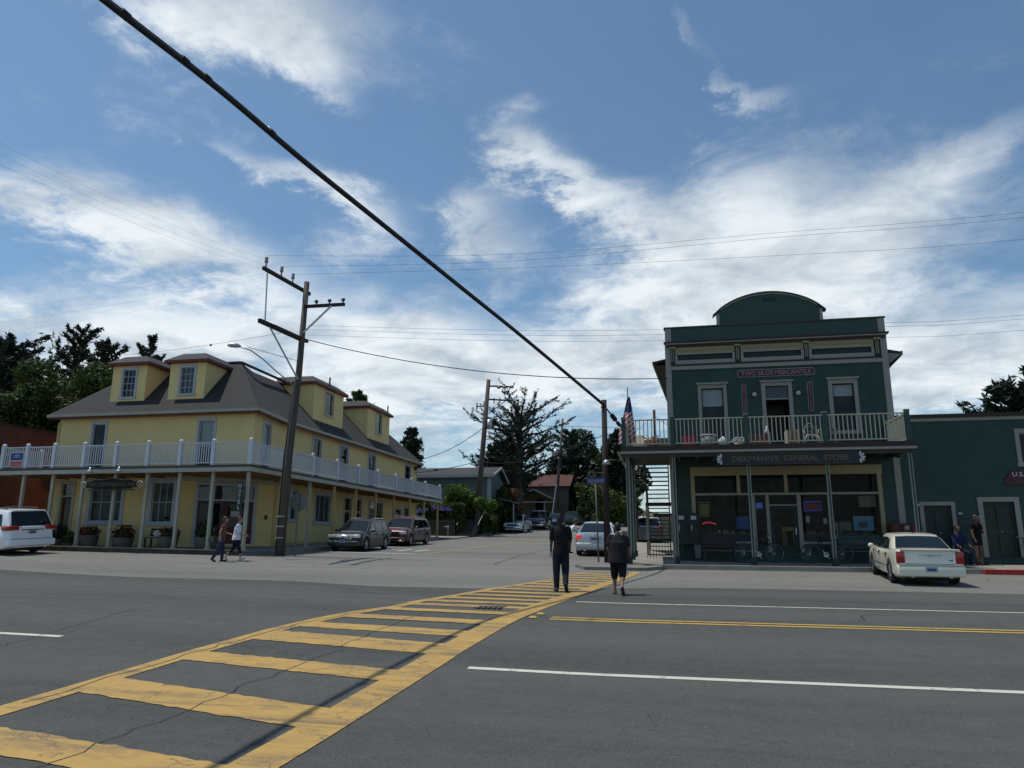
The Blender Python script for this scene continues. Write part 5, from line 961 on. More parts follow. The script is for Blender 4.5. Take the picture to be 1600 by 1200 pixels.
# left side of the balcony
def wicker(x, y_, label, m_):
    t = thing('porch_chair', label, 'chair', (x, y_, zd)); MB().box(x-.26, x+.26, y_-.25, y_+.25, zd+.36, zd+.42).build('seat', m_, t); m = MB(); m.hexa([(x-.28, y_+.22, zd+.4), (x+.28, y_+.22, zd+.4), (x+.28, y_+.27, zd+.4), (x-.28, y_+.27, zd+.4), (x-.24, y_+.36, zd+.9), (x+.24, y_+.36, zd+.9), (x+.24, y_+.41, zd+.9), (x-.24, y_+.41, zd+.9)]); m.build('backrest', m_, t)
    for s_ in (-1, 1): MB().box(x+s_*.27-.03, x+s_*.27+.03, y_-.25, y_+.3, zd+.56, zd+.6).build('armrest', m_, t)
    for dx in (-.24, .24):
        for dy in (-.22, .24): MB().box(x+dx-.025, x+dx+.025, y_+dy-.025, y_+dy+.025, zd, zd+.56).build('leg', m_, t)
wicker(-.95, 29.6, 'cream slatted porch chair on the left corner of the shop balcony', M_WICKER); wicker(.02, 30.6, 'dark high backed porch chair on the left side of the shop balcony', M_STAIR)
t = thing('balcony_table', 'round white table carrying a terracotta planter on the left side of the shop balcony', 'table', (-.5, 29.9, zd)); MB(True).tube([(-.45, 29.9, zd+.48), (-.45, 29.9, zd+.5)], .36, 20).build('tabletop', M_LETW, t); MB(True).cyl((-.45, 29.9, zd), (-.45, 29.9, zd+.48), .05).build('leg', M_LETW, t)
t = thing('clay_planter', 'wide terracotta planter with dry stems on the round white balcony table', 'planter', (-.45, 29.9, zd+.5)); MB(True).tube([(-.45, 29.9, zd+.5), (-.45, 29.9, zd+.62), (-.45, 29.9, zd+.68)], [.14, .26, .28], 14).build('pot', M_ORANGE, t); m = MB(); [m.bar((-.45, 29.9, zd+.65), (-.45+rnd.uniform(-.35, .35), 29.9+rnd.uniform(-.3, .3), zd+.72+rnd.random()*.16), .02) for _ in range(22)]; m.build('stems', M_ORANGE, t)
t = thing('umbrella_pole', 'dark upright post rising through the left side of the shop balcony', 'post', (-.28, 30.2, zd)); m = MB(True); m.cyl((-.28, 30.2, zd), (-.28, 30.2, 6.95), .055, n=10); m.build('post', M_WOODD, t); m = MB(); m.tube([(-.28, 30.2, 6.7), (-1.3, 31.5, 6.1)], .008, 4); m.tube([(-.28, 30.2, 6.7), (.3, 30.5, 6.3)], .008, 4); m.build('string', M_WIRE, t)
# ================================================================ on the pavement before the shop
def bench(name, x0, x1, y_, label, mm, backh=.85, arm=False):
    g = G((x0+x1)/2, y_)+.15; t = thing(name, label, 'bench', ((x0+x1)/2, y_, g))
    m = MB(); [m.box(x0, x1, y_-.22+k*.115, y_-.13+k*.115, g+.42, g+.455) for k in range(4)]; m.build('seat', mm, t)
    m = MB(); [m.box(x0, x1, y_+.24+k*.02, y_+.27+k*.02, g+.5+k*.12, g+.6+k*.12) for k in range(int((backh-.5)/.12))]; m.build('backrest', mm, t)
    for x in (x0+.08, x1-.14):
        for yy in (y_-.2, y_+.2): MB().box(x, x+.06, yy, yy+.05, g, g+.42).build('leg', mm, t)
        if arm: MB().box(x, x+.05, y_-.2, y_+.25, g+.62, g+.66).build('armrest', mm, t)
M_BEN = mat('bench_green', (.02, .045, .04), .5, var=.15)
bench('bench', 1.25, 2.5, 28.3, 'dark slatted bench under the left shop window', M_BLACK, .98); bench('bench', 5.9, 7.35, 28.2, 'long dark green slatted bench under the right shop window', M_BEN, .98, True)
def bicycle(x, y_, rot, label, m_):
    g = G(x, y_)+.155; t = thing('bicycle', label, 'bicycle', (x, y_, g), (math.radians(-7), 0, rot), 'bicycles leaning before the shop')
    L_ = MB(True); R_ = .33
    for wx in (-.52, .52):
        m = MB(True); m.tube([(wx+R_*math.cos(2*math.pi*k/28), 0, R_+.01+R_*math.sin(2*math.pi*k/28)) for k in range(29)], .017, 6, cap=False); w = m.build('wheel', M_BLACK, t, local=True)
        m = MB(); [m.tube([(wx, 0, R_), (wx+(R_-.02)*math.cos(math.pi*k/9), 0, R_+(R_-.02)*math.sin(math.pi*k/9))], .002, 3) for k in range(18)]; m.tube([(wx, -.04, R_), (wx, .04, R_)], .02, 8); m.tube([(wx+(R_-.02)*math.cos(2*math.pi*k/28), 0, R_+.01+(R_-.02)*math.sin(2*math.pi*k/28)) for k in range(29)], .007, 4, cap=False); m.build('rim', M_METAL, w, local=True)
    P = dict(bb=(-.02, 0, .30), seat=(-.17, 0, .80), head=(.36, 0, .82), headb=(.40, 0, .68), rear=(-.52, 0, R_), front=(.52, 0, R_))
    m = MB(True)
    for a, b in (('bb', 'seat'), ('bb', 'headb'), ('seat', 'head'), ('bb', 'rear'), ('rear', 'seat'), ('head', 'headb'), ('headb', 'front')): m.tube([P[a], P[b]], .017, 7)
    m.build('frame', m_, t, local=True)
    MB(True).ball((-.2, 0, .90), .09, 10, 6, (1.5, .7, .4)).build('saddle', M_BLACK, t, local=True)
    m = MB(True); m.tube([P['head'], (.35, 0, .95)], .014, 6); m.tube([(.42, -.27, .99), (.36, -.2, .97), (.35, 0, .95), (.36, .2, .97), (.42, .27, .99)], .013, 6); m.build('handlebar', M_METAL, t, local=True)
    m = MB(); m.cyl((-.02, -.01, .3), (-.02, .01, .3), .09, n=14); m.bar((-.02, .05, .3), (.08, .05, .16), .02); m.bar((-.02, -.05, .3), (-.12, -.05, .44), .02); m.build('crank', M_METAL, t, local=True)
bicycle(3.2, 27.7, .12, 'bicycle with thin pale rims parked before the shop door', mat('bike_grey', (.06, .06, .065), .4, metal=.4)); bicycle(5.45, 27.9, -.25, 'dark bicycle leaning between the shop door and the right bench', M_BLACK)
def payphone(x, label):
    g = G(x, 28.75)+.15; t = thing('payphone', label, 'payphone', (x, 28.8, g)); MB().box(x-.22, x+.22, 28.72, 28.98, g+.6, g+1.75).build('cabinet', M_TEALD, t); MB().box(x-.12, x+.12, 28.66, 28.72, g+.9, g+1.4).build('phone_box', M_BLACK, t); MB(True).tube([(x-.08, 28.62, g+1.35), (x-.08, 28.6, g+1.2), (x-.08, 28.62, g+1.05)], [.035, .02, .035], 8).build('handset', M_METAL, t); MB().box(x-.1, x+.1, 28.655, 28.66, g+1.5, g+1.64).build('notice', M_LETW, t); MB().box(x-.05, x+.05, 28.8, 28.9, g, g+.6).build('stand', M_TEALD, t)
payphone(.58, 'dark green pay telephone cabinet at the left corner of the shop, nearer the corner post'); payphone(1.05-.02, 'dark green pay telephone cabinet next to the left shop window frame')
t = thing('gas_cage', 'low reddish brown crate rack standing against the wall right of the shop window', 'rack', (8.2, 28.6, 1.1)); m = MB(); m.box(7.75, 8.75, 28.5, 28.95, 1.15, 2.35); m.build('rack_body', M_BRICK, t); m = MB(); m.box(8.2, 8.35, 28.46, 28.5, 2.12, 2.26); m.build('tag', M_TAUPE, t); m = MB(); [m.box(7.78+k*.32, 7.8+k*.32, 28.47, 28.5, 1.15, 2.33) for k in range(4)]; m.build('bars', M_BROWN, t)
t = thing('grey_bin', 'small grey green bin standing beside the left bench', 'bin', (1.15, 28.2, 1.1)); MB().hexa([(1.02, 28.1, 1.1), (1.2, 28.1, 1.1), (1.2, 28.3, 1.1), (1.02, 28.3, 1.1), (1.0, 28.08, 1.55), (1.22, 28.08, 1.55), (1.22, 28.32, 1.55), (1.0, 28.32, 1.55)]).build('body', M_STEEL, t); MB().box(.99, 1.23, 28.07, 28.33, 1.55, 1.6).build('lid', M_DGREY, t)
bicycle(12.0, 28.5, 1.1, 'bicycle seen end on beside the tall green door at the right edge', M_BLACK)
# ================================================================ planters and benches before the hotel
M_LEAFD = leafmat('leaf_dark', (.012, .028, .010), (.03, .06, .018)); M_LEAFM = leafmat('leaf_mid', (.03, .07, .015), (.08, .15, .035))
M_FR = leafmat('petal_red', (.14, .006, .008), (.30, .02, .02), .1); M_FW = leafmat('petal_white', (.6, .6, .55), (.8, .8, .75), .1); M_FO = leafmat('petal_orange', (.16, .02, .01), (.30, .06, .025), .1)
def clump(m, c, r, n, s, rnd, sc=(1, 1, 1), shell=.5):
    c = Vector(c)
    for _ in range(n):
        d = Vector((rnd.gauss(0, 1), rnd.gauss(0, 1), rnd.gauss(0, 1))).normalized(); q = shell+(1-shell)*rnd.random(); p = c+Vector((d.x*sc[0], d.y*sc[1], d.z*sc[2]))*r*q
        a = Vector((rnd.gauss(0, 1), rnd.gauss(0, 1), rnd.gauss(0, 1))).normalized(); b = a.cross(d+Vector((.01, .02, .03))).normalized(); k = s*(.6+.8*rnd.random())
        m.add([p-a*k, p+b*k*.5, p+a*k, p-b*k*.5], [(0, 1, 2, 3)])
    return m
def planter(x, y_, label, w, h, fr, flower, leaf=None, fh=.3, ball_=False):
    rnd = random.Random(int(x*10)); g = G(x, y_)+.17; t = thing('planter', label, 'planter', (x, y_, g))
    MB(True).tube([(x, y_, g), (x, y_, g+h*.15), (x, y_, g+h), (x, y_, g+h-.03)], [w*.42, w*.44, w*.52, w*.46], 16).build('barrel', M_POT, t)
    m = clump(MB(), (x, y_, g+h+fh*.3), w*.6, 420, .07, rnd, (1, .8, fh/w*1.2)); m.ball((x, y_, g+h+fh*.2), w*.42, 10, 6, (1, .8, .5)); m.build('foliage', leaf or M_LEAFD, t)
    if flower: clump(MB(), (x, y_, g+h+fh*.45), w*.62, 130, .05, rnd, (1, .85, fh/w*1.25), .85).build('flowers', flower, t)
    return t
planter(-27.0, 28.0, 'round planter of bright red flowers beside the left hotel door', .75, .45, 0, M_FR, fh=.5); planter(-25.95, 28.1, 'bushy dark green shrub in a pot near the left hotel door', .7, .3, 0, None, fh=.7); planter(-25.2, 27.9, 'small round clipped green shrub in a low pot before the hotel', .5, .15, 0, None, M_LEAFM, fh=.5)
planter(-24.3, 27.95, 'concrete planter of orange red flowers with a white bloom before the left hotel window', .8, .5, 0, M_FO, fh=.35); planter(-22.6, 27.95, 'concrete planter of mixed red and pink flowers before the hotel, right of the bench', .85, .42, 0, M_FR, fh=.45)
t = planter(-20.45, 27.95, 'concrete planter with red flowers and a white cluster before the right hotel window', .85, .5, 0, M_FR, fh=.35); clump(MB(), (-20.75, 27.65, G(-20.6, 27.7)+.17+.62), .2, 90, .045, random.Random(5), (1, .6, .9)).build('white_blossom', M_FW, t)
planter(-18.95+.2, 28.1, 'large dark rounded shrub in a grey tub left of the hotel corner door', .95, .5, 0, None, fh=.75)
bench('bench', -23.95+.4, -22.95-.05, 28.6, 'dark bench between two flower planters under the left hotel window', M_BROWN, .98); bench('bench', -22.0, -20.95, 28.6, 'dark bench under the right hotel window beside the white flowers', M_BROWN, .86)
# ================================================================ trees
M_BARK = mat('bark', (.07, .055, .045), .9, var=.3, scale=4, bump=.4); M_CYP = leafmat('cypress_needles', (.010, .020, .012), (.026, .042, .022), .12); M_CYP2 = leafmat('far_conifer', (.016, .032, .016), (.035, .055, .028), .12)
M_LIME = leafmat('fresh_leaves', (.04, .085, .012), (.12, .19, .025), .3); M_BUSH = leafmat('bush_leaves', (.02, .045, .010), (.06, .10, .02), .2); M_OLIVE = leafmat('olive_leaves', (.035, .05, .015), (.10, .13, .03), .25)
M_RUST = leafmat('rusty_leaves', (.09, .04, .012), (.20, .10, .03), .2); M_PURP = leafmat('purple_petals', (.13, .10, .42), (.28, .24, .65), .2)
def tuft(m, p, d, L_, s, rnd, n):
    """needle clumps spread along a twig from p in direction d"""
    for _ in range(n):
        t = rnd.random(); q = p+d*L_*t+Vector((rnd.gauss(0, 1), rnd.gauss(0, 1), rnd.gauss(0, 1)))*s*.42
        a = (d+Vector((rnd.gauss(0, 1), rnd.gauss(0, 1), rnd.gauss(0, 1)+.3))*.75).normalized(); b = a.cross(Vector((rnd.gauss(0, 1), rnd.gauss(0, 1), rnd.gauss(0, 1)))).normalized(); k = s*(.5+.8*rnd.random())
        m.add([q-a*k, q+b*k*.30, q+a*k*1.1, q-b*k*.30], [(0, 1, 2, 3)])
def cypress(base, h, spread, seed, label, nb=46, s=.3, dens=1.0, prof=None, lean=(0, 0), m_=None, bare=.28, up=.35, group=None, tr=None, name='cypress_tree', cat='tree', fill=0, jit=(.62, 1.12)):
    rnd = random.Random(seed); B = Vector(base); t = thing(name, label, cat, B, group=group)
    w = MB(True); top = B+Vector((lean[0], lean[1], h)); tr = tr or h*.028
    T = [B+Vector((0, 0, -.3)), B+Vector((lean[0]*.2+.1*rnd.gauss(0, 1), .1, h*.3)), B+Vector((lean[0]*.6, lean[1]*.6, h*.65)), top]
    w.tube(T, [tr*1.2, tr, tr*.6, tr*.12], 9)
    f = MB(); prof = prof or (lambda q: (1-q)**.55*min(1, (q+.05)*4)+.12)
    for i in range(nb):
        q = bare+(1-bare)*(i+rnd.random()*.8)/nb; z = h*q; c = B+Vector((lean[0]*q, lean[1]*q, z)); a = 2.4*i+rnd.uniform(-.5, .5)
        L_ = spread*prof((q-bare)/(1-bare))*rnd.uniform(*jit); e = rnd.uniform(-.08, up)+.35*max(0, q-.6)*2
        d = Vector((math.cos(a)*math.cos(e), math.sin(a)*math.cos(e), math.sin(e)))
        pts = [c]; k = 6
        for j in range(1, k+1): pts.append(pts[-1]+(d+Vector((0, 0, .06*j*up*2))+Vector((rnd.gauss(0, .13), rnd.gauss(0, .13), rnd.gauss(0, .10)))).normalized()*L_/k)
        w.tube(pts, [max(.02, tr*.38*(1-j/(k+.5))*(1-.5*q)) for j in range(k+1)], 5)
        for j in range(1, k):
            for _ in range(3):
                u = rnd.random(); p = pts[j]+(pts[j+1]-pts[j])*u; sd = ((pts[j+1]-pts[j]).normalized()+Vector((rnd.gauss(0, .8), rnd.gauss(0, .8), rnd.gauss(.1, .45)))).normalized(); ll = L_*rnd.uniform(.10, .26)
                w.tube([p, p+sd*ll*.9], [.03, .012], 4, cap=False); tuft(f, p, sd, ll, s, rnd, max(3, int(26*dens*ll/(s*3.2))))
        tuft(f, pts[-2], (pts[-1]-pts[-2]).normalized(), L_/k*1.4, s*.8, rnd, int(16*dens)); tuft(f, pts[2], (pts[-2]-pts[2]).normalized(), (pts[-2]-pts[2]).length, s, rnd, int(30*dens))
    for _ in range(int(fill)):
        q = bare+(1-bare)*rnd.random()**1.3*.85; a = rnd.random()*6.28; R_ = spread*prof((q-bare)/(1-bare))*.62*math.sqrt(rnd.random()); p = B+Vector((lean[0]*q+R_*math.cos(a), lean[1]*q+R_*math.sin(a), h*q)); tuft(f, p, Vector((math.cos(a), math.sin(a), .3)), s*3, s*1.25, rnd, 7)
    w.build('trunk', M_BARK, t); f.build('foliage', m_ or M_CYP, t); return t
def leafy(base, lobes, label, m_, s=.16, n=2500, seed=1, name='leafy_tree', cat='tree', trunk=.14, core=.0, group=None):
    """lobes: (dx,dy,z,rx,ry,rz)"""
    rnd = random.Random(seed); B = Vector(base); t = thing(name, label, cat, B, group=group); f = MB(); w = MB(True)
    V = sum(l[3]*l[4]+l[3]*l[5] for l in lobes)
    for (dx, dy, z, rx, ry, rz) in lobes:
        c = B+Vector((dx, dy, z)); cnt = int(n*(rx*ry+rx*rz)/V); sub = [(c+Vector((rnd.gauss(0, .5)*rx, rnd.gauss(0, .5)*ry, rnd.gauss(0, .5)*rz)), rnd.uniform(.28, .5)) for _ in range(9)]+[(c, .75)]
        for (sc_, rr) in sub:
            for _ in range(cnt//10):
                d = Vector((rnd.gauss(0, 1), rnd.gauss(0, 1), rnd.gauss(0, 1)+.15)).normalized(); q = rr*(.55+.5*rnd.random()**.6); p = sc_+Vector((d.x*rx, d.y*ry, d.z*rz))*q
                a = Vector((rnd.gauss(0, 1), rnd.gauss(0, 1), rnd.gauss(0, .6))).normalized(); b = a.cross(d).normalized(); k = s*rnd.uniform(.6, 1.4); f.add([p-a*k, p+b*k*.6, p+a*k, p-b*k*.6], [(0, 1, 2, 3)])
        if trunk: w.tube([B, B+Vector((dx*.3, dy*.3, z*.5)), c], [trunk, trunk*.7, trunk*.25], 7)
    if trunk: w.build('trunk', M_BARK, t)
    f.build('foliage', m_, t); return t
GC = 'dark cypresses behind the hotel'
gz = G(-57, 60)
cypress((-57.6, 62, gz), 20.0, 6.4, 11, 'tallest dark cypress with ragged top behind the left end of the hotel roof', 72, .25, .62, group=GC, fill=20, up=.8, prof=lambda q: (1-q)**.75*.95+.12, jit=(.4, 1.25))
cypress((-52.4, 60, gz), 17.6, 5.6, 12, 'dark cypress between the tallest one and the right hand one behind the hotel', 66, .25, .62, group=GC, fill=20, up=.8, prof=lambda q: (1-q)**.75*.95+.12, jit=(.4, 1.25))
cypress((-48.6, 61, gz), 18.4, 4.6, 13, 'rightmost pointed dark cypress rising just left of the hotel dormers', 60, .23, .6, group=GC, fill=0, up=.85, prof=lambda q: (1-q)**.75*.95+.12, jit=(.4, 1.25))
cypress((-66.5, 62, gz), 19.5, 8.0, 14, 'dark cypress with long level boughs cut by the left edge of the picture', 50, .28, .9, group=GC, up=.2, fill=300, jit=(.4, 1.25))
cypress((-62, 58, gz), 17.0, 5.5, 15, 'lower dark cypress filling the gap left of the tallest one', 52, .28, 1.0, group=GC, up=.6, fill=350)
leafy((-47.5, 50, G(-47, 50)), [(-3, 0, 9.6, 4.6, 3, 3.0), (2, 0, 10.6, 4.6, 3, 3.0), (-6, 0, 7.4, 4, 3, 3), (0, 1, 7.5, 6.5, 3, 3.5), (6, 0, 9.8, 4, 3, 3.2), (-3, 0, 5, 6, 3, 3)], 'broad rounded mid green tree above the red building roof', leafmat('broad_leaves', (.018, .036, .008), (.060, .100, .018), .25), .17, 42000, 3, trunk=.35)
cypress((-33.3, 76, G(-33, 76)), 14.6, 2.4, 16, 'fuzzy green tree top peeping over the two side dormers', 40, .35, 1.2, m_=M_BUSH, bare=.5)
cypress((-25.4, 72, G(-25, 72)), 10.2, 1.7, 17, 'small pointed conifer at the far end of the hotel roof', 60, .22, 1.5, m_=M_CYP2, bare=.25, up=.1, name='conifer', fill=260)
# the big ragged cypress up the street
cypress((-15.6, 78, G(-15, 78)), 12.3, 5.2, 21, 'big ragged cypress with bare spiky branch ends behind the second pole', 74, .15, .42, up=.55, bare=.33, tr=.62, lean=(.6, 0), prof=lambda q: (.58+.52*math.sin(math.pi*min(1, q*.8+.1))), fill=70, jit=(.35, 1.3))
cypress((-17.6, 80, G(-17, 80)), 9.2, 3.9, 22, 'lower dark cypress left of the big ragged one, above the blue house roof', 50, .24, 1.0, up=.4, bare=.25, fill=650)
cypress((-13.3, 102, G(-13, 102)), 12.6, 3.9, 23, 'medium cypress with layered crown behind the thin leaning pole', 52, .22, .7, up=.3, bare=.3, prof=lambda q: (1-q)**.5*.9+.2, m_=M_CYP2, fill=130, lean=(.5, 0))
GD = 'dark trees closing the street'
leafy((-9.5, 104, G(-9, 104)), [(-2, 0, 5.5, 4.5, 3, 4.2), (1.6, 0, 5.4, 3.4, 3, 4.0), (0, 0, 2.5, 4, 3, 3)], 'dark flat topped evergreen left of the dark corner pole', M_CYP, .34, 14000, 5, group=GD, trunk=.4)
leafy((-6.4, 92, G(-6, 92)), [(-1, 0, 5.4, 2.6, 3, 4.6), (.6, 0, 5.8, 1.9, 2, 4.2), (0, 0, 2.6, 2.6, 2.6, 2.6)], 'tall dark evergreen right of the dark corner pole', M_CYP, .32, 14000, 6, group=GD, trunk=.4)
cypress((-4.6, 74, G(-4, 74)), 9.8, 2.2, 25, 'dark spiky evergreen just left of the shop balcony corner', 46, .26, 1.4, group=GD, bare=.1, fill=400)
leafy((-11.0, 98, G(-11, 84)), [(0, 0, 4.2, 2.2, 1.6, 2.6), (1, 0, 2.6, 2, 1.6, 2)], 'olive green street tree beside the thin leaning pole', M_OLIVE, .17, 5200, 7, trunk=.14)
leafy((-8.5, 88, G(-8, 88)), [(0, 0, 3.3, 2.4, 1.6, 2.4), (2.5, 0, 3.0, 2, 1.6, 2.2)], 'dark green shrubbery behind the walking men, left of the dark pole', M_BUSH, .2, 5200, 8, trunk=.14)
leafy((-4.9, 70, G(-4, 70)), [(0, 0, 2.8, 1.9, 1.4, 1.9), (1.6, 0, 2.2, 1.5, 1.2, 1.6), (-.2, 0, 1.2, 2, 1.2, 1.2)], 'yellow green shrub between the corner pole and the shop posts', M_OLIVE, .13, 5200, 9, name='shrub', cat='shrub')
cypress((20.6, 44, G(20, 44)), 9.2, 5.6, 31, 'dark cypress bough reaching in over the post office roof at the right edge', 40, .26, 1.2, up=.35, bare=.45, fill=100)
# palm like spiky tree seen through the shop stair
def spiky(base, label):
    rnd = random.Random(2); B = Vector(base); t = thing('palm', label, 'palm', B); MB(True).tube([B, B+Vector((.1, 0, 2.4))], [.16, .11], 8).build('trunk', M_BARK, t); f = MB()
    for k in range(70):
        a = rnd.random()*6.28; e = rnd.uniform(-.7, 1.3); d = Vector((math.cos(a)*math.cos(e), math.sin(a)*math.cos(e), math.sin(e))); p = B+Vector((.1, 0, 2.4)); L_ = rnd.uniform(.8, 1.25); s_ = d.cross(Vector((0, 0, 1))).normalized()*.03
        q = p+d*L_*.6; r_ = p+d*L_+Vector((0, 0, -.25*L_)); f.add([p-s_, p+s_, q+s_*1.4, q-s_*1.4], [(0, 1, 2, 3)]); f.add([q-s_*1.4, q+s_*1.4, r_], [(0, 1, 2)])
    f.build('fronds', M_LEAFD, t)
spiky((-1.9, 50, G(-1.9, 50)), 'spiky leaved palm seen between the shop porch posts')
# ================================================================ garden of the blue house
leafy((-16.2, 60.5, G(-17, 60)+.4), [(-.2, 0, 2.7, 1.5, 1.1, 1.3), (.7, 0, 2.2, 1.2, 1, 1.2), (-.9, 0, 2.0, 1, 1, 1)], 'bright lime green tree before the blue house, left of the second pole', M_LIME, .12, 7000, 41, trunk=.1)
leafy((-15.6, 64, G(-15.6, 64)+.2), [(0, 0, 1.6, .9, .8, 1.2), (.3, 0, .8, 1, .8, .8)], 'yellow green bush just right of the second pole', M_OLIVE, .12, 3000, 42, name='shrub', cat='shrub', trunk=.05)
leafy((-15.2, 68.5, G(-15, 68)+.2), [(-.1, 0, 1.9, 1.0, .9, 1.9), (.9, 0, 1.2, .9, .9, 1.3)], 'dense dark shrub below the gable of the blue house', M_BUSH, .13, 5000, 43, name='shrub', cat='shrub', trunk=.06)
leafy((-14.9, 69.5, G(-14.9, 69)+.2), [(.1, 0, 3.1, .8, .7, .8), (.5, 0, 2.2, .8, .7, .8)], 'rusty leaved shrub against the gable end of the blue house', M_RUST, .13, 1800, 44, name='shrub', cat='shrub', trunk=.05)
def hedge(x0, x1, y0, y1, h, label, m_, s, n, seed):
    rnd = random.Random(seed); g = G((x0+x1)/2, (y0+y1)/2); t = thing('hedge', label, 'hedge', ((x0+x1)/2, (y0+y1)/2, g)); f = MB()
    f.box(x0+.15, x1-.15, y0+.15, y1-.15, g-.3, g+h-.15)
    for _ in range(n):
        fc = rnd.random(); x = rnd.uniform(x0, x1); y_ = rnd.uniform(y0, y1); z = rnd.uniform(0, h)
        if fc < .4: z = h
        elif fc < .8: y_ = y0
        else: x = x1 if rnd.random() < .7 else x0
        p = Vector((x, y_, g+z+.10*math.sin(x*2.3+seed)+.08*math.sin(y_*1.7)))+Vector((rnd.gauss(0, .07), rnd.gauss(0, .07), rnd.gauss(0, .07)))
        a = Vector((rnd.gauss(0, 1), rnd.gauss(0, 1), rnd.gauss(0, 1))).normalized(); b = a.cross(Vector((rnd.gauss(0, 1), rnd.gauss(0, 1), 1))).normalized(); k = s*rnd.uniform(.6, 1.4); f.add([p-a*k, p+b*k*.6, p+a*k, p-b*k*.6], [(0, 1, 2, 3)])
    f.build('foliage', m_, t)
hedge(-16.4, -15.1, 61, 75, 1.6, 'long clipped green hedge behind the parked pickups', M_BUSH, .13, 8000, 1)
hedge(-19.8, -16.2, 58.2, 59.6, 2.5, 'rough green bank planting behind the low garden wall', M_OLIVE, .14, 5000, 2)
t = thing('agapanthus_bed', 'mass of purple agapanthus flowers above the garden wall of the blue house', 'flowers', (-19.5, 58, 3.4)); m = MB(); rnd = random.Random(9)
for _ in range(150):
    x = rnd.uniform(-22, -16.9); z = 3.95+.28*rnd.random()+.16*math.sin(x*1.3); clump(m, (x, rnd.uniform(57.6, 58.6), z), .13, 12, .05, rnd)
m.build('petals', M_PURP, t); m = MB(); [m.bar((x, 58.1, 2.6), (x+rnd.uniform(-.1, .1), 58.1, 3.9), .015) for x in [rnd.uniform(-22, -16.9) for _ in range(90)]]; m.build('stalks', M_LEAFM, t)
gw = G(-18, 57.3)
t = thing('garden_wall', 'low dark retaining wall with a dotted rail before the blue house garden', 'wall', (-19, 57.3, gw)); m = MB(); m.box(-23, -16.4, 57.1, 57.4, gw-.4, gw+1.35); m.build('wall', mat('dark_stone', (.05, .045, .04), .9, var=.4, scale=3, bump=.5), t); m = MB(); [m.box(-22.9+k*.3, -22.82+k*.3, 57.05, 57.1, gw+1.0, gw+1.08) for k in range(22)]; m.box(-23, -16.4, 57.03, 57.1, gw+1.18, gw+1.26); m.build('rail', M_WOOD, t)
t = thing('garden_steps', 'garden steps with two pale sloping handrails beside the second pole', 'steps', (-15.8, 58.5, gw)); m = MB(); [m.box(-16.4, -15.2, 57.6+k*.34, 57.94+k*.34, gw-.3, gw+.18*(k+1)) for k in range(8)]; m.build('steps', M_DGREY, t)
for x in (-16.35, -14.6): MB().bar((x, 57.7, gw+.95), (x, 60.2, gw+2.25), .05, .06).build('handrail', M_TAUPE, t)
x, y_ = -16.55, 56.0; g = G(x, y_)+.1; t = thing('standpipe', 'short pale metal standpipe on the pavement before the garden wall', 'standpipe', (x, y_, g)); MB(True).cyl((x, y_, g), (x, y_, g+.85), .04, n=8).build('pipe', M_TAUPE, t); MB(True).tube([(x, y_, g+.75), (x-.3, y_, g+.75)], .035, 8).build('outlet', M_TAUPE, t)
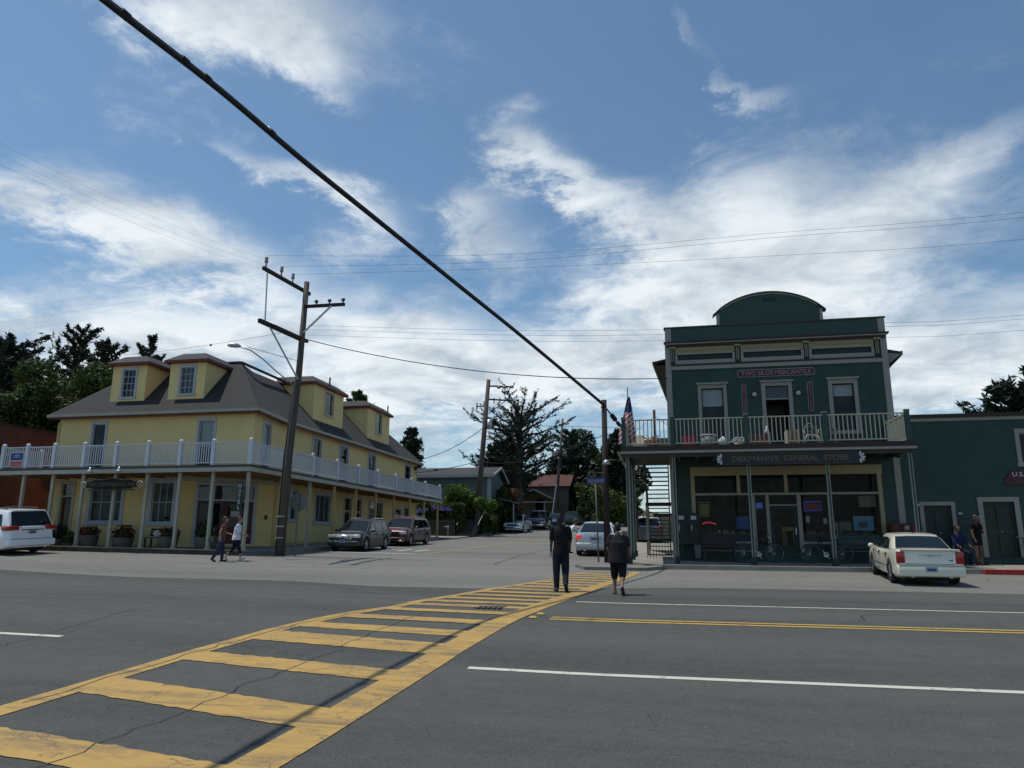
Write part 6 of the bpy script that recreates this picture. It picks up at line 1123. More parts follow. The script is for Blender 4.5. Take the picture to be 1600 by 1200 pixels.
# ================================================================ houses up the street
M_BLUEH = mat('blue_grey_boards', (.085, .115, .112), .7, var=.08, scale=1.2, siding=.18); M_WHT3 = mat('offwhite_trim', (.32, .34, .33), .6)
def blue_house():
    t = thing('blue_house', 'blue grey boarded house with low gable roof beyond the hotel', 'house', (-19, 66, 2.2)); Ff = Fr((0, 66, 0), (1, 0, 0), (0, -1, 0)); Fs = Fr((-15.6, 0, 0), (0, 1, 0), (1, 0, 0))
    w = (-20.45, -20.0, 3.5, 6.3); sd = (68.4, 69.6, 3.2, 6.0); m = MB(); m.wall(Ff, -27, -15.6, 1.6, 7.55, [(-21.6, -20.3, 3.6, 6.25)]); m.wall(Fs, 66, 72, 1.6, 7.0, [sd]); m.quad((-15.6, 66, 7.0), (-15.6, 72, 7.0), (-15.6, 69, 8.35)); m.quad((-27, 66, 1.6), (-27, 66, 7.5), (-27, 72, 7.5), (-27, 72, 1.6)); m.quad((-27, 72, 1.6), (-27, 72, 7.5), (-15.6, 72, 7.5), (-15.6, 72, 1.6)); m.quad((-15.6, 66, 7.0), (-15.6, 66, 7.55), (-15.6, 67.3, 7.55)); m.build('wall', M_BLUEH, t)
    m = MB(); m.hexa([(-27.3, 65.6, 7.5), (-15.2, 65.6, 7.5), (-15.2, 69, 8.45), (-27.3, 69, 8.45), (-27.3, 65.6, 7.62), (-15.2, 65.6, 7.62), (-15.2, 69, 8.6), (-27.3, 69, 8.6)]); m.hexa([(-27.3, 69, 8.45), (-15.2, 69, 8.45), (-15.2, 72.4, 7.2), (-27.3, 72.4, 7.2), (-27.3, 69, 8.6), (-15.2, 69, 8.6), (-15.2, 72.4, 7.35), (-27.3, 72.4, 7.35)]); m.build('roof', M_ROOF2, t)
    m = MB(); m.box(-27.3, -15.15, 65.5, 65.6, 7.38, 7.64); m.bar((-15.17, 65.6, 7.52), (-15.17, 69, 8.5), .08, .2); m.bar((-15.17, 69, 8.5), (-15.17, 72.4, 7.25), .08, .2); m.build('fascia', M_WHT3, t)
    m = MB(); m.fb(Ff, -15.85, -15.58, 1.6, 7.4, 0, .05); m.fb(Fs, 65.98, 66.2, 1.6, 7.3, 0, .05); m.build('corner_board', M_WHT3, t); MB().fb(Fs, 71.85, 72.05, 1.6, 7, 0, .05).build('corner_board', M_WHT3, t)
    window(t, Ff, -21.6, -20.3, 3.6, 6.25, cols=1, rows=2, tm=M_WHT3, gm=M_GLASSD, trim=.16); window(t, Fs, *sd, cols=1, rows=2, tm=M_WHT3, gm=M_GLASSD)
    m = MB(); m.hexa([(-15.6, 67.6, 5.6), (-13.6, 67.6, 5.1), (-13.6, 70.4, 5.1), (-15.6, 70.4, 5.6), (-15.6, 67.6, 5.75), (-13.6, 67.6, 5.25), (-13.6, 70.4, 5.25), (-15.6, 70.4, 5.75)]); m.build('porch_roof', M_BLUEH, t); MB().box(-13.8, -13.7, 67.7, 67.8, 2.4, 5.1).build('porch_post', M_WHT3, t)
    m = MB(); m.box(-21.5, -21.2, 67.5, 67.8, 8.0, 8.35); m.build('roof_vent', M_DGREY, t)
blue_house()
M_BEIGE = mat('beige_boards', (.11, .10, .082), .75, var=.08, scale=1.1, siding=.2); M_REDR = mat('rust_red_roof', (.075, .026, .02), .8, var=.2, scale=3)
def beige_house():
    t = thing('beige_house', 'beige house with rust red roof and a lower porch gable up the street', 'house', (-15.5, 95, 4.2)); Ff = Fr((0, 95, 0), (1, 0, 0), (0, -1, 0)); w = (-16.6, -15.3, 5.2, 6.9)
    m = MB(); m.wall(Ff, -20.5, -12.2, 3.2, 8.6, [(-17.3+.9, -15.2, 5.55, 7.0)]); m.quad((-12.2, 95, 3.2), (-12.2, 103, 3.2), (-12.2, 103, 8.6), (-12.2, 95, 8.6)); m.quad((-20.5, 95, 3.2), (-20.5, 95, 8.6), (-20.5, 103, 8.6), (-20.5, 103, 3.2)); m.quad((-20.5, 103, 3.2), (-20.5, 103, 8.6), (-12.2, 103, 8.6), (-12.2, 103, 3.2)); m.build('wall', M_BEIGE, t)
    window(t, Ff, -16.4, -15.2, 5.55, 7.0, cols=1, rows=1, tm=M_BEIGE, gm=M_GLASSD, trim=.14)
    m = MB(); m.hexa([(-20.9, 94.6, 8.5), (-11.8, 94.6, 8.5), (-11.8, 99, 10.3), (-20.9, 99, 10.3), (-20.9, 94.6, 8.62), (-11.8, 94.6, 8.62), (-11.8, 99, 10.45), (-20.9, 99, 10.45)]); m.hexa([(-20.9, 99, 10.3), (-11.8, 99, 10.3), (-11.8, 103.4, 8.5), (-20.9, 103.4, 8.5), (-20.9, 99, 10.45), (-11.8, 99, 10.45), (-11.8, 103.4, 8.62), (-20.9, 103.4, 8.62)]); m.build('roof', M_REDR, t)
    m = MB(); m.hexa([(-16.2, 92.4, 8.0), (-13.3, 92.4, 6.55), (-13.3, 95, 6.55), (-16.2, 95, 8.0), (-16.2, 92.4, 8.14), (-13.3, 92.4, 6.7), (-13.3, 95, 6.7), (-16.2, 95, 8.14)]); m.hexa([(-19.1, 92.4, 6.55), (-16.2, 92.4, 8.0), (-16.2, 95, 8.0), (-19.1, 95, 6.55), (-19.1, 92.4, 6.7), (-16.2, 92.4, 8.14), (-16.2, 95, 8.14), (-19.1, 95, 6.7)]); m.build('porch_roof', M_DGREY, t)
    m = MB(); m.bar((-16.2, 92.36, 8.06), (-13.25, 92.36, 6.6), .06, .16); m.bar((-19.1, 92.36, 6.6), (-16.2, 92.36, 8.06), .06, .16); m.box(-19, -13.3, 92.36, 92.44, 6.4, 6.55); m.build('bargeboard', M_TAUPE, t)
    for x in (-18.9, -14.9, -13.5): MB().box(x, x+.16, 92.45, 92.6, 3.5, 6.5).build('porch_post', M_TAUPE, t)
beige_house()
def red_roof_house():
    t = thing('red_roof_house', 'small house whose orange red roof shows between the far trees', 'house', (-12.5, 112, 6)); m = MB(); m.box(-16, -8.5, 112, 118, 4, 9.4); m.build('wall', M_BEIGE, t)
    m = MB(); m.hexa([(-16.4, 111.5, 9.3), (-8.1, 111.5, 9.3), (-8.1, 115, 11.6), (-16.4, 115, 11.6), (-16.4, 111.5, 9.42), (-8.1, 111.5, 9.42), (-8.1, 115, 11.75), (-16.4, 115, 11.75)]); m.hexa([(-16.4, 115, 11.6), (-8.1, 115, 11.6), (-8.1, 118.5, 9.3), (-16.4, 118.5, 9.3), (-16.4, 115, 11.75), (-8.1, 115, 11.75), (-8.1, 118.5, 9.42), (-16.4, 118.5, 9.42)]); m.build('roof', M_REDR, t); MB().box(-12, -11.3, 113.5, 114.2, 10.5, 12.3).build('chimney', M_BRICK, t)
red_roof_house()
def back_shed():
    t = thing('cream_shed', 'cream boarded outbuilding seen through the open treads of the shop stair', 'shed', (1.2, 52, 1.2)); m = MB(); m.box(-.6, 8, 52, 58, .8, 3.4); m.build('wall', M_WICKER, t); m = MB(); m.box(-.8, 8.2, 51.7, 58.3, 3.4, 3.55); m.build('roof', M_ROOF, t); m = MB(); m.box(.2, 1.1, 51.93, 52, 1.0, 3.0); m.build('door', M_TAUPE, t)
back_shed()
# low hills far away close the horizon
hv = []; hf = []; rnd = random.Random(7); nh = 90
for i in range(nh+1):
    a = math.radians(-80+160*i/nh); hh = 6+3.5*math.sin(i*.35)+2.2*math.sin(i*.9+1)
    for (R_, z) in ((330, 6), (420, 12+hh*.9), (620, 10+hh)): hv.append((R_*math.sin(a), R_*math.cos(a), z))
for i in range(nh):
    for j in range(2): k = i*3+j; hf.append([k, k+3, k+4, k+1])
me = bpy.data.meshes.new('hills'); me.from_pydata(hv, [], hf); me.materials.append(mat('hill_scrub', (.05, .07, .04), .95, col2=(.12, .11, .06), scale=.05)); o = bpy.data.objects.new('hills', me); COL.objects.link(o); tag(o, kind='structure')
# ================================================================ cars
M_TYRE = mat('tyre', (.015, .015, .016), .85, var=.1); M_RIM = mat('alloy', (.55, .56, .58), .25, metal=.85, var=.05); M_CHROME = mat('chrome', (.7, .71, .72), .12, metal=1, var=.03)
M_TAIL = mat('tail_lamp', (.30, .012, .015), .15, spec=.7, var=.05); M_HEAD = mat('head_lamp', (.65, .68, .70), .12, spec=.8, var=.05); M_CGLASS = glassmat('car_glass', (.008, .013, .016), spec=.3); M_PLATE = mat('number_plate', (.30, .36, .45), .5, var=.1); M_PLATET = mat('plate_print', (.03, .05, .16), .5); M_UNDER = mat('underbody', (.012, .012, .012), .9)
def paint(name, c, metal=.0, rough=.32, coat=1.0): return mat(name, c, rough, metal=metal, var=.02, scale=2, coat=coat, spec=.5)
def ip(P, x):
    if x <= P[0][0]: return P[0][1]
    for (a, b), (c, d) in zip(P, P[1:]):
        if x <= c: return b+(d-b)*(x-a)/(c-a)
    return P[-1][1]
def boolean(o, cutters):
    for i, c in enumerate(cutters):
        md = o.modifiers.new('b', 'BOOLEAN'); md.operation = 'DIFFERENCE'; md.solver = 'EXACT'; md.object = c
    dg = bpy.context.evaluated_depsgraph_get(); dg.update(); me = bpy.data.meshes.new_from_object(o.evaluated_get(dg))
    for md in list(o.modifiers): o.modifiers.remove(md)
    o.data = me
    for c in cutters: bpy.data.objects.remove(c)
def car(name, label, cat, ax, heading, s, group=None, detail=None):
    wb, fo, ro, Wd, H, wr, belt = [s[k] for k in ('wb', 'fo', 'ro', 'W', 'H', 'wr', 'belt')]
    h = math.radians(heading); f = Vector((math.cos(h), math.sin(h))); cx, cy = ax[0]+f.x*wb/2, ax[1]+f.y*wb/2; zr, zf_ = G(ax[0], ax[1]), G(ax[0]+f.x*wb, ax[1]+f.y*wb)
    l = Vector((-f.y, f.x)); zl, zR = G(cx+l.x*.8, cy+l.y*.8), G(cx-l.x*.8, cy-l.y*.8)
    X3 = Vector((f.x, f.y, (zf_-zr)/wb)).normalized(); Y3 = Vector((l.x, l.y, (zl-zR)/1.6)); Z3 = X3.cross(Y3).normalized(); Y3 = Z3.cross(X3)
    M = Matrix((X3, Y3, Z3)).transposed(); t = thing(name, label, cat, (cx, cy, (zr+zf_)/2+.012), M.to_euler(), group)
    xf, xr = wb/2+fo, -(wb/2+ro); hm = Wd/2
    def hw(x):
        d = min(x-xr, xf-x); e = .42 if (xf-x) < (x-xr) else s.get('rr', .30); lo = .80 if (xf-x) < (x-xr) else s.get('rw', .90)
        k = lo+(1-lo)*math.sin(min(1, max(0, d/e))*math.pi/2); return hm*k*(1-.03*abs(x/(xf))**2)
    xs = sorted({xr+(xf-xr)*i/46 for i in range(47)} | {xr+.03, xr+.08, xf-.03, xf-.08})
    m = MB('auto'); n = 0
    for x in xs:
        zt = ip(s['top'], x); d = min(x-xr, xf-x); zb = .19+.10*max(0, 1-d/.5); w = hw(x); zm = (zb+zt)/2+.02; top = min(zt-.03, zm+.2)
        half = [(0, zb), (.80*w, zb), (.93*w, zb+.05), (w, zb+.16), (w, zm), (.988*w, max(zm+.01, zt-.18)), (.955*w, zt-.06), (.90*w, zt-.008), (.55*w, zt+.014), (0, zt+.02)]
        ring = half+[(-a, b) for a, b in half[-2:0:-1]]; n = len(ring); m.v += [(x, a, b) for a, b in ring]
    for i in range(len(xs)-1):
        for j in range(n): m.f.append([i*n+j, i*n+(j+1) % n, (i+1)*n+(j+1) % n, (i+1)*n+j])
    m.f.append([j for j in range(n)][::-1]); m.f.append([(len(xs)-1)*n+j for j in range(n)])
    body = m.build('body', s['paint'], t, local=True, recalc=True)
    cut = []
    for wx in (-wb/2, wb/2):
        for sy in (-1, 1): c = MB().cyl((wx, sy*(hm-.34), wr+.01), (wx, sy*(hm+.3), wr+.01), wr+.055, n=26).build('c', s['paint'], recalc=True); c.matrix_world = t.matrix_world if 0 else Matrix.Translation((0, 0, 0)); cut.append(c)
    par = body.parent; body.parent = None; bpy.context.view_layer.update(); boolean(body, cut); body.parent = par
    for p in body.data.polygons: p.use_smooth = True
    try: body.data.set_sharp_from_angle(angle=math.radians(32))
    except Exception: pass
    m = MB(); m.box(xr+.25, xf-.25, -hm*.72, hm*.72, .16, .5); m.build('underbody', M_UNDER, t, local=True)
    # greenhouse
    wbase, wtop = hm*.915, hm*s.get('tum', .70)
    ws = lambda z: wbase+(wtop-wbase)*max(0, (z-belt))/(H-belt)
    g = s['gh']; gx0, gx1 = g[0][0], g[-1][0]; gs = sorted({gx0+(gx1-gx0)*i/40 for i in range(41)} | {p[0] for p in g}); m = MB('auto'); n = 0
    for x in gs:
        z = ip(g, x); w = ws(z); lw = ws(belt)
        half = [(0, belt-.12), (lw, belt-.12), (lw, belt-.02), ((lw+w)/2, max(belt-.015, (belt+z)/2)), (w, max(belt-.01, z-.045)), (w-.05, z), (w*.55, z+.018), (0, z+.025)]
        ring = half+[(-a, b) for a, b in half[-2:0:-1]]; n = len(ring); m.v += [(x, a, b) for a, b in ring]
    for i in range(len(gs)-1):
        for j in range(n): m.f.append([i*n+j, i*n+(j+1) % n, (i+1)*n+(j+1) % n, (i+1)*n+j])
    m.f.append([j for j in range(n)][::-1]); m.f.append([(len(gs)-1)*n+j for j in range(n)])
    m.build('cabin', s.get('roofpaint', s['paint']), t, local=True, recalc=True)
    for sy in (-1, 1):
        for P in s['glass']:
            m = MB(); # subdivide vertically so that it follows the tumblehome
            nn = 5
            for k in range(nn):
                a, b = k/nn, (k+1)/nn
                def at(q, u): lo = P[0][0]+(P[1][0]-P[0][0])*u; zlo = P[0][1]+(P[1][1]-P[0][1])*u; hi = P[3][0]+(P[2][0]-P[3][0])*u; zhi = P[3][1]+(P[2][1]-P[3][1])*u; x = lo+(hi-lo)*q; z = zlo+(zhi-zlo)*q; return (x, sy*(ws(z)+.012), z)
                q = [at(a, 0), at(a, 1), at(b, 1), at(b, 0)]; m.quad(*(q if sy < 0 else q[::-1]))
            m.build('side_window', M_CGLASS, t, local=True)
    for nm, (xa, xb) in (('windscreen', s['ws']), ('rear_window', s['rw_'])):
        m = MB(True); nn = 10; sgn = 1 if xa > xb else -1
        for k in range(nn+1):
            x = xa+(xb-xa)*k/nn; z = ip(g, x); w = ws(z)-.075; dz = .034; dx = .02*sgn
            m.v += [(x+dx, -w, z+dz-.016), (x+dx, -w*.5, z+dz), (x+dx, 0, z+dz+.004), (x+dx, w*.5, z+dz), (x+dx, w, z+dz-.016)]
        for k in range(nn):
            for j in range(4): a = k*5+j; m.f.append([a, a+1, a+6, a+5])
        m.build(nm, M_CGLASS, t, local=True)
    # wheels
    for wx in (-wb/2, wb/2):
        for sy in (-1, 1):
            y0 = sy*(hm-.235); y1 = sy*(hm-.012); mid = (y0+y1)/2; m = MB(True); k = len(m.v); prof = [(y0, wr*.62), (y0, wr*.95), (y0+sy*.03, wr), (y1-sy*.03, wr), (y1, wr*.95), (y1, wr*.66), (y1-sy*.02, wr*.62)]; N_ = 26
            for (yy, r) in prof:
                for j in range(N_): a = 2*math.pi*j/N_; m.v.append((wx+r*math.cos(a), yy, wr+r*math.sin(a)))
            for i in range(len(prof)-1):
                for j in range(N_): m.f.append([i*N_+j, i*N_+(j+1) % N_, (i+1)*N_+(j+1) % N_, (i+1)*N_+j])
            w = m.build('wheel', M_TYRE, t, local=True)
            m = MB(); yy = y1-sy*.03; m.cyl((wx, yy-sy*.06, wr), (wx, yy-sy*.05, wr), wr*.64, n=20); m.cyl((wx, yy-sy*.03, wr), (wx, yy, wr), wr*.14, n=10)
            for q in range(s.get('spokes', 5)):
                a = 2*math.pi*q/s.get('spokes', 5)+.3; m.bar((wx, yy-sy*.01, wr), (wx+wr*.62*math.cos(a), yy-sy*.012, wr+wr*.62*math.sin(a)), .05, .03)
            m.tube([(wx+wr*.62*math.cos(2*math.pi*q/24), yy-sy*.01, wr+wr*.62*math.sin(2*math.pi*q/24)) for q in range(25)], .02, 5, cap=False)
            m.build('rim', s.get('rim', M_RIM), w, local=True)
            MB().cyl((wx, yy-sy*.12, wr), (wx, yy-sy*.07, wr), wr*.63, n=18).build('brake', M_UNDER, w, local=True)
    # mirrors, door lines, handles
    for sy in (-1, 1):
        m = MB(True); x = s['ws'][0]-.35; m.ball((x, sy*(hm+.10), belt+.06), .1, 10, 6, (.7, 1, .75)); m.bar((x, sy*(hm-.1), belt+.02), (x, sy*(hm+.08), belt+.05), .04); m.build('mirror', s['paint'] if s.get('mp', 1) else M_BLACK, t, local=True)
        for x in s['doors']:
            m = MB(); m.box(x-.006, x+.006, sy*(hm*.97)-.012, hm*.998+.0035, .34, belt-.06) if sy > 0 else m.box(x-.006, x+.006, sy*hm*.998-.0035, sy*hm*.97+.012, .34, belt-.06); m.build('door_seam', M_UNDER, t, local=True)
        for x in s['doors'][:-1]: MB().box(x+.08, x+.24, sy*hm-.012 if sy > 0 else -hm-.02, hm+.02 if sy > 0 else -hm+.012, belt-.13, belt-.10).build('door_handle', s.get('hm', s['paint']), t, local=True)
    def bx(nm, mt, x0, x1, y0, y1, z0, z1, mir=False, bev=0, par=None):
        o = None
        for sg in ((1, -1) if mir else (1,)):
            m = MB(); a, b = (y0, y1) if sg > 0 else (-y1, -y0); m.box(x0, x1, a, b, z0, z1); o = m.build(nm, mt, par or t, local=True)
            if bev:
                md = o.modifiers.new('bevel', 'BEVEL'); md.width = bev; md.segments = 3
                for p in o.data.polygons: p.use_smooth = True
        return o
    if detail: detail(t, xf, xr, hm, bx, s)
    return t
def plate(bx, x, z, w=.3):
    p = bx('number_plate', M_PLATE, x-.01 if x < 0 else x, x if x < 0 else x+.01, -w/2, w/2, z, z+.15); MB().box(x-.014 if x < 0 else x+.01, x-.0105 if x < 0 else x+.014, -w*.36, w*.36, z+.04, z+.10).build('plate_print', M_PLATET, p, local=True); return p
# --- big pale sedan
SED = dict(wb=3.05, fo=.92, ro=1.05, W=1.88, H=1.48, wr=.36, belt=.98, rr=.16, rw=.93, tum=.70, paint=paint('paint_cream', (.72, .69, .57), 0, .3), rim=M_CHROME, hm=M_CHROME,
 top=[(-2.575, .98), (-2.52, 1.07), (-2.3, 1.09), (-1.6, 1.08), (-1.2, 1.02), (.8, 1.0), (1.0, .99), (2.1, .93), (2.35, .86), (2.445, .68)],
 gh=[(-1.78, 1.04), (-1.1, 1.39), (-.75, 1.46), (-.2, 1.49), (.3, 1.465), (.55, 1.40), (1.22, .98)], ws=(1.12, .5), rw_=(-1.72, -1.08), glass=[[(-.78, 1.02), (-.02, 1.01), (-.04, 1.37), (-.62, 1.37)], [(.03, 1.01), (.98, 1.0), (.46, 1.36), (.03, 1.37)], [(-1.2, 1.03), (-.83, 1.02), (-.68, 1.35), (-.86, 1.33)]], doors=[-1.15, -.02, 1.05])
def sed_d(t, xf, xr, hm, bx, s):
    bx('tail_lamp', M_TAIL, xr-.012, xr+.10, .66, .90, .66, 1.02, True, .035); bx('bumper', s['paint'], xr-.09, xr+.25, -.90, .90, .30, .62, bev=.05); b = bx('bumper_strip', M_CHROME, xr-.095, xr+.02, -.86, .86, .615, .635)
    bx('boot_seam', M_UNDER, xr-.004, xr+.02, -.655, .655, .655, .668); bx('boot_lip', s['paint'], xr-.03, xr+.14, -.80, .80, 1.06, 1.095, bev=.015); plate(bx, xr-.092, .43, .32)
    m = MB(); y = -.36
    FW = Fr((xr-.008, 0, 0), (0, -1, 0), (-1, 0, 0)); m.prism([(-.33, .915), (-.05, .905), (0, .85), (.05, .905), (.33, .915), (.30, .93), (-.30, .93)], FW, 0, .012); m.build('wing_emblem', M_CHROME, t, local=True); MB().fb(FW, .5, .6, .76, .785, 0, .01).build('badge', M_BLACK, t, local=True)
    bx('side_strip', M_CHROME, -1.0, .95, hm-.004, hm+.008, .50, .525, True); bx('antenna', M_BLACK, -.60, -.54, -.02, .02, 1.5, 1.56)
    bx('headlamp', M_HEAD, xf-.12, xf-.01, .5, .8, .62, .80, True, .03); bx('grille', M_CHROME, xf-.06, xf+.005, -.4, .4, .45, .80, bev=.03)
    bx('exhaust', M_CHROME, xr-.06, xr+.1, .45, .56, .26, .31, True); bx('brake_light', M_TAIL, -1.0, -.98, -.2, .2, 1.40, 1.415)
big = car('sedan', 'big cream white sedan parked nose in before the teal shop, tail to the road', 'car', (6.85, 22.5), 85, SED, 'parked cars', sed_d)
big.scale = (.89, .89, .88)
# --- silver sedan
SIL = dict(wb=2.75, fo=.95, ro=1.1, W=1.83, H=1.50, wr=.33, belt=.93, rr=.22, rw=.88, tum=.70, paint=paint('paint_silver', (.40, .44, .46), .55, .35),
 top=[(-2.475, .80), (-2.40, .98), (-2.2, 1.03), (-1.5, 1.04), (-1.1, .98), (.8, .94), (1.0, .94), (2.0, .84), (2.2, .76), (2.325, .6)],
 gh=[(-1.95, .98), (-1.05, 1.40), (-.6, 1.49), (.0, 1.50), (.4, 1.44), (1.35, .92)], ws=(1.25, .42), rw_=(-1.85, -1.0), glass=[[(-.9, .99), (.0, .96), (-.03, 1.38), (-.6, 1.38)], [(.05, .96), (1.05, .95), (.42, 1.36), (.05, 1.38)]], doors=[-1.0, .02, 1.05])
def sil_d(t, xf, xr, hm, bx, s):
    bx('tail_lamp', mat('lit_tail_lamp', (.7, .05, .05), .2, emit=.6), xr-.01, xr+.2, .60, .84, .72, .93, True, .03); bx('bumper', s['paint'], xr-.05, xr+.3, -.84, .84, .30, .60, bev=.06); plate(bx, xr-.015, .70, .4); bx('plate_recess', M_CHROME, xr-.02, xr+.05, -.28, .28, .86, .89); bx('emblem', M_CHROME, xr+.03, xr+.06, -.04, .04, .93, .97)
    bx('exhaust', M_CHROME, xr-.04, xr+.1, .4, .5, .24, .29)
car('sedan', 'silver sedan with lit tail lamps parked up the side street behind the walking men', 'car', (-3.15, 34.7), 91, SIL, 'parked cars', sil_d)
# --- white minivan
VAN = dict(wb=3.03, fo=.95, ro=1.1, W=1.96, H=1.75, wr=.34, belt=1.04, rr=.25, rw=.88, tum=.76, paint=paint('paint_white', (.76, .78, .80), 0, .3), spokes=7,
 top=[(-2.615, .95), (-2.56, 1.02), (-2.0, 1.05), (.9, 1.0), (1.2, 1.02), (2.1, .90), (2.35, .78), (2.465, .6)],
 gh=[(-2.60, 1.0), (-2.42, 1.35), (-2.25, 1.66), (-1.9, 1.72), (-.5, 1.75), (.4, 1.70), (.75, 1.58), (1.65, 1.0)], ws=(1.55, .72), rw_=(-2.56, -2.27), glass=[[(-2.1, 1.10), (-1.05, 1.07), (-1.05, 1.55), (-1.95, 1.55)], [(-.95, 1.07), (.05, 1.06), (.03, 1.57), (-.95, 1.57)], [(.14, 1.06), (1.15, 1.06), (.6, 1.52), (.14, 1.56)]], doors=[-1.0, .08, 1.1])
def van_d(t, xf, xr, hm, bx, s):
    bx('tail_lamp', M_TAIL, xr-.015, xr+.42, .52, .975, .94, 1.12, True, .04); bx('bumper', s['paint'], xr-.10, xr+.3, -.93, .93, .34, .60, bev=.06); plate(bx, xr-.012, .80, .30); bx('tailgate_handle', s['paint'], xr-.05, xr+.06, -.42, .42, .98, 1.09, bev=.02); bx('gate_shadow_strip', M_UNDER, xr-.045, xr+.05, -.42, .42, .955, .978)
    for sy in (-1, 1): m = MB(True); m.tube([(-1.9, sy*.62, 1.74), (-1.8, sy*.62, 1.79), (-.4, sy*.62, 1.82), (.2, sy*.62, 1.79), (.3, sy*.62, 1.73)], .022, 6); m.build('roof_rail', M_BLACK, t, local=True)
    bx('spoiler', s['paint'], -2.36, -2.1, -.64, .64, 1.66, 1.72, bev=.02); bx('gate_seam', M_UNDER, xr-.006, xr+.05, -.75, .75, .61, .622)
car('minivan', 'white minivan parked at the kerb before the hotel at the left edge', 'car', (-25.45, 25.35), 168, VAN, 'parked cars', van_d)
# --- dark crossover
SUV = dict(wb=2.80, fo=.92, ro=.95, W=1.86, H=1.66, wr=.36, belt=1.0, rr=.25, rw=.90, tum=.74, paint=paint('paint_slate', (.011, .014, .017), .0, .45, .2), mp=1,
 top=[(-2.35, .92), (-2.28, 1.02), (-1.8, 1.04), (.7, .99), (.95, 1.02), (1.9, .95), (2.2, .86), (2.32, .66)],
 gh=[(-2.28, 1.0), (-2.05, 1.35), (-1.8, 1.58), (-1.3, 1.64), (-.4, 1.67), (.2, 1.63), (.42, 1.56), (1.25, .99)], ws=(1.18, .42), rw_=(-2.22, -1.85), glass=[[(-1.0, 1.03), (-.02, 1.02), (-.02, 1.50), (-.92, 1.50)], [(.05, 1.02), (.95, 1.02), (.38, 1.49), (.05, 1.50)], [(-1.85, 1.08), (-1.08, 1.04), (-1.0, 1.49), (-1.55, 1.47)]], doors=[-.98, .02, .98])
def suv_d(t, xf, xr, hm, bx, s):
    bx('headlamp', M_HEAD, xf-.30, xf+.0, .50, .84, .72, .88, True, .04); g = bx('grille', M_CHROME, xf-.04, xf+.02, -.46, .46, .64, .86, bev=.02); bx('grille_bar', M_BLACK, xf+.018, xf+.026, -.40, .40, .78, .795, par=g); bx('grille_bar', M_BLACK, xf+.018, xf+.026, -.40, .40, .70, .715, par=g); bx('front_bumper', s['paint'], xf-.25, xf+.06, -.84, .84, .30, .56, bev=.06); plate(bx, xf+.062, .46, .3); bx('badge', M_BLACK, xf+.02, xf+.03, -.05, .05, .735, .77)
    for sy in (-1, 1): m = MB(True); m.tube([(-1.7, sy*.60, 1.63), (-1.6, sy*.60, 1.70), (-.3, sy*.60, 1.73), (.1, sy*.60, 1.68)], .022, 6); m.build('roof_rail', M_CHROME, t, local=True)
    bx('tail_lamp', M_TAIL, xr-.01, xr+.2, .6, .88, .85, 1.1, True, .03)
    bx('sill_trim', M_BLACK, -1.0, 1.0, hm-.03, hm+.006, .22, .34, True)
c1_ = car('crossover', 'dark slate crossover parked beside the hotel, nearest the corner, chrome grille to the road', 'car', (-14.68, 36.0), -89, SUV, 'parked cars', suv_d); c1_.scale = (.93, .90, .88)
RSU = dict(SUV, wb=3.02, ro=1.05, W=1.98, H=1.82, wr=.38, belt=1.10, paint=paint('paint_wine', (.07, .005, .010), .0, .4, .25),
 top=[(-2.56, 1.0), (-2.5, 1.10), (-1.9, 1.13), (.8, 1.08), (1.0, 1.11), (2.0, 1.06), (2.3, .96), (2.43, .74)], gh=[(-2.48, 1.08), (-2.25, 1.45), (-2.0, 1.72), (-1.4, 1.79), (-.4, 1.83), (.3, 1.79), (.52, 1.70), (1.35, 1.08)], ws=(1.27, .52), rw_=(-2.42, -2.05), glass=[[(-1.05, 1.13), (-.02, 1.12), (-.02, 1.64), (-.98, 1.64)], [(.05, 1.12), (1.05, 1.12), (.46, 1.63), (.05, 1.64)], [(-2.0, 1.18), (-1.15, 1.14), (-1.06, 1.63), (-1.7, 1.60)]], doors=[-1.05, .02, 1.06])
def rsu_d(t, xf, xr, hm, bx, s):
    bx('headlamp', M_HEAD, xf-.28, xf, .54, .90, .74, .94, True, .04); g = bx('grille', M_BLACK, xf-.04, xf+.02, -.5, .5, .60, .92, bev=.02); bx('grille_frame', M_CHROME, xf+.0, xf+.03, -.52, -.46, .6, .92, par=g); bx('grille_frame', M_CHROME, xf, xf+.03, .46, .52, .6, .92, par=g); bx('front_bumper', s['paint'], xf-.25, xf+.06, -.88, .88, .36, .56, bev=.05); bx('fog_surround', M_CHROME, xf+.0, xf+.075, .5, .82, .30, .40, True, .02)
    for sy in (-1, 1): m = MB(True); m.tube([(-1.9, sy*.66, 1.79), (-1.8, sy*.66, 1.86), (-.3, sy*.66, 1.89), (.1, sy*.66, 1.83)], .022, 6); m.build('roof_rail', M_METAL, t, local=True)
c2_ = car('crossover', 'dark red large crossover parked behind the slate one beside the hotel', 'car', (-14.75, 42.7), -90, RSU, 'parked cars', rsu_d); c2_.scale = (.93, .90, .86)
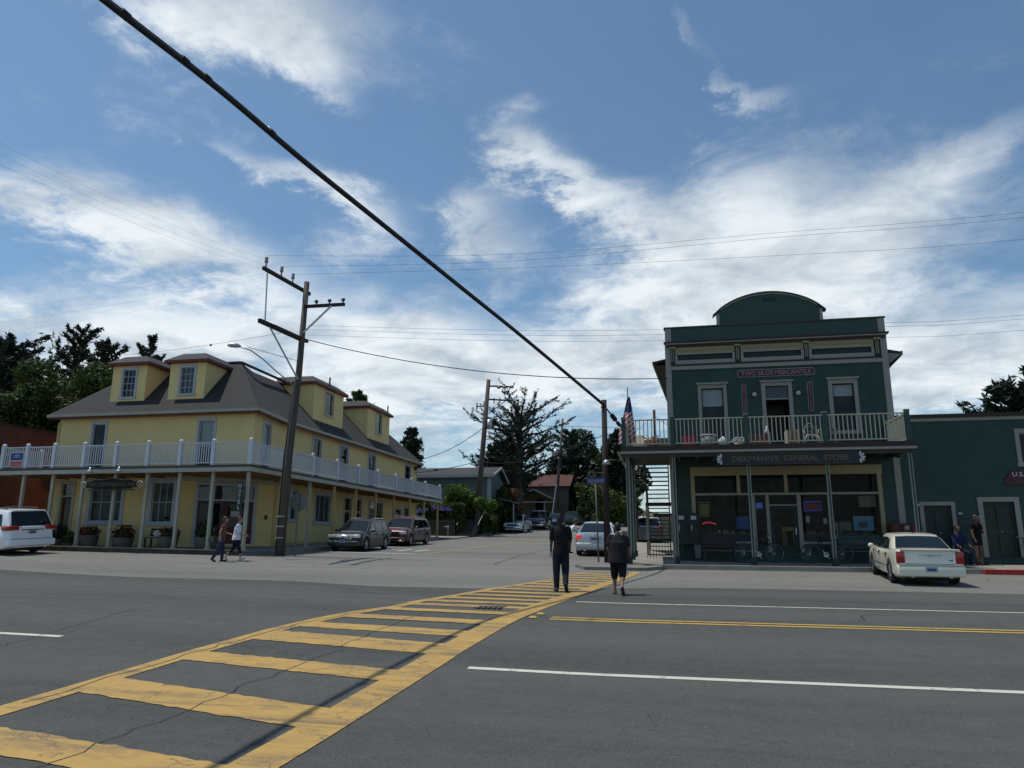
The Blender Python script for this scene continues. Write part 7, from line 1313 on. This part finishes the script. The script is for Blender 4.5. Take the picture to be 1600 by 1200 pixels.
# --- pickups
PK = dict(wb=3.1, fo=.85, ro=1.15, W=1.80, H=1.62, wr=.35, belt=1.0, rr=.1, rw=.96, tum=.74, paint=paint('paint_offwhite', (.62, .64, .62), .1, .3),
 top=[(-2.7, .98), (-2.6, 1.02), (-.6, 1.02), (-.55, 1.02), (.7, .98), (.9, .99), (2.0, .92), (2.3, .84), (2.4, .62)], gh=[(-.75, 1.0), (-.62, 1.50), (-.4, 1.60), (.2, 1.62), (.42, 1.56), (1.05, .98)], ws=(.98, .42), rw_=(-.74, -.64), glass=[[(-.45, 1.05), (.85, 1.03), (.42, 1.46), (-.4, 1.48)]], doors=[-.5, .95])
def pk_d(t, xf, xr, hm, bx, s):
    bx('headlamp', M_HEAD, xf-.14, xf+.01, .52, .80, .66, .82, True, .03); bx('grille', M_BLACK, xf-.05, xf+.012, -.48, .48, .64, .80, bev=.02); bx('front_bumper', M_CHROME, xf-.16, xf+.08, -.84, .84, .42, .58, bev=.04); plate(bx, xf+.082, .44, .3); bx('bed_opening', M_UNDER, xr+.1, -.95, -.70, .70, 1.0, 1.045)
car('pickup', 'small pale pickup truck, nearest of the cars along the hedge up the street', 'car', (-13.75, 71.3), -91, PK, 'parked cars', pk_d)
PK2 = dict(PK, W=1.95, H=1.88, wr=.39, belt=1.18, paint=paint('paint_plum', (.07, .06, .075), .4, .3), top=[(-2.7, 1.12), (-2.6, 1.18), (.7, 1.16), (.9, 1.16), (2.0, 1.12), (2.3, 1.02), (2.4, .7)], gh=[(-1.3, 1.16), (-1.15, 1.72), (-.9, 1.86), (.2, 1.88), (.45, 1.80), (1.1, 1.15)], ws=(1.02, .45), rw_=(-1.28, -1.17), glass=[[(-1.0, 1.22), (-.1, 1.2), (-.1, 1.72), (-.95, 1.72)], [(0, 1.2), (.92, 1.2), (.45, 1.70), (0, 1.72)]], doors=[-1.0, 0, .95])
car('pickup', 'tall dark pickup truck parked right behind the small pale pickup', 'car', (-12.9, 79.0), -91, PK2, 'parked cars', pk_d)
CPT = dict(SIL, paint=paint('paint_blue', (.05, .09, .14), .4, .3)); car('sedan', 'dark blue car parked behind the tall pickup, partly hidden by the left walking man', 'car', (-12.3, 86), -91, CPT, 'parked cars', lambda t, xf, xr, hm, bx, s: bx('headlamp', M_HEAD, xf-.2, xf, .5, .8, .62, .75, True, .03))
G4 = dict(SUV, paint=paint('paint_green', (.03, .06, .05), .4, .3)); car('crossover', 'dark green car parked farthest of the row, just right of the left walking man', 'car', (-11.2, 93.5), -91, G4, 'parked cars', lambda t, xf, xr, hm, bx, s: bx('headlamp', M_HEAD, xf-.2, xf, .5, .8, .72, .86, True, .03))
FAR = dict(PK, paint=paint('paint_pale', (.55, .58, .60), .1, .3)); car('pickup', 'far pale vehicle at the top of the side street left of the dark pole', 'car', (-8.9, 104), -90, FAR, 'parked cars', pk_d)
BK = dict(RSU, paint=paint('paint_graphite', (.05, .05, .055), .3, .35), roofpaint=paint('paint_grey_roof', (.35, .36, .37), .2, .35)); car('crossover', 'dark vehicle with pale roof seen between the shop porch posts', 'car', (-1.2, 51), 90, BK, 'parked cars', lambda t, xf, xr, hm, bx, s: bx('tail_lamp', M_TAIL, xr-.01, xr+.2, .7, .92, .9, 1.2, True, .03))
# ================================================================ people
def skinmat(name, c): return mat(name, c, .55, var=.06, scale=9, spec=.3)
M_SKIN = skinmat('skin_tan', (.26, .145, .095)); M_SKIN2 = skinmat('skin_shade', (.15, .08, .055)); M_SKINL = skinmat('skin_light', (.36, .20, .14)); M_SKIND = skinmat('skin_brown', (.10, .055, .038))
M_HAIR = mat('hair_black', (.010, .009, .009), .6, var=.3, scale=30, stretch=(1, 1, .2)); M_HAIRB = mat('hair_brown', (.05, .028, .016), .6, var=.3, scale=30, stretch=(1, 1, .2))
def fabric(n, c, v=.12): return mat(n, c, .9, var=v, scale=6, bump=1.0, bscale=7, spec=.15)
def remesh(name, m, mt, parent, vox, smooth=2):
    o = m.build(name, mt, parent, local=True); par = o.parent; o.parent = None
    md = o.modifiers.new('r', 'REMESH'); md.mode = 'VOXEL'; md.voxel_size = vox; md.adaptivity = 0; md.use_smooth_shade = True
    if smooth: sm = o.modifiers.new('s', 'SMOOTH'); sm.factor = .5; sm.iterations = smooth
    dg = bpy.context.evaluated_depsgraph_get(); dg.update(); me = bpy.data.meshes.new_from_object(o.evaluated_get(dg)); 
    for q in list(o.modifiers): o.modifiers.remove(q)
    o.data = me; me.materials.clear(); me.materials.append(mt); o.parent = par
    for p in me.polygons: p.use_smooth = True
    return o
def cap(m, a, b, ra, rb, n=12):
    a, b = Vector(a), Vector(b); m.tube([a, b], [ra, rb], n); m.ball(a, ra, n, 8); m.ball(b, rb, n, 8); return m
def person(label, loc, heading, sc, P, C, vox=.012, group=None):
    """local frame: y forward, x right, z up; P pose angles in degrees, C clothes"""
    g = G(loc[0], loc[1])+P.get('dz', .02); t = thing('person', label, 'person', (loc[0], loc[1], g), (0, 0, math.radians(heading)), group); t.scale = (sc, sc, sc)
    R = math.radians; fat = P.get('fat', 1.0)
    hipz = P.get('hipz', .91); lean = R(P.get('lean', 3)); pel = Vector((0, 0, hipz))
    sp = lambda z, y=0: pel+Vector((0, math.sin(lean)*z+y, math.cos(lean)*z))
    waist, chest, neck0, neck1 = sp(.14), sp(.36), sp(.55), sp(.63); head = sp(.75)+Vector((0, .015, 0))
    J = {}
    for s, k in ((-1, 'L'), (1, 'R')):
        hip = pel+Vector((s*.095, 0, -.02)); fl = R(P['hip'+k]); kn = hip+Vector((s*.01, math.sin(fl)*.43, -math.cos(fl)*.43)); sh = fl-R(P['knee'+k]); an = kn+Vector((0, math.sin(sh)*.41, -math.cos(sh)*.41))
        ft = sh+R(P.get('foot'+k, 0)); toe = an+Vector((s*.03, math.cos(ft)*.15, math.sin(ft)*.15-.035)); heel = an+Vector((0, -.05*math.cos(ft), -.055-.05*math.sin(ft)))
        so = sp(.50)+Vector((s*.185, 0, 0)); af = R(P['arm'+k]); ab = R(P.get('abd'+k, 8)); el = so+Vector((s*math.sin(ab)*.28, math.sin(af)*.28, -math.cos(af)*math.cos(ab)*.28)); fa = af+R(P.get('elb'+k, 15)); ai = R(P.get('in'+k, 0)); wr_ = el+Vector((s*math.sin(ab)*.12-s*math.sin(ai)*.25, math.sin(fa)*.25*math.cos(ai), -math.cos(fa)*.25)); d = (wr_-el).normalized()
        J[k] = dict(hip=hip, kn=kn, an=an, toe=toe, heel=heel, sh=so, el=el, wr=wr_, d=d, s=s)
    b = MB()
    # trunk
    def loft(m, secs, e, n=20):
        k = len(m.v)
        for (z, rx, ry) in secs:
            c = sp(z)
            for j in range(n): a = 2*math.pi*j/n; m.v.append((c.x+(rx+e)*math.cos(a), c.y+(ry+e)*math.sin(a)-.004, c.z))
        for i in range(len(secs)-1):
            for j in range(n): m.f.append([k+i*n+j, k+i*n+(j+1) % n, k+(i+1)*n+(j+1) % n, k+(i+1)*n+j])
        m.f.append([k+j for j in range(n)][::-1]); m.f.append([k+(len(secs)-1)*n+j for j in range(n)])
    def ell(m, c, rx, ry, rz, n=16): m.ball(c, 1, n, 10, (rx, ry, rz))
    def trunk(m, e):
        loft(m, [(-.13, .10, .07), (-.08, .158*fat, .110*fat), (0, .168*fat, .118*fat), (.08, .156*fat, .110*fat), (.16, .146*fat, .104*fat), (.26, .156*fat, .110*fat), (.36, .172*fat**.7, .116*fat**.8), (.44, .178*fat**.5, .105), (.50, .165, .085), (.54, .11, .065), (.56, .06, .05)], e)
        for k in 'LR': cap(m, sp(.472)+Vector((J[k]['s']*.06, 0, 0)), J[k]['sh'], .062+e*.7, .056+e*.8)
    trunk(b, 0); cap(b, neck0, neck1, .058, .052)
    hd = P.get('head', 0); HM = Matrix.Rotation(R(hd), 3, 'Z')@Matrix.Rotation(R(P.get('nod', 0)), 3, 'X'); hp = lambda x, y_, z: head+HM@Vector((x, y_, z))
    b.ball(hp(0, -.008, .02), 1, 18, 12, (.077, .097, .105)); b.ball(hp(0, .025, -.045), 1, 14, 10, (.058, .068, .068)); cap(b, hp(0, .085, .01), hp(0, .108, -.02), .011, .014); b.ball(hp(0, .088, -.062), 1, 8, 6, (.026, .012, .009)); b.ball(hp(0, .072, -.095), .022, 8, 6)
    for s in (-1, 1): b.ball(hp(s*.077, -.008, -.005), 1, 8, 8, (.012, .02, .032)); b.ball(hp(s*.032, .083, .028), 1, 8, 6, (.022, .012, .008))
    for k in 'LR':
        j = J[k]; s = j['s']; cap(b, j['hip'], j['kn'], .085*fat**.6, .056); cap(b, j['kn'], j['an'], .054, .036); cap(b, j['kn']+(j['an']-j['kn'])*.28+Vector((0, -.015, 0)), j['kn']+(j['an']-j['kn'])*.55, .056, .045); cap(b, j['heel'], j['toe'], .036, .032)
        cap(b, j['sh'], j['el'], .047*fat**.5, .038); cap(b, j['el'], j['wr'], .038, .025)
        # hand: palm, four fingers of unequal length curled, thumb from the side of the palm
        d = j['d']; fwd = Vector((0, 1, 0)); ax = (fwd-d*fwd.dot(d)).normalized(); nrm = d.cross(ax)*s  # ax runs across the knuckles (thumb side forward)
        pc = j['wr']+d*.045; 
        for q in (-.028, -.009, .01, .028): cap(b, j['wr']+d*.01+ax*q*.6, j['wr']+d*.085+ax*q, .013, .012, 8)
        inn = Vector((-s, 0, 0)); inn = (inn-d*inn.dot(d)).normalized()
        for q, ln in ((.030, .068), (.010, .076), (-.010, .070), (-.029, .054)):
            a = j['wr']+d*.09+ax*q; c1 = a+(d*.85+inn*.45).normalized()*ln*.5; c2 = c1+(d*.45+inn*.9).normalized()*ln*.5; cap(b, a, c1, .0088, .0084, 7); cap(b, c1, c2, .0084, .0074, 7)
        a = j['wr']+d*.03+ax*.032; c1 = a+(d*.75+ax*.6+inn*.3).normalized()*.038; c2 = c1+(d*.95+ax*.1+inn*.35).normalized()*.032; cap(b, a, c1, .0115, .0100, 7); cap(b, c1, c2, .0100, .0085, 7)
    remesh('body', b, C['skin'], t, vox, 1)
    # clothes
    if 'shirt' in C:
        m = MB(); e = C.get('se', .018); trunk(m, e); hem = C.get('hem', -.08); loft(m, [(hem, .176*fat+e*.6, .128*fat+e*.6), (hem+.1, .172*fat+e*.4, .124*fat+e*.4), (.12, .152*fat+e*.3, .110*fat+e*.3), (.30, .158*fat, .11*fat)], e); sl = C.get('sleeve', .75)
        for k in 'LR':
            j = J[k]; cap(m, j['sh'], j['sh']+(j['el']-j['sh'])*min(1, sl), .062*fat**.5+e*.5, .056*fat**.5+e*.3)
            if sl > 1: cap(m, j['el'], j['el']+(j['wr']-j['el'])*(sl-1), .048, .038)
        cap(m, neck0-Vector((0, 0, .03)), neck0, .075, .066); o = remesh('shirt', m, C['shirt'], t, vox*1.1, 10)
    if 'trousers' in C:
        m = MB(); e = C.get('te', .014); ln = C.get('leg', 1.95); loft(m, [(-.12, .13*fat, .09*fat), (-.07, .162*fat, .114*fat), (0, .172*fat, .122*fat), (.07, .160*fat, .113*fat), (.13, .15*fat, .106*fat)], e)
        for k in 'LR':
            j = J[k]; lw = C.get('loose', 0); kk = min(1, ln); cap(m, j['hip'], j['hip']+(j['kn']-j['hip'])*kk, .092*fat**.6+e+lw*.3, .064+e+lw)
            if ln > 1: cap(m, j['kn'], j['kn']+(j['an']-j['kn'])*(ln-1), .064+e*.8+lw*.8, .050+e*.5+lw*.6)
        remesh('trousers' if ln > 1.3 else 'shorts', m, C['trousers'], t, vox*1.1, 8)
    if C.get('stripe'):
        j = J['R']; m = MB(True); o_ = Vector((.105+.02*fat, -.02, 0)); m.tube([j['hip']+o_, j['hip']*.5+j['kn']*.5+o_*.93, j['kn']+o_*.88], .012, 6); m.build('side_stripe', M_LETW, t, local=True)
    for k in 'LR':
        j = J[k]; m = MB(); cap(m, j['heel']+Vector((0, 0, .008)), j['toe']+Vector((0, 0, .006)), .046, .042); cap(m, j['an'], j['an']+(j['heel']-j['an'])*.4, .046, .048); fw_ = (j['toe']-j['heel']).normalized(); m.bar(j['heel']-fw_*.04-Vector((0, 0, .030)), j['toe']+fw_*.04-Vector((0, 0, .030)), .085, .02); remesh('shoe', m, C['shoe'], t, vox, 1)
    h = MB(); hl = C.get('hairlen', 0); h.ball(hp(0, -.018, .032), 1, 16, 10, (.084, .100, .105)); h.ball(hp(0, -.05, -.01), 1, 12, 8, (.076, .062, .08))
    if hl: cap(h, hp(0, -.065, 0), hp(0, -.075, -hl), .066, .05); cap(h, hp(.05, -.03, -.02), hp(.06, -.03, -hl*.7), .035, .03); cap(h, hp(-.05, -.03, -.02), hp(-.06, -.03, -hl*.7), .035, .03)
    if C.get('hat'): remesh('cap', h, C['hat'], t, vox, 1)
    else: remesh('hair', h, C['hair'], t, vox, 1)
    # eyes
    for s in (-1, 1): MB(True).ball(hp(s*.032, .084, .018), .011, 8, 6).build('eye', M_LETW, t, local=True)
    return t, J
M_TEE = fabric('tee_charcoal', (.022, .021, .024)); M_TEEB = fabric('tee_black', (.014, .013, .016)); M_JEAN = fabric('dark_jeans', (.016, .016, .030), .2); M_SHORT = fabric('black_shorts', (.014, .013, .018)); M_SHOE = mat('black_shoe', (.015, .014, .014), .6); M_SHOEW = mat('white_shoe', (.5, .48, .5), .6)
person('man in dark t-shirt and jeans walking away, left of two on the crosswalk', (-2.52, 18.2), 8, 1.03, dict(hipL=-6, kneeL=4, hipR=-2, kneeR=40, footR=-25, armL=-2, elbL=8, armR=6, elbR=28, abdL=7, abdR=9, inR=15, head=-12, fat=.95, lean=2, hipz=.915), dict(skin=M_SKIND, shirt=M_TEEB, sleeve=.8, trousers=M_JEAN, leg=1.93, loose=.012, shoe=M_SHOE, hair=M_HAIR, hairlen=.10, hem=-.12), vox=.0085, group='people walking on the crosswalk')
person('stocky man in grey t-shirt and black knee shorts, right of two on the crosswalk', (-1.12, 17.9), 0, .92, dict(hipL=6, kneeL=6, footL=0, hipR=-14, kneeR=28, footR=-30, armL=-4, elbL=35, armR=8, elbR=30, abdL=15, abdR=16, inL=22, inR=12, head=8, fat=1.38, lean=2, hipz=.905), dict(skin=M_SKIN, shirt=M_TEE, se=.022, sleeve=.72, trousers=M_SHORT, leg=1.2, loose=.016, stripe=True, shoe=M_SHOE, hair=M_HAIR, hem=-.14), vox=.0085, group='people walking on the crosswalk')
M_RUSTT = fabric('rust_top', (.16, .07, .05)); M_WHT4 = fabric('white_shirt', (.62, .64, .72), .05); M_NAVY = fabric('navy_capri', (.014, .016, .030)); M_JEANB = fabric('blue_jeans', (.035, .045, .085), .2)
t, J = person('woman in a rust top and blue jeans with a bag, walking past the hotel kerb', (-15.75, 24.55), -62, .89, dict(hipL=6, kneeL=6, hipR=-12, kneeR=18, footR=-10, armL=12, elbL=60, armR=-25, elbR=30, head=0, lean=5, fat=.9), dict(skin=M_SKINL, shirt=M_RUSTT, sleeve=.3, trousers=M_JEANB, leg=1.95, loose=.008, shoe=M_SHOE, hair=M_HAIRB, hairlen=.14, hem=-.05), vox=.012, group='women walking by the hotel')
b_ = thing('handbag', 'dark green handbag hanging at the hip of the woman in the rust top', 'bag', (-15.98, 24.38, t.location.z+.68)); m = MB(); m.hexa([(-16.16, 24.3, t.location.z+.68), (-15.9, 24.3, t.location.z+.68), (-15.9, 24.42, t.location.z+.68), (-16.16, 24.42, t.location.z+.68), (-16.12, 24.32, t.location.z+.90), (-15.94, 24.32, t.location.z+.90), (-15.94, 24.4, t.location.z+.90), (-16.12, 24.4, t.location.z+.90)]); m.build('pouch', mat('bag_green', (.04, .06, .02), .6), b_); MB(True).tube([(-16.1, 24.36, t.location.z+.9), (-16.0, 24.4, t.location.z+1.15), (-15.95, 24.36, t.location.z+.9)], .012, 5).build('strap', M_BLACK, b_)
person('woman in a white shirt and dark capri trousers walking by the hotel kerb', (-15.42, 24.95), -70, .88, dict(hipL=-16, kneeL=30, footL=-20, hipR=22, kneeR=10, armL=5, elbL=60, armR=10, elbR=60, inR=30, head=0, lean=6, fat=1.08), dict(skin=M_SKINL, shirt=M_WHT4, sleeve=1.1, se=.022, trousers=M_NAVY, leg=1.45, shoe=M_SHOEW, hair=M_HAIRB, hem=-.08), vox=.012, group='women walking by the hotel')
person('person with bare legs and a dark top standing left of the tall green door', (10.35, 28.2), -150, .93, dict(hipL=2, kneeL=2, hipR=6, kneeR=8, armL=10, elbL=70, inL=40, armR=0, elbR=20, dz=.17, head=20), dict(skin=M_SKIN2, shirt=fabric('black_top', (.008, .008, .009)), sleeve=.4, trousers=M_SHORT, leg=.45, shoe=M_SHOE, hair=M_HAIRB, hairlen=.12), vox=.013)
person('person in a dark blue top sitting between the two green doors', (9.75, 28.25), -160, .95, dict(hipL=75, kneeL=80, hipR=70, kneeR=80, armL=25, elbL=30, armR=25, elbR=30, dz=-.22+.02, head=0), dict(skin=M_SKIN2, shirt=fabric('deep_blue_top', (.02, .025, .07)), sleeve=1.6, trousers=M_NAVY, shoe=M_SHOE, hair=M_HAIR), vox=.013)
t = thing('stool', 'small dark bench seat under the person sitting between the two green doors', 'stool', (9.8, 28.35, G(9.8, 28.3)+.16)); z = t.location.z; MB().box(9.5, 10.1, 28.1, 28.6, z+.40, z+.46).build('seat', M_BROWN, t)
for a, b in ((9.53, 28.13), (10.04, 28.13), (9.53, 28.54), (10.04, 28.54)): MB().box(a, a+.04, b, b+.04, z, z+.40).build('leg', M_BROWN, t)
person('person in a white top bending at the left side of the silver sedan', (-4.6, 36.2), -60, .92, dict(hipL=10, kneeL=10, hipR=-10, kneeR=15, armL=40, elbL=20, armR=35, elbR=20, lean=28, head=0), dict(skin=M_SKINL, shirt=M_WHT4, sleeve=1.2, trousers=M_NAVY, shoe=M_SHOE, hair=M_HAIRB), vox=.014)
